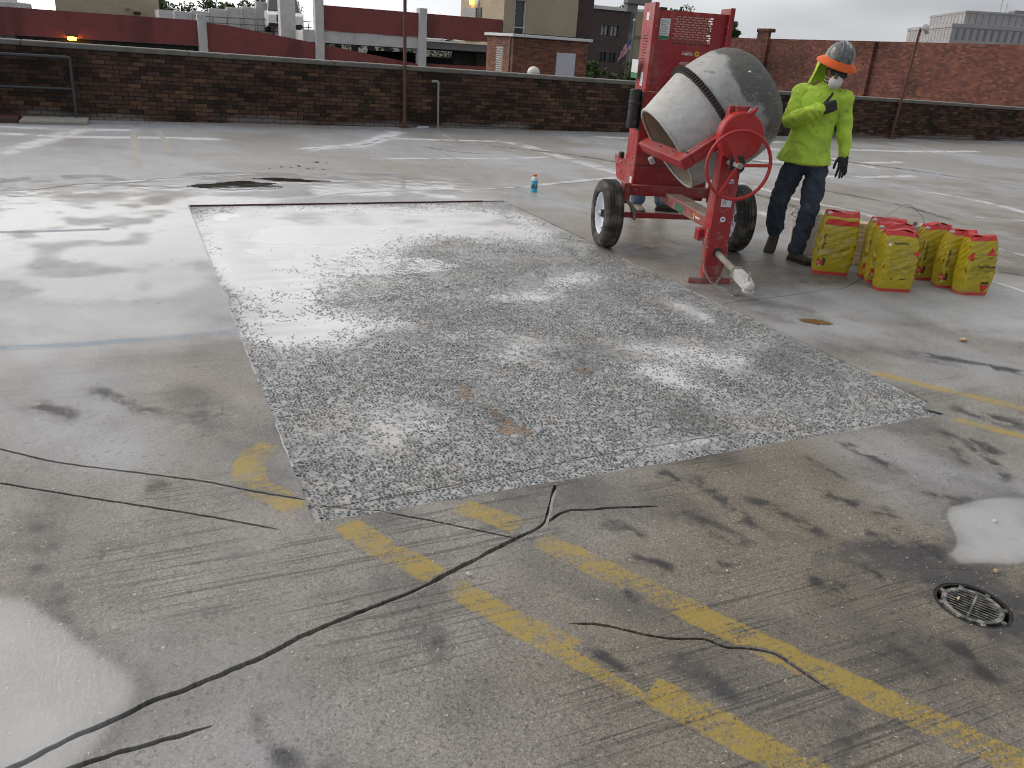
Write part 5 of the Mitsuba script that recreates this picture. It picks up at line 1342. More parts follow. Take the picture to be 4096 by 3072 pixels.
# dumping gear cover and wheel on the post
mp('gear_cover', revolve([(0, 0), (0, 0.166), (0.012, 0.172), (0.075, 0.166), (0.085, 0.155), (0.088, 0)], [-0.062, -1.103, 1.095], [0, -1, 0], 64), 'm_wheel_red', smooth=35)
mp('cover_tab', rbox([-0.12, -1.13, 1.24], [-0.03, -1.10, 1.298], 0.006), 'm_mixer_red')
mp('lock_handle', hull([[-0.04, -1.20, 1.235], [0.0, -1.21, 1.30], [0.015, -1.20, 1.295], [0.0, -1.19, 1.25], [-0.03, -1.15, 1.24], [0.01, -1.15, 1.295]]), 'm_wheel_red')
mp('lock_spring', cyl([-0.045, -1.17, 1.25], [-0.035, -1.19, 1.285], 0.008, 10), 'm_chrome')
HC = np.array([-0.095, -1.275, 0.905])
th = np.linspace(0, 2 * np.pi, 72, endpoint=False)
hw = mp('hand_wheel', tube(np.c_[HC[0] + 0.238 * np.cos(th), HC[1] + 0 * th, HC[2] + 0.238 * np.sin(th)], 0.0125, 12, closed=True), 'm_wheel_red', smooth=60, label='red dumping hand wheel')
for a in (2, 122, 242):
    c_, s_ = math.cos(math.radians(a)), math.sin(math.radians(a))
    sub(hw, 'spoke', moved(rbox([0.02, -0.005, -0.011], [0.228, 0.005, 0.011], 0.002), frame(HC, [c_, 0, s_], [0, 1, 0], [-s_, 0, c_])), 'm_wheel_red')
sub(hw, 'hub', cyl([HC[0], -1.10, HC[2]], [HC[0], -1.31, HC[2]], 0.021, 20), 'm_pipe_dirty', smooth=40)
sub(hw, 'pinion_plate', rbox([-0.14, -1.215, 0.86], [-0.035, -1.195, 0.965], 0.008), 'm_gear')
mp('gear_bracket', hull([[-0.11, -1.205, 0.935], [-0.06, -1.205, 0.935], [-0.155, -1.2, 1.08], [-0.01, -1.2, 1.06], [-0.11, -1.19, 0.935], [-0.06, -1.19, 0.935], [-0.155, -1.19, 1.08], [-0.01, -1.19, 1.06]]), 'm_wheel_red')

# engine housing
eh = mp('engine_housing', rbox([-0.425, 0.15, 0.50], [0.26, 0.44, 1.298], 0.008), 'm_mixer_red')
lowb = sg.Polygon([(0.43, 0.494), (0.695, 0.502), (0.83, 0.684), (0.825, 0.70), (0.43, 0.70)])
mp('battery_box', moved(extr(lowb, 0.45), frame([-0.42, 0, 0], [0, 1, 0], [0, 0, 1], [1, 0, 0])), 'm_mixer_red')
sub(eh, 'seam', rbox([-0.427, 0.146, 0.690], [0.262, 0.15, 0.695], 0.0005), 'm_gear')
sub(eh, 'rear_leg', rbox([0.16, 0.16, 0.40], [0.25, 0.30, 0.50], 0.005), 'm_mixer_red')
for yy, zz in ((0.70, 0.62), (0.56, 0.585), (0.57, 0.66), (0.28, 0.68), (0.22, 0.75)):
    sub(eh, 'bolt', cyl([-0.4255, yy, zz], [-0.440, yy, zz], 0.011, 6), 'm_chrome')
sub(eh, 'latch', rbox([-0.47, 0.47, 0.70], [-0.43, 0.53, 0.76], 0.008), 'm_black')
sub(eh, 'sticker', rbox([-0.4275, 0.175, 0.515], [-0.4252, 0.235, 0.585], 0.0005), 'm_sticker')
# lifted engine cover: shell with slots cut through
slots = []
for r in range(12):
    zc = 1.893 - r * 0.0185
    x0 = -0.232 + (0.018 if r % 2 == 0 else 0.0)
    while x0 < 0.10:
        x1 = min(x0 + 0.039, 0.104)
        if x1 - x0 > 0.012: slots.append(sg.LineString([(x0 + 0.0045, zc), (x1 - 0.0045, zc)]).buffer(0.0045, 4))
        x0 += 0.0485
front = sg.box(-0.405, 1.302, 0.24, 1.935).difference(so.unary_union(slots))
FPL = frame([0, 0.15, 0], [1, 0, 0], [0, 0, 1], [0, -1, 0])
ec = mp('engine_cover', moved(extr(front, 0.003, -0.0015), FPL), 'm_mixer_red', label='raised red engine cover with rows of slots')
ss = []
for r in range(13):
    for c_ in range(3):
        yc, zc = 0.20 + c_ * 0.045 + 0.012 * (r % 2), 1.735 - r * 0.0225
        ss.append(sg.LineString([(yc - 0.012, zc), (yc + 0.012, zc)]).buffer(0.005, 4))
side = sg.box(0.095, 1.302, 0.40, 1.985).difference(so.unary_union(ss))
SPL = frame([-0.425, 0, 0], [0, 1, 0], [0, 0, 1], [1, 0, 0])
sub(ec, 'side_panel', moved(extr(side, 0.003), SPL), 'm_mixer_red')
sub(ec, 'side_panel', moved(extr(sg.box(0.095, 1.302, 0.40, 1.985), 0.003), frame([0.258, 0, 0], [0, 1, 0], [0, 0, 1], [1, 0, 0])), 'm_mixer_red')
sub(ec, 'flange', rbox([-0.4215, 0.095, 1.302], [-0.39, 0.099, 1.985], 0.001), 'm_mixer_red')
sub(ec, 'flange', rbox([0.222, 0.095, 1.302], [0.2575, 0.099, 1.985], 0.001), 'm_mixer_red')
sub(ec, 'inner_bracket', rbox([-0.30, 0.30, 1.47], [0.20, 0.36, 1.70], 0.01), 'm_muffler')
sub(ec, 'top_latch', rbox([-0.36, 0.155, 1.935], [-0.30, 0.20, 1.955], 0.003), 'm_black')
sub(ec, 'info_sticker', rbox([-0.350, 0.1462, 1.713], [-0.263, 0.1483, 1.873], 0.0005), 'm_sticker')
sub(ec, 'info_sticker_base', rbox([-0.349, 0.1454, 1.714], [-0.264, 0.1461, 1.742], 0.0003), 'm_sticker_green')
for i in range(8): sub(ec, 'sticker_print', rbox([-0.340, 0.1454, 1.757 + i * 0.0135], [-0.276 - 0.008 * (i % 3), 0.1461, 1.761 + i * 0.0135], 0.0003), 'm_sticker_ink')
UP = lambda x, z, d=0.0: frame([x, 0.1484 - d, z], [-1, 0, 0], [0, 0, -1], [0, -1, 0])     # upside down on the cover
sub(ec, 'lettering', moved(text('SUNBELT', 0.0155, 0.0012, True, 0.100), UP(-0.083, 1.6205)), 'm_decal_white')
sub(ec, 'lettering', moved(text('RENTALS', 0.0072, 0.0012, False, 0.072), UP(-0.090, 1.6330 - 0.004 + 0.0035)), 'm_decal_white')
gear = sg.Polygon([((0.0245 if k % 2 else 0.0175) * math.cos(k * math.pi / 12), (0.0245 if k % 2 else 0.0175) * math.sin(k * math.pi / 12)) for k in range(24)]).difference(sg.Point(0, 0).buffer(0.0075, 8))
sub(ec, 'gear_emblem', moved(extr(gear, 0.0012), UP(0.001, 1.618)), 'm_decal_yellow')
sub(ec, 'lettering', moved(text('MULTIQUIP', 0.0195, 0.0012, False, 0.134), UP(-0.076, 1.550)), 'm_decal_white')
sub(ec, 'emblem_block', moved(extr(sg.box(-0.07, 0.0, 0.07, 0.082).buffer(0.003), 0.0012), UP(-0.077, 1.516)), 'm_decal_white')
sub(ec, 'lettering', moved(text('MQ', 0.056, 0.0012, True, 0.122), UP(-0.077, 1.502, 0.0013)), 'm_decal_red')
SP = lambda y, z: frame([-0.4252, y, z], [0, -1, 0], [0, 0, 1], [-1, 0, 0])
sub(ec, 'side_sticker', moved(extr(sg.box(-0.035, -0.03, 0.035, 0.03), 0.001), SP(0.26, 1.885)), 'm_sticker')
sub(ec, 'side_sticker', moved(extr(sg.box(-0.035, -0.055, 0.035, 0.055), 0.001), SP(0.24, 1.395)), 'm_sticker')
sub(eh, 'maker_plate', moved(extr(sg.box(-0.045, -0.016, 0.045, 0.016), 0.001), SP(0.22, 1.265)), 'm_sticker')
sub(eh, 'maker_print', moved(text('MQ', 0.022, 0.0006, True, 0.06), frame([-0.4264, 0.22, 1.276], [0, 1, 0], [0, 0, -1], [-1, 0, 0])), 'm_sticker_ink')
tag = thing('paper_tag', 'white and green paper tag hanging from the side of the raised engine cover', 'tag')
add(tag + '__sheet', moved(rbox([-0.463, 0.26, 1.440], [-0.461, 0.45, 1.545], 0.0005), MX), 'm_sticker')
add(tag + '__green_end', moved(rbox([-0.463, 0.26, 1.395], [-0.461, 0.45, 1.439], 0.0005), MX), 'm_sticker_green')
add(tag + '__wire', moved(cyl([-0.462, 0.30, 1.543], [-0.428, 0.26, 1.56], 0.002, 6), MX), 'm_black')
mf = mp('muffler', revolve([(0, 0), (0, 0.046), (0.012, 0.051), (0.10, 0.051), (0.195, 0.051), (0.20, 0.055), (0.215, 0.055), (0.22, 0.049), (0.305, 0.049), (0.315, 0.042), (0.315, 0)], [-0.482, 0.165, 1.0], [0, 0, 1], 32), 'm_muffler', smooth=30)
sub(mf, 'guard_strip', rbox([-0.436, 0.115, 0.985], [-0.427, 0.215, 1.30], 0.003), 'm_muffler')
# ------------------------------------------------------------------ people
mat('m_skin', proc(lambda p, n, uv: mix((0.13, 0.070, 0.045), (0.19, 0.105, 0.07), fbm(p.x * 20, p.y * 20, p.z * 20, 3))), roughness=0.55)


def shirt_color(p, n, uv):
    c = mix((0.40, 0.62, 0.055), (0.48, 0.68, 0.08), fbm(p.x * 8, p.y * 8, p.z * 8, 3))
    d = 0.8 * smoothstep(0.50, 0.80, fbm(p.x * 11, p.y * 11, p.z * 9, 5)) + 0.9 * smoothstep(0.80, 0.88, noise(p.x * 40, p.y * 40, p.z * 22))
    return mix(c, (0.13, 0.15, 0.06), dr.clip(0.42 * d, 0, 0.6))


mat('m_hivis', proc(shirt_color), proc(lambda p, n, uv: fbm(p.x * 22 + p.z * 9, p.y * 22 - p.z * 9, p.z * 16, 3), eps=0.003), 0.006, roughness=0.8, sheen=0.3)
mat('m_jeans', proc(lambda p, n, uv: mix(mix((0.022, 0.028, 0.042), (0.055, 0.072, 0.105), fbm(p.x * 7, p.y * 7, p.z * 4, 4)), (0.09, 0.11, 0.14), 0.5 * smoothstep(0.62, 0.8, fbm(p.x * 9, p.y * 9, p.z * 6, 3)))),
    proc(lambda p, n, uv: fbm(p.x * 18, p.y * 18, p.z * 14, 3), eps=0.003), 0.014, roughness=0.9)
mat('m_jeans_blue', proc(lambda p, n, uv: mix((0.04, 0.07, 0.12), (0.11, 0.16, 0.24), fbm(p.x * 12, p.y * 12, p.z * 20, 4))), roughness=0.9)
mat('m_boot', proc(lambda p, n, uv: mix((0.022, 0.018, 0.013), (0.075, 0.062, 0.045), fbm(p.x * 25, p.y * 25, p.z * 25, 4))), roughness=0.7)
mat('m_boot_sole', (0.02, 0.018, 0.016), roughness=0.8)
mat('m_boot_tan', proc(lambda p, n, uv: mix((0.10, 0.085, 0.065), (0.26, 0.23, 0.19), fbm(p.x * 20, p.y * 20, p.z * 20, 3))), roughness=0.8)
mat('m_glove', proc(lambda p, n, uv: mix((0.016, 0.016, 0.019), (0.045, 0.045, 0.05), fbm(p.x * 60, p.y * 60, p.z * 60, 3))), roughness=0.85)
mat('m_orange', (0.68, 0.11, 0.012), roughness=0.6)


def helmet_color(p, n, uv):
    c = mix((0.055, 0.06, 0.065), (0.14, 0.145, 0.15), smoothstep(0.3, 0.7, fbm(p.x * 30, p.y * 30, p.z * 30, 4)))
    st = smoothstep(0.56, 0.60, noise(p.x * 15 + 2.3, p.y * 15, p.z * 15 + 0.8))
    return mix(c, (0.38, 0.37, 0.34), 0.8 * st)


mat('m_helmet', proc(helmet_color), roughness=0.35, clearcoat=0.2)
mat('m_mask', proc(lambda p, n, uv: mix((0.62, 0.61, 0.62), (0.42, 0.41, 0.38), smoothstep(0.55, 0.8, fbm(p.x * 40, p.y * 40, p.z * 40, 3)))), roughness=0.8)
mat('m_lens_dark', (0.008, 0.009, 0.014), roughness=0.06, clearcoat=1.0)
mat('m_hair', (0.012, 0.010, 0.009), roughness=0.7)

PB = np.array([5.2, 5.35, 0.0])
_v = PB[:2] / np.linalg.norm(PB[:2])
PF = frame(PB, [_v[1], -_v[0], 0], [_v[0], _v[1], 0], [0, 0, 1])   # x to the worker's left, y away from the camera, z up
w1 = thing('person', 'worker in a lime green shirt, dark jeans and hard hat walking beside the mixer', 'person')


def wp(part, mesh, m, smooth=True, label=None, who=None):
    return add((who or w1) + '__' + part, moved(mesh, PF), m, smooth=smooth, label=label)


def wrinkle(mesh, amp, sc, seed, zs=1.0):
    n = mesh.vertex_normals
    d = (meshkit.fbm(mesh.vertices * np.array([sc, sc, sc * zs]), 3, seed) - 0.5) * 2
    mesh.vertices = mesh.vertices + n * (amp * d)[:, None]
    return mesh


def ridge(mesh, amp, sc, seed, zs=1.5):
    p = mesh.vertices @ np.array([[0.8, 0.36, 0.48], [-0.6, 0.48, 0.64], [0.0, -0.8, 0.6]]) * np.array([sc, sc, sc * zs])
    p = p + 0.8 * (meshkit.noise(p * 0.7 + 5, seed + 1)[:, None] - 0.5)
    r = 1 - np.abs(2 * meshkit.noise(p, seed) - 1)
    mesh.vertices = mesh.vertices + mesh.vertex_normals * (amp * (r ** 3 - 0.25))[:, None]
    return mesh


# joints
hipR, hipL, knR, knL, anR, anL = (-0.095, 0.055, 0.82), (0.075, 0.03, 0.82), (-0.175, 0.10, 0.50), (0.085, -0.06, 0.475), (-0.175, 0.26, 0.15), (0.045, 0.0, 0.095)
shR, shL, elR, elL, wrR, wrL = (-0.160, 0.05, 1.378), (0.178, 0.0, 1.362), (-0.205, -0.03, 1.165), (0.225, 0.06, 1.15), (0.02, -0.175, 1.275), (0.268, 0.01, 0.93)
neck, head = (0.045, 0.01, 1.44), (0.078, -0.02, 1.56)
body = smooth_union([[((-0.02, 0.03, 0.90), (0.12, 0.075, 0.10)), ((-0.01, 0.035, 1.12), (0.11, 0.06, 0.1))], [((-0.01, 0.035, 1.12), (0.11, 0.06, 0.1)), ((0.01, 0.035, 1.32), (0.12, 0.06, 0.07))],
                     [((0.01, 0.035, 1.32), (0.11, 0.055, 0.06)), (neck, 0.054)], [(neck, 0.056), ((0.066, -0.005, 1.51), 0.06)],
                     [(head, (0.074, 0.088, 0.085)), ((0.075, -0.035, 1.485), (0.055, 0.06, 0.045))], [((0.078, 0.0, 1.61), (0.078, 0.092, 0.075)), (head, (0.074, 0.088, 0.08))],
                     [(shR, 0.042), (elR, 0.038)], [(elR, 0.042), (wrR, 0.03)], [(shL, 0.042), (elL, 0.036)], [(elL, 0.042), (wrL, 0.03)], [((0.01, 0.035, 1.34), 0.05), (shR, 0.042)], [((0.01, 0.03, 1.34), 0.05), (shL, 0.042)],
                     [((-0.02, 0.02, 0.9), (0.12, 0.08, 0.08)), (hipR, 0.08)], [((-0.02, 0.02, 0.9), (0.12, 0.08, 0.08)), (hipL, 0.08)], [(hipR, 0.075), (knR, 0.055)], [(knR, 0.05), (anR, 0.036)], [(hipL, 0.075), (knL, 0.055)], [(knL, 0.05), (anL, 0.036)],
                     [((0.082, -0.105, 1.548), 0.012), ((0.080, -0.118, 1.522), 0.016)], [((0.004, 0.0, 1.555), (0.008, 0.016, 0.028)), ((0.010, 0.0, 1.53), (0.008, 0.012, 0.016))], [((0.150, -0.005, 1.555), (0.008, 0.016, 0.028)), ((0.146, -0.005, 1.53), (0.008, 0.012, 0.016))]], 0.014, 8)
scene[w1] = mikit.ply(moved(body, PF), 'm_skin', smooth=True)
torso = [((-0.022, 0.03, 0.838), (0.208, 0.150, 0.012)), ((-0.025, 0.03, 0.93), (0.185, 0.140, 0.08)), ((-0.02, 0.03, 1.10), (0.165, 0.122, 0.10))]
shirt = smooth_union([torso[:2], torso[1:], [torso[2], ((0.00, 0.03, 1.30), (0.185, 0.125, 0.09))], [((0.00, 0.03, 1.30), (0.185, 0.125, 0.09)), ((0.02, 0.02, 1.405), (0.14, 0.085, 0.045))], [((0.02, 0.02, 1.40), (0.14, 0.085, 0.045)), ((0.046, 0.015, 1.455), (0.075, 0.07, 0.022))],
                      [((-0.10, 0.045, 1.385), 0.066), (shR, 0.071)], [((0.12, 0.02, 1.375), 0.064), (shL, 0.068)], [(shR, 0.071), (elR, 0.064)], [(elR, 0.066), ((-0.085, -0.13, 1.225), 0.060)], [((-0.085, -0.13, 1.225), 0.060), (np.array(wrR) - [0.012, -0.008, 0.003], 0.047)],
                      [(shL, 0.068), (elL, 0.060)], [(elL, 0.062), ((0.250, 0.03, 1.02), 0.054)], [((0.250, 0.03, 1.02), 0.052), ((0.266, 0.012, 0.945), 0.044)], [((-0.13, 0.06, 0.845), (0.13, 0.09, 0.012)), ((-0.20, 0.07, 0.852), (0.055, 0.05, 0.010)), ((-0.10, 0.04, 1.0), (0.10, 0.1, 0.05))]], 0.012, 7)
wrinkle(shirt, 0.008, 11, 3, 1.6)
ridge(shirt, 0.011, 8.5, 21)
ridge(shirt, 0.003, 17, 33)
# gathered folds along the right sleeve
vv = shirt.vertices
tpar = np.clip(((vv - np.array(elR)) @ (np.array(wrR) - elR)) / np.sum((np.array(wrR) - elR) ** 2), 0, 1)
dist = np.linalg.norm(vv - (np.array(elR) + tpar[:, None] * (np.array(wrR) - elR)), axis=1)
shirt.vertices = vv + shirt.vertex_normals * (0.0055 * np.sin(tpar * 42 + 3 * meshkit.noise(vv * 20)) * np.exp(-(dist / 0.075) ** 4) * (tpar > 0.02) * (tpar < 0.98))[:, None]
wp('shirt', shirt, 'm_hivis')
jeans = smooth_union([[((-0.015, 0.03, 0.86), (0.150, 0.112, 0.05)), (hipR, 0.092)], [((-0.015, 0.03, 0.86), (0.150, 0.112, 0.05)), (hipL, 0.090)], [(hipR, 0.092), ((-0.135, 0.08, 0.66), 0.089)], [((-0.135, 0.08, 0.66), 0.089), (knR, 0.076)], [(knR, 0.074), ((-0.178, 0.17, 0.34), 0.070)], [((-0.178, 0.17, 0.34), 0.070), ((-0.170, 0.245, 0.215), 0.068)],
                      [(hipL, 0.090), ((0.085, -0.02, 0.64), 0.085)], [((0.085, -0.02, 0.64), 0.085), (knL, 0.075)], [(knL, 0.073), ((0.066, -0.02, 0.28), 0.068)], [((0.066, -0.02, 0.28), 0.068), ((0.047, 0.0, 0.115), 0.066)]], 0.014, 6)
wrinkle(jeans, 0.010, 10, 5, 1.8)
ridge(jeans, 0.014, 8.5, 41, 2.2)
ridge(jeans, 0.007, 17, 47, 1.8)
wp('jeans', jeans, 'm_jeans')


def boot(ank, toe_dir, pitch, part, upper, size=1.0, who=None, M=PF):
    d = np.array([*toe_dir, 0.0]); d /= np.linalg.norm(d)
    n = np.array([-d[1], d[0], 0])
    cp_, sp_ = math.cos(pitch), math.sin(pitch)
    f = d * cp_ - np.array([0, 0, 1]) * sp_
    u = d * sp_ + np.array([0, 0, 1]) * cp_
    F = frame(ank, f, n, u)
    up = smooth_union([[((0, 0, 0.05), (0.046, 0.042, 0.03)), ((-0.01, 0, -0.03), (0.048, 0.040, 0.03))], [((-0.01, 0, -0.03), (0.048, 0.040, 0.03)), ((-0.035, 0, -0.062), (0.036, 0.036, 0.024)), ((0.06, 0, -0.052), (0.05, 0.043, 0.033))], [((0.06, 0, -0.052), (0.05, 0.043, 0.030)), ((0.145, 0.004, -0.060), (0.042, 0.046, 0.026))]], 0.012, 5)
    so_ = hull([[x, y, z] for z in (-0.095, -0.075) for x, y in ((-0.075, -0.02), (-0.075, 0.02), (-0.05, -0.038), (-0.05, 0.038), (0.03, -0.036), (0.03, 0.036), (0.11, -0.05), (0.11, 0.05), (0.165, -0.044), (0.165, 0.044), (0.192, 0.012), (0.192, -0.012))])
    up.apply_scale(size); so_.apply_scale(size)
    k = add((who or w1) + '__' + part, moved(moved(up, F), M), upper, smooth=True)
    add(k + '__sole', moved(moved(so_, F), M), 'm_boot_sole')


boot((0.047, 0.005, 0.096), (0.75, -0.66), 0.0, 'boot', 'm_boot')
boot((-0.175, 0.272, 0.168), (-0.18, -0.98), 0.72, 'boot', 'm_boot')


def glove(palm, fingers, part):
    bones = [palm]
    for chain_ in fingers:
        for a, b in zip(chain_[:-1], chain_[1:]): bones.append([a, b])
    return wp(part, smooth_union(bones, 0.006, 3), 'm_glove')


# right hand: held before the chest in a loose fist, thumb up along the index finger
R0 = np.array(wrR)
fr, uu, ww = np.array([0.92, 0.12, 0.36]), np.array([-0.36, 0.02, 0.93]), np.array([0.1, -0.99, 0.05])   # along the hand, towards the thumb, out of the back (to the camera)


def hp(a, b, c): return R0 + fr * a + uu * b + ww * c


palm = [(hp(-0.012, 0, 0), 0.030), (hp(0.03, 0.018, 0.0), 0.026), (hp(0.085, 0.026, 0.004), 0.020), (hp(0.085, -0.026, 0.004), 0.019), (hp(0.03, -0.02, 0), 0.026)]
fg = []
for i, (b, L) in enumerate(((0.030, 1.0), (0.010, 1.08), (-0.010, 1.0), (-0.029, 0.85))):
    fg.append([(hp(0.086, b, 0.010), 0.0115), (hp(0.086 + 0.026 * L, b, 0.0), 0.0110), (hp(0.086 + 0.026 * L, b - 0.001, -0.026), 0.0105), (hp(0.075, b - 0.001, -0.034), 0.0095)])
fg.append([(hp(0.025, 0.03, -0.004), 0.014), (hp(0.055, 0.052, -0.006), 0.0115), (hp(0.085, 0.075, -0.006), 0.0105), (hp(0.104, 0.094, -0.006), 0.0092)])
glove(palm, fg, 'glove')
# left hand: hanging, fingers loosely spread
L0 = np.array(wrL)
fr, uu, ww = np.array([0.10, -0.08, -0.99]), np.array([-0.95, -0.28, -0.07]), np.array([0.28, -0.95, 0.1])


def hq(a, b, c): return L0 + fr * a + uu * b + ww * c


palm = [(hq(-0.015, 0, 0), 0.029), (hq(0.03, 0.02, 0), 0.022), (hq(0.09, 0.027, 0), 0.016), (hq(0.09, -0.024, 0), 0.015), (hq(0.03, -0.018, 0), 0.022)]
fg = []
for b, L, c, sp_ in ((0.030, 0.95, -0.018, 0.010), (0.011, 1.05, -0.010, 0.003), (-0.008, 1.0, -0.016, -0.003), (-0.026, 0.80, -0.024, -0.010)):
    fg.append([(hq(0.090, b, 0), 0.0112), (hq(0.090 + 0.040 * L, b + sp_ * 0.6, c * 0.3), 0.0104), (hq(0.090 + 0.070 * L, b + sp_, c), 0.0095), (hq(0.090 + 0.092 * L, b + sp_ * 1.1, c * 1.9), 0.0085)])
fg.append([(hq(0.02, 0.028, -0.006), 0.014), (hq(0.052, 0.052, -0.012), 0.0115), (hq(0.085, 0.064, -0.016), 0.0102), (hq(0.108, 0.066, -0.020), 0.0092)])
glove(palm, fg, 'glove')
# head wear: the head is tilted down and to the worker's left
hd = np.array([0.072, -0.006, 1.628])
tz = np.array([0.24, -0.13, 0.95]); tz /= np.linalg.norm(tz)
ty = np.array([0.30, -0.95, 0.0]); ty -= tz * (ty @ tz); ty /= np.linalg.norm(ty)       # towards the face
tx = np.cross(ty, tz)
FH = frame(hd, tx, ty, tz)
dome = revolve([(0.0, 0.116), (0.01, 0.118), (0.045, 0.114), (0.085, 0.098), (0.115, 0.072), (0.135, 0.038), (0.141, 0.0)], [0, 0, 0.02], [0, 0, 1], 48)
dome.vertices *= [0.98, 1.10, 1.0]
rib = []
for xx in (-0.030, 0.0, 0.030):
    t_ = np.linspace(0.25, math.pi - 0.25, 18)
    rib.append(tube(np.c_[np.full(18, xx), 0.123 * np.cos(t_), 0.022 + 0.139 * np.sin(t_) - abs(xx) * 0.16], 0.008, 8))
hm = wp('hard_hat', moved(dome, FH), 'm_helmet', smooth=50, label='scuffed grey hard hat')
wp('hard_hat__crown_rib', moved(cat(rib), FH), 'm_helmet')
th = np.linspace(0, 2 * np.pi, 64, endpoint=False)
bri, bro = [], []
for t_ in th:
    k_ = 0.170 - 0.016 * max(0, math.sin(t_))
    bri.append([0.112 * math.cos(t_), 0.124 * math.sin(t_), 0.030]); bro.append([0.164 * math.cos(t_), k_ * math.sin(t_), -0.012 + 0.006 * math.cos(2 * t_)])
n_ = 64
vb = np.vstack([bri, bro, np.array(bro) - [0, 0, 0.018], np.array(bri) - [0, 0, 0.034]])
fb = []
for j in range(4):
    for i in range(n_):
        a, b_ = j * n_ + i, j * n_ + (i + 1) % n_
        c_, d_ = ((j + 1) % 4) * n_ + i, ((j + 1) % 4) * n_ + (i + 1) % n_
        fb += [[a, c_, d_], [a, d_, b_]]
wp('sun_brim', moved(trimesh.Trimesh(vb, fb, process=False), FH), 'm_orange', smooth=50, label='orange brim shade round the hard hat')
# neck shade: lime cloth falling from the back of the brim to the shoulders
sh_v, sh_f = [], []
NA, NH = 26, 9
for j in range(NH):
    t_ = j / (NH - 1)
    for i in range(NA):
        a = math.radians(238 + 138 * i / (NA - 1))
        top = FH[:3, 3] + FH[:3, :3] @ np.array([0.145 * math.cos(a), 0.155 * math.sin(a), -0.010])
        fold = 0.010 * math.sin(i * 1.4 + j * 0.3) * t_
        bot = np.array([0.042 - (0.158 + fold) * math.cos(a), 0.035 - (0.150 + fold) * math.sin(a) * 0.8, 1.468 - 0.008 * math.sin(i * 0.9)])
        sh_v.append(top * (1 - t_) + bot * t_ + np.array([0, 0.0, 0.0]))
for j in range(NH - 1):
    for i in range(NA - 1):
        a = j * NA + i
        sh_f += [[a, a + 1, a + NA + 1], [a, a + NA + 1, a + NA]]
shade = trimesh.Trimesh(np.array(sh_v), sh_f, process=False)
wp('neck_shade', shade, 'm_hivis')
edge = np.array([sh_v[j * NA + NA - 9] for j in range(NH)]) + np.array([-0.004, 0.004, 0])
wp('neck_shade__trim', tube(edge, 0.006, 8), 'm_orange')
edge = np.array([sh_v[j * NA + NA - 8] for j in range(NH)])
FA = frame([0.080, -0.028, 1.535], tx, ty, tz)
mask = revolve([(0, 0.056), (0.014, 0.055), (0.032, 0.045), (0.046, 0.028), (0.052, 0.010), (0.053, 0.0)], [0, 0.052, -0.042], [0, 1, -0.30], 32)
mask.vertices = (mask.vertices - [0, 0.052, -0.042]) * [0.95, 1, 1.05] + [0, 0.052, -0.042]
wp('dust_mask', moved(mask, FA), 'm_mask', label='white cup dust mask')
for z_ in (-0.03, -0.055):
    t_ = np.linspace(0.35, math.pi - 0.35, 16)
    wp('dust_mask__strap', moved(tube(np.c_[0.083 * np.cos(t_ + math.pi / 2 * 0 - 0) * 1.0, 0.083 * np.sin(t_) - 0.02, np.full(16, z_)], 0.003, 6), FA), 'm_mask')
gl = []
for s in (-1, 1):
    gl.append(moved(rbox([-0.032, -0.006, -0.019], [0.032, 0.006, 0.019], 0.0055), frame([s * 0.034, 0.078 - 0.006, 0.018], [math.cos(0.32), -s * math.sin(0.32), 0], [s * math.sin(0.32), math.cos(0.32), 0], [0, 0, 1])))
gl.append(rbox([-0.012, 0.074, 0.016], [0.012, 0.086, 0.026], 0.003))
wp('safety_glasses', moved(cat(gl), FA), 'm_lens_dark', smooth=30, label='dark wraparound safety glasses')
for s in (-1, 1): wp('safety_glasses__temple', moved(rbox(np.minimum([s * 0.066, -0.02, 0.016], [s * 0.070, 0.066, 0.026]), np.maximum([s * 0.066, -0.02, 0.016], [s * 0.070, 0.066, 0.026]), 0.001), FA), 'm_lens_dark')
wp('hair', moved(hull(trimesh.creation.icosphere(3, 1).vertices[trimesh.creation.icosphere(3, 1).vertices[:, 2] > -0.35] * [0.082, 0.096, 0.08] + [0, -0.012, 0.04]), FA), 'm_hair')

# second worker: behind the mixer, only the lower legs show below the engine housing
w2 = thing('person', 'second worker standing behind the mixer, only his blue jeans and tan boots showing', 'person')
F2 = frame([5.17, 7.50, 0], [0.97, -0.24, 0], [0.24, 0.97, 0], [0, 0, 1])


def w2p(part, mesh, m): return add(w2 + '__' + part, moved(mesh, F2), m, smooth=True)


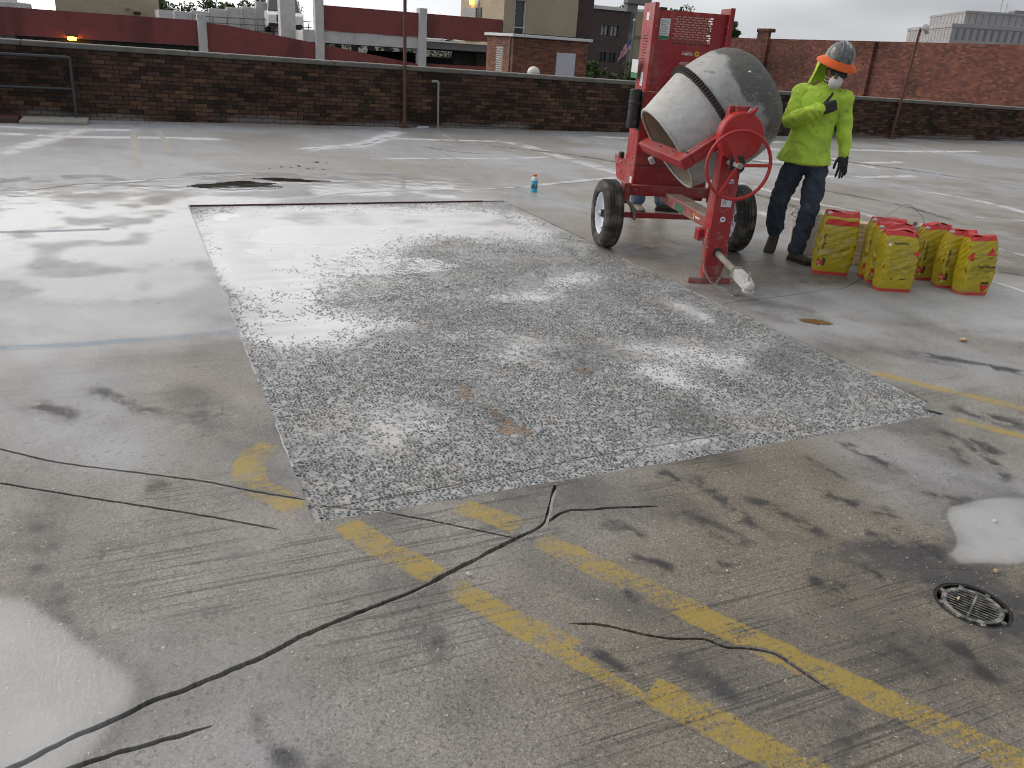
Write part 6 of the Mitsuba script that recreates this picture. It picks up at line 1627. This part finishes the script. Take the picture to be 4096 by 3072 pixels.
b2 = smooth_union([[((0, 0, 0.95), (0.13, 0.10, 0.08)), ((0, -0.05, 1.22), (0.15, 0.10, 0.09))], [((0, -0.05, 1.22), (0.15, 0.1, 0.08)), ((0, -0.12, 1.33), (0.14, 0.08, 0.06))], [((0, -0.12, 1.36), 0.055), ((0, -0.16, 1.45), 0.055)], [((0, -0.17, 1.50), (0.07, 0.085, 0.085)), ((0, -0.2, 1.44), (0.05, 0.055, 0.04))],
                   [((-0.18, -0.1, 1.32), 0.05), ((-0.21, -0.05, 1.05), 0.042)], [((-0.21, -0.05, 1.05), 0.042), ((-0.15, -0.25, 0.95), 0.03)], [((0.18, -0.1, 1.32), 0.05), ((0.21, -0.05, 1.05), 0.042)], [((0.21, -0.05, 1.05), 0.042), ((0.12, -0.25, 0.95), 0.03)], [((-0.15, -0.25, 0.95), 0.03), ((-0.10, -0.31, 0.93), (0.03, 0.035, 0.02))], [((0.12, -0.25, 0.95), 0.03), ((0.08, -0.31, 0.93), (0.03, 0.035, 0.02))],
                   [((0, -0.12, 1.30), 0.07), ((-0.18, -0.1, 1.32), 0.05)], [((0, -0.12, 1.30), 0.07), ((0.18, -0.1, 1.32), 0.05)], [((-0.09, 0, 0.9), 0.08), ((-0.15, 0.0, 0.5), 0.05)], [((-0.15, 0, 0.5), 0.05), ((-0.16, 0.03, 0.1), 0.036)], [((0.09, 0, 0.9), 0.08), ((0.13, 0.02, 0.5), 0.05)], [((0.13, 0.02, 0.5), 0.05), ((0.12, 0.06, 0.1), 0.036)]], 0.02, 6)
scene[w2] = mikit.ply(moved(b2, F2), 'm_skin', smooth=True)
w2p('shirt', wrinkle(smooth_union([[((0, 0, 0.92), (0.17, 0.13, 0.03)), ((0, -0.05, 1.22), (0.18, 0.125, 0.09))], [((0, -0.05, 1.22), (0.18, 0.125, 0.08)), ((0, -0.12, 1.35), (0.13, 0.075, 0.04))], [((-0.13, -0.1, 1.32), 0.07), ((-0.18, -0.1, 1.32), 0.07)], [((-0.18, -0.1, 1.32), 0.07), ((-0.21, -0.05, 1.05), 0.056)], [((-0.21, -0.05, 1.05), 0.056), ((-0.155, -0.23, 0.955), 0.042)],
                                  [((0.13, -0.1, 1.32), 0.07), ((0.18, -0.1, 1.32), 0.07)], [((0.18, -0.1, 1.32), 0.07), ((0.21, -0.05, 1.05), 0.056)], [((0.21, -0.05, 1.05), 0.056), ((0.125, -0.23, 0.955), 0.042)]], 0.02, 6), 0.006, 12, 2), 'm_hivis')
w2p('jeans', wrinkle(smooth_union([[((0, 0, 0.90), (0.15, 0.115, 0.06)), ((-0.09, 0, 0.82), 0.10)], [((0, 0, 0.90), (0.15, 0.115, 0.06)), ((0.09, 0, 0.82), 0.10)], [((-0.09, 0, 0.82), 0.10), ((-0.15, 0, 0.5), 0.078)], [((-0.15, 0, 0.5), 0.078), ((-0.16, 0.03, 0.13), 0.080)], [((0.09, 0, 0.82), 0.10), ((0.13, 0.02, 0.5), 0.078)], [((0.13, 0.02, 0.5), 0.078), ((0.12, 0.06, 0.12), 0.078)]], 0.018, 6), 0.010, 14, 4, 2.2), 'm_jeans_blue')
w2p('cap', moved(hull(np.vstack([trimesh.creation.icosphere(2, 0.1).vertices * [0.9, 1.0, 0.9], [[-0.05, -0.17, 0.0], [0.05, -0.17, 0.0]]])), rotz(0, (0, -0.17, 1.55))), 'm_orange')
boot((-0.16, 0.02, 0.098), (-0.05, -1.0), 0.0, 'boot', 'm_boot_tan', 1.0, w2, F2)
boot((0.14, 0.05, 0.098), (0.95, -0.30), 0.0, 'boot', 'm_boot', 1.0, w2, F2)
# ------------------------------------------------------------------ bags of repair mortar
RED_B, YEL_B = (0.50, 0.028, 0.030), (0.42, 0.330, 0.012)


def bag_color(p, n, uv):
    # uv.x: position round the bag 0..4 (front, right, back, left), uv.y: height 0..1
    c = mix((0.36, 0.275, 0.010), (0.47, 0.375, 0.016), fbm(p.x * 9, p.y * 9, p.z * 9, 3))
    k = dr.floor(uv.x); u = uv.x - k; v = uv.y
    front = dr.select((k < 0.5) | (dr.abs(k - 2) < 0.5), 1.0, 0.0)
    line = dr.floor(v * 44)
    fill = dr.select((v - line / 44) * 44 < 0.55, 1.0, 0.0)
    word = smoothstep(0.34, 0.40, noise(u * 60, line * 3.7, 2.0))
    col = dr.select(u < 0.5, 1.0, 0.0)
    body = dr.select((v > 0.26) & (v < 0.72) & (u > 0.16) & (u < 0.82) & (dr.abs(u - 0.5) > 0.015), 1.0, 0.0) * dr.select(cell_rand(line, col, 5) > 0.16, 1.0, 0.0)
    c = mix(c, (0.13, 0.105, 0.03), 0.62 * front * fill * word * body)
    band = 1 - smoothstep(0.050, 0.058, v) + smoothstep(0.932, 0.940, v + 0.012 * dr.sin(uv.x * 3.0))
    c = mix(c, mix(RED_B, (0.56, 0.05, 0.045), fbm(p.x * 12, p.y * 12, p.z * 12, 3)), dr.clip(band, 0, 1))
    dust = smoothstep(0.55, 0.8, fbm(p.x * 14, p.y * 14, p.z * 10, 4)) + 0.6 * (1 - smoothstep(0.0, 0.12, v)) * fbm(p.x * 30, p.y * 30, p.z * 30, 2)
    return mix(c, (0.34, 0.30, 0.24), dr.clip(0.30 * dust, 0, 0.5))


mat('m_bag', proc(bag_color), roughness=0.38, clearcoat=0.25)
mat('m_bag_ink', (0.035, 0.040, 0.028), roughness=0.5)
mat('m_bag_red', (0.52, 0.035, 0.03), roughness=0.45)
mat('m_bag_white', (0.60, 0.57, 0.50), roughness=0.5)
mat('m_valve', (0.45, 0.43, 0.41), roughness=0.6)
HW, HD = 0.140, 0.062


def bag_shape(seed, H, lean, W=HW, D=HD, sag=0.5):
    """mesh, uv and a function giving the outward frame at face k (0 front, 1 right, 3 left), sideways u and height v"""
    r = np.random.default_rng(seed)
    NU, NV = 18, 30
    ph = r.uniform(0, 9, 4)

    def pt(k, u, v):
        s = np.clip(v, 0, 1)
        pin = 1 - 0.16 * s ** 7 - 0.05 * (1 - s) ** 9
        bul = 0.60 + 0.52 * np.sin(math.pi * np.clip(s, 0.02, 0.97)) ** 0.7 * (1.12 - 0.35 * s)
        w = W * pin * (1 + 0.025 * math.sin(7 * s + ph[0])); d = D * bul * (1 - 0.35 * max(0, s - 0.88) / 0.12)
        t = 2 * u - 1
        if k == 0: a = (t * w, -d - 0.010 * (1 - t * t))
        elif k == 1: a = (w + 0.010 * (1 - t * t), t * d)
        elif k == 2: a = (-t * w, d + 0.012 * (1 - t * t))
        else: a = (-w - 0.010 * (1 - t * t), -t * d)
        p_ = 2.6
        x, y = a
        q = (abs(x / (w + 0.01)) ** 6 + abs(y / (d + 0.012)) ** 6) ** (1 / 6)
        x, y = x / max(q, 0.9), y / max(q, 0.9)
        cr = 0.0055 * math.sin(34 * s + 5 * t + ph[1] + 3 * math.sin(5 * t + ph[2])) * math.exp(-((s - 0.42) / 0.2) ** 2) + 0.0030 * math.sin(60 * s - 7 * t + ph[3]) * (0.3 + s)
        cx = 0.0105 * (meshkit.fbm(np.array([[x * 9 + seed, y * 9, s * 6]]), 3, seed)[0] - 0.5)
        nrm = np.array([[0, -1], [1, 0], [0, 1], [-1, 0]][k])
        x, y = np.array([x, y]) + nrm * (cr + cx)
        z = s * H + (0.010 * math.sin(2.2 * t + ph[0]) * s ** 6 if k in (0, 2) else 0.006 * s ** 6) - 0.018 * s ** 10 * t * t
        return np.array([x + lean[0] * s * s, y + lean[1] * s * s, z])

    v, uv, f = [], [], []
    for k in range(4):
        b0 = len(v)
        for j in range(NV + 1):
            for i in range(NU + 1):
                v.append(pt(k, i / NU, j / NV)); uv.append((min(k + i / NU, k + 0.9995), j / NV))
        for j in range(NV):
            for i in range(NU):
                a = b0 + j * (NU + 1) + i
                f += [[a, a + 1, a + NU + 2], [a, a + NU + 2, a + NU + 1]]
    for s_, vv_ in ((1, 1.0), (0, 0.0)):
        b0 = len(v)
        ring = [pt(k, i / NU, vv_) for k in range(4) for i in range(NU)]
        c = np.mean(ring, 0) + [0, 0, 0.004 if s_ else 0]
        v += ring + [c]; uv += [(0.5, 0.99 if s_ else 0.01)] * (len(ring) + 1)
        n = len(ring)
        for i in range(n):
            a, b_ = b0 + i, b0 + (i + 1) % n
            f.append([a, b_, b0 + n] if s_ else [b_, a, b0 + n])
    return np.array(v), np.array(uv), np.array(f), pt


def on_bag(pt, k, mesh2, u0, v0, su, sv, off=0.0022):
    """wraps a flat print (x, y in metres, z depth) on face k round the point (u0, v0)"""
    m = mesh2.copy()
    if len(m.faces) < 4000: m = m.subdivide_to_size(0.02) if hasattr(m, 'subdivide_to_size') else m
    out = []
    nrm = np.array([[0, -1, 0], [1, 0, 0], [0, 1, 0], [-1, 0, 0]][k], float)
    for x, y, z in m.vertices:
        out.append(pt(k, u0 + x / su, v0 + y / sv) + nrm * (off + z))
    m.vertices = np.array(out)
    return m


def rot2(m, deg):
    return moved(m, rotz(deg))


tri = extr(sg.Polygon([(-0.030, -0.022), (0.030, -0.022), (0.0, 0.034)]).buffer(0.003), 0.0006)
inv = extr(sg.Polygon([(-0.036, 0.024), (0.036, 0.024), (0.0, -0.034)]).buffer(0.003), 0.0006)
plate = lambda a, b: extr(sg.box(-a, -b, a, b), 0.0005)


def bag(x, y, yaw, H, label, seed, lean=(0, 0), printed='front', flap=0.0, W=HW, valve=True, fold=False):
    k = thing('cement_bag', label, 'bag', 'yellow and red bags of repair mortar')
    F = rotz(yaw, (x, y, 0))
    v, uv, f, pt = bag_shape(seed, H, lean, W)
    ms = moved(trimesh.Trimesh(v, f, process=False), F)
    scene[k] = mikit.ply(ms, 'm_bag', smooth=True, uv=uv)
    fw, sw = 2 * W, 2 * HD

    def pr_(part, face, m2, u0, v0, mt):
        add(k + '__' + part, moved(on_bag(pt, face, m2, u0, v0, fw if face in (0, 2) else sw, H), F), mt)
    # side print: product name running up the narrow side, red corner mark below
    if printed == 'front':
        pr_('lettering', 0, rot2(text('Rapid Mortar', 0.018, 0.0006, True, 0.13), -90), 0.10, 0.53, 'm_bag_ink')
        pr_('logo', 0, rot2(tri, 25), 0.09, 0.205, 'm_bag_red')
        pr_('logo_block', 0, plate(0.011, 0.030), 0.215, 0.21, 'm_bag_ink')
        pr_('lettering', 0, rot2(text('Sika', 0.018, 0.0006, True), -60), 0.07, 0.16, 'm_bag_white')
    elif printed == 'back':
        pr_('barcode', 0, plate(0.010, 0.011), 0.13, 0.79, 'm_bag_white')
        pr_('lettering', 0, text('Rapid Mortar', 0.014, 0.0006, True), 0.45, 0.80, 'm_bag_ink')
        pr_('logo', 0, rot2(tri, 90), 0.93, 0.66, 'm_bag_red')
        pr_('logo_block', 0, plate(0.022, 0.004), 0.62, 0.23, 'm_bag_ink')
        pr_('logo_mark', 0, extr(sg.Polygon([(-0.008, 0.006), (0.008, 0.006), (0, -0.008)]), 0.0006), 0.30, 0.225, 'm_bag_ink')
    else:
        pr_('logo', 0, tri, 0.76, 0.745, 'm_bag_red')
        pr_('lettering', 0, text('Sika', 0.013, 0.0006, True), 0.76, 0.72, 'm_bag_white')
        pr_('lettering', 0, text('Rapid Mortar', 0.023, 0.0006, True, 0.145), 0.66, 0.48, 'm_bag_ink')
        pr_('lettering', 0, text('fast setting repair', 0.009, 0.0006, False, 0.135), 0.66, 0.435, 'm_bag_ink')
        pr_('lettering', 0, text('repair', 0.009, 0.0006, False), 0.72, 0.64, 'm_bag_ink')
        pr_('logo', 0, inv, 0.74, 0.135, 'm_bag_red')
        pr_('logo_block', 0, plate(0.032, 0.010), 0.72, 0.225, 'm_bag_ink')
        pr_('logo', 0, rot2(tri, -25), 0.10, 0.66, 'm_bag_red')
    # folded top: flap, glued seam and filling valve
    top = [pt(0, u, 1.0) * (1 - t_) + pt(2, 1 - u, 1.0) * t_ + [0, 0, 0.004 + 0.010 * math.sin(u * 5 + seed)] for t_ in (0.12, 0.5, 0.88) for u in np.linspace(0.06, 0.94, 14)]
    lo = [q - [0, 0, 0.006] for q in np.array(top)]
    nq = 14
    ff = []
    for j in range(2):
        for i in range(nq - 1):
            a = j * nq + i
            ff += [[a, a + 1, a + nq + 1], [a, a + nq + 1, a + nq]]
    ff = np.array(ff)
    vv_ = np.vstack([top, lo])
    add(k + '__top_flap', moved(trimesh.Trimesh(vv_, np.vstack([ff, ff[:, ::-1] + len(top)]), process=False), F), 'm_bag_red', smooth=True)
    if fold:
        q = [pt(0, u, 0.80 + 0.085 * t_) + np.array([0, -0.006 - 0.004 * t_, 0.006 * math.sin(6 * u) * t_]) for t_ in (0, 0.5, 1) for u in np.linspace(0.03, 0.97, 14)]
        add(k + '__front_flap', moved(trimesh.Trimesh(np.vstack([q, np.array(q) + [0, 0.004, 0]]), np.vstack([ff, ff[:, ::-1] + len(q)]), process=False), F), 'm_bag_red', smooth=True)
    if valve:
        c = pt(0, 0.10, 0.97) + np.array([0, 0.01, 0.0])
        s = trimesh.creation.icosphere(2, 0.020)
        s.vertices *= [1.2, 0.8, 0.85]
        add(k + '__valve', moved(wrinkle(moved(s, rotz(0, tuple(c))), 0.006, 60, seed), F), 'm_valve', smooth=True)


bag(5.235, 4.905, -30, 0.520, 'tallest yellow and red bag, standing alone left of the pale boards', 1, (0.012, 0.01), 'front', fold=True)
bag(5.555, 4.700, -38, 0.490, 'rearmost bag of the middle three, half hidden behind the next bag', 2, (0.0, 0.02), 'front')
bag(5.485, 4.560, -32, 0.480, 'middle bag of the three overlapping yellow bags', 3, (-0.005, 0.01), 'front')
bag(5.375, 4.380, -22, 0.468, 'front bag of the middle three, its wide printed side to the camera', 4, (-0.032, 0.01), 'back', W=0.132, valve=False)
bag(5.985, 4.585, -18, 0.455, 'bag standing apart between the middle three and the right hand pair', 5, (0.005, 0.015), 'front', W=0.120)
bag(5.975, 4.345, -25, 0.468, 'left bag of the right hand pair, in the shade of its neighbour', 6, (0.008, 0.015), 'front', W=0.118)
bag(5.985, 4.155, -18, 0.470, 'rightmost bag, with large black lettering and red triangle marks', 7, (-0.030, 0.0), 'right', W=0.120, valve=False)

# ------------------------------------------------------------------ pails and boards behind the bags
mat('m_pail', proc(lambda p, n, uv: mix((0.56, 0.56, 0.55), (0.42, 0.41, 0.39), smoothstep(0.45, 0.75, fbm(p.x * 9, p.y * 9, p.z * 5, 4)))), roughness=0.45)
mat('m_pail_cement', proc(lambda p, n, uv: mix((0.50, 0.48, 0.44), (0.10, 0.10, 0.09), smoothstep(0.48, 0.66, fbm(p.x * 28, p.y * 28, p.z * 28, 4)))), roughness=0.7)
mat('m_wire', (0.30, 0.30, 0.29), roughness=0.35, metallic=0.8)


def pail(x, y, label, H, R, tilt, dirty):
    k = thing('plastic_pail', label, 'bucket')
    r0, r1 = R * 0.88, R
    prof = [(0, 0), (0, r0), (0.004, r0 + 0.002), (H * 0.78, r0 + (r1 - r0) * 0.8), (H * 0.785, r1 + 0.006), (H * 0.80, r1 + 0.006), (H * 0.805, r1 - 0.003), (H * 0.875, r1 - 0.002), (H * 0.88, r1 + 0.007), (H * 0.895, r1 + 0.007), (H * 0.90, r1 - 0.002), (H * 0.97, r1), (H * 0.975, r1 + 0.006), (H, r1 + 0.005), (H, r1 - 0.003), (0.01, r0 - 0.005), (0.01, 0)]
    scene[k] = mikit.ply(moved(revolve(prof, [0, 0, 0], [0, 0, 1], 56), rotz(0, (x, y, 0))), 'm_pail_cement' if dirty else 'm_pail', smooth=35)
    a = math.radians(tilt)
    t_ = np.linspace(0, math.pi, 30)
    hand = np.c_[(r1 + 0.012) * np.cos(t_), (r1 + 0.03) * np.sin(t_) * math.sin(a), H * 0.90 + (r1 + 0.03) * np.sin(t_) * math.cos(a)]
    if dirty: hand += np.c_[0 * t_, 0 * t_, 0.012 * np.sin(t_ * 5)]
    add(k + '__bail', moved(tube(hand, 0.0026, 6), rotz(-35, (x, y, 0))), 'm_wire', smooth=60)
    for s in (-1, 1): add(k + '__lug', moved(rbox([s * (r1 + 0.004) - 0.008, -0.014, H * 0.86], [s * (r1 + 0.004) + 0.008, 0.014, H * 0.94], 0.003), rotz(-35, (x, y, 0))), 'm_pail')
    if dirty:
        add(k + '__mortar', moved(cyl([0, 0, H * 0.5], [0, 0, H * 0.86], r1 - 0.012, 32), rotz(0, (x, y, 0))), 'm_pail_cement')


pail(5.585, 5.60, 'clean white plastic pail standing behind the legs of the worker', 0.375, 0.148, 118, False)
pail(5.995, 4.915, 'cement stained pail with a raised wire handle behind the middle bags', 0.405, 0.150, 8, True)


def pine(p, n, uv):
    g_ = fbm(p.x * 3 + p.y * 3, p.z * 90, 2.0, 3)
    return mix((0.46, 0.34, 0.19), (0.60, 0.48, 0.31), g_) * (0.85 + 0.3 * noise(p.x * 60, p.y * 60, p.z * 12))


mat('m_pine', proc(pine), roughness=0.7)
k = thing('board_stack', 'stack of pale pine boards standing behind the bags beside the stained pail', 'boards')
FB = rotz(-44, (5.78, 5.13, 0))
for i in range(9):
    add(k + '__board', moved(rbox([-0.30 + rng.uniform(-0.006, 0.006), -0.07, i * 0.0405 + 0.001], [0.36 + rng.uniform(-0.01, 0.01), 0.07 + rng.uniform(-0.004, 0.004), i * 0.0405 + 0.039], 0.003), FB), 'm_pine')

# ------------------------------------------------------------------ bottle of blue drink
mat('m_blue_drink', (0.03, 0.38, 0.66), roughness=0.12, clearcoat=0.8)
mat('m_clear_plastic', (0.62, 0.64, 0.66), roughness=0.12, clearcoat=0.8)
mat('m_bottle_label', proc(lambda p, n, uv: mix((0.03, 0.07, 0.10), (0.10, 0.34, 0.48), smoothstep(0.075, 0.115, p.z + 0.03 * noise(p.x * 60, p.y * 60, 1.0)))), roughness=0.3)
mat('m_cap_orange', (0.62, 0.09, 0.02), roughness=0.4)
b = thing('drink_bottle', 'clear bottle of blue drink with an orange cap standing left of the mixer', 'bottle')
BX = rotz(-26, (4.325, 8.73, 0))
add(b + '__drink', moved(revolve([(0, 0), (0, 0.036), (0.006, 0.040), (0.035, 0.041), (0.045, 0.037), (0.09, 0.0385), (0.10, 0.041), (0.134, 0.040), (0.136, 0.0)], [0, 0, 0], [0, 0, 1], 36), BX), 'm_blue_drink', smooth=40)
add(b + '__shoulder', moved(revolve([(0.1362, 0), (0.1362, 0.040), (0.155, 0.037), (0.172, 0.030), (0.180, 0.020), (0.186, 0.019), (0.186, 0)], [0, 0, 0], [0, 0, 1], 36), BX), 'm_clear_plastic', smooth=40)
add(b + '__label', moved(revolve([(0.045, 0.0375), (0.046, 0.0385), (0.09, 0.0395), (0.099, 0.0417), (0.1, 0.040)], [0, 0, 0], [0, 0, 1], 36), BX), 'm_bottle_label', smooth=40)
add(b + '__emblem', moved(moved(hull([[-0.007, 0.012, 0], [0.004, 0.012, 0], [-0.002, 0.002, 0], [0.007, 0.004, 0], [-0.006, -0.014, 0], [-0.007, 0.012, 0.001], [0.004, 0.012, 0.001], [-0.002, 0.002, 0.001], [0.007, 0.004, 0.001], [-0.006, -0.014, 0.001]]), frame([-0.008, -0.0405, 0.078], [1, 0, 0], [0, 0, 1], [0, -1, 0])), BX), 'm_black')
add(b + '__lettering', moved(moved(text('G', 0.014, 0.0008, True), frame([0.006, -0.0408, 0.062], [1, 0, 0], [0, 0, 1], [0, -1, 0])), BX), 'm_decal_white')
add(b + '__cap', moved(revolve([(0.183, 0), (0.183, 0.023), (0.200, 0.023), (0.203, 0.020), (0.203, 0)], [0, 0, 0], [0, 0, 1], 28), BX), 'm_cap_orange', smooth=40)
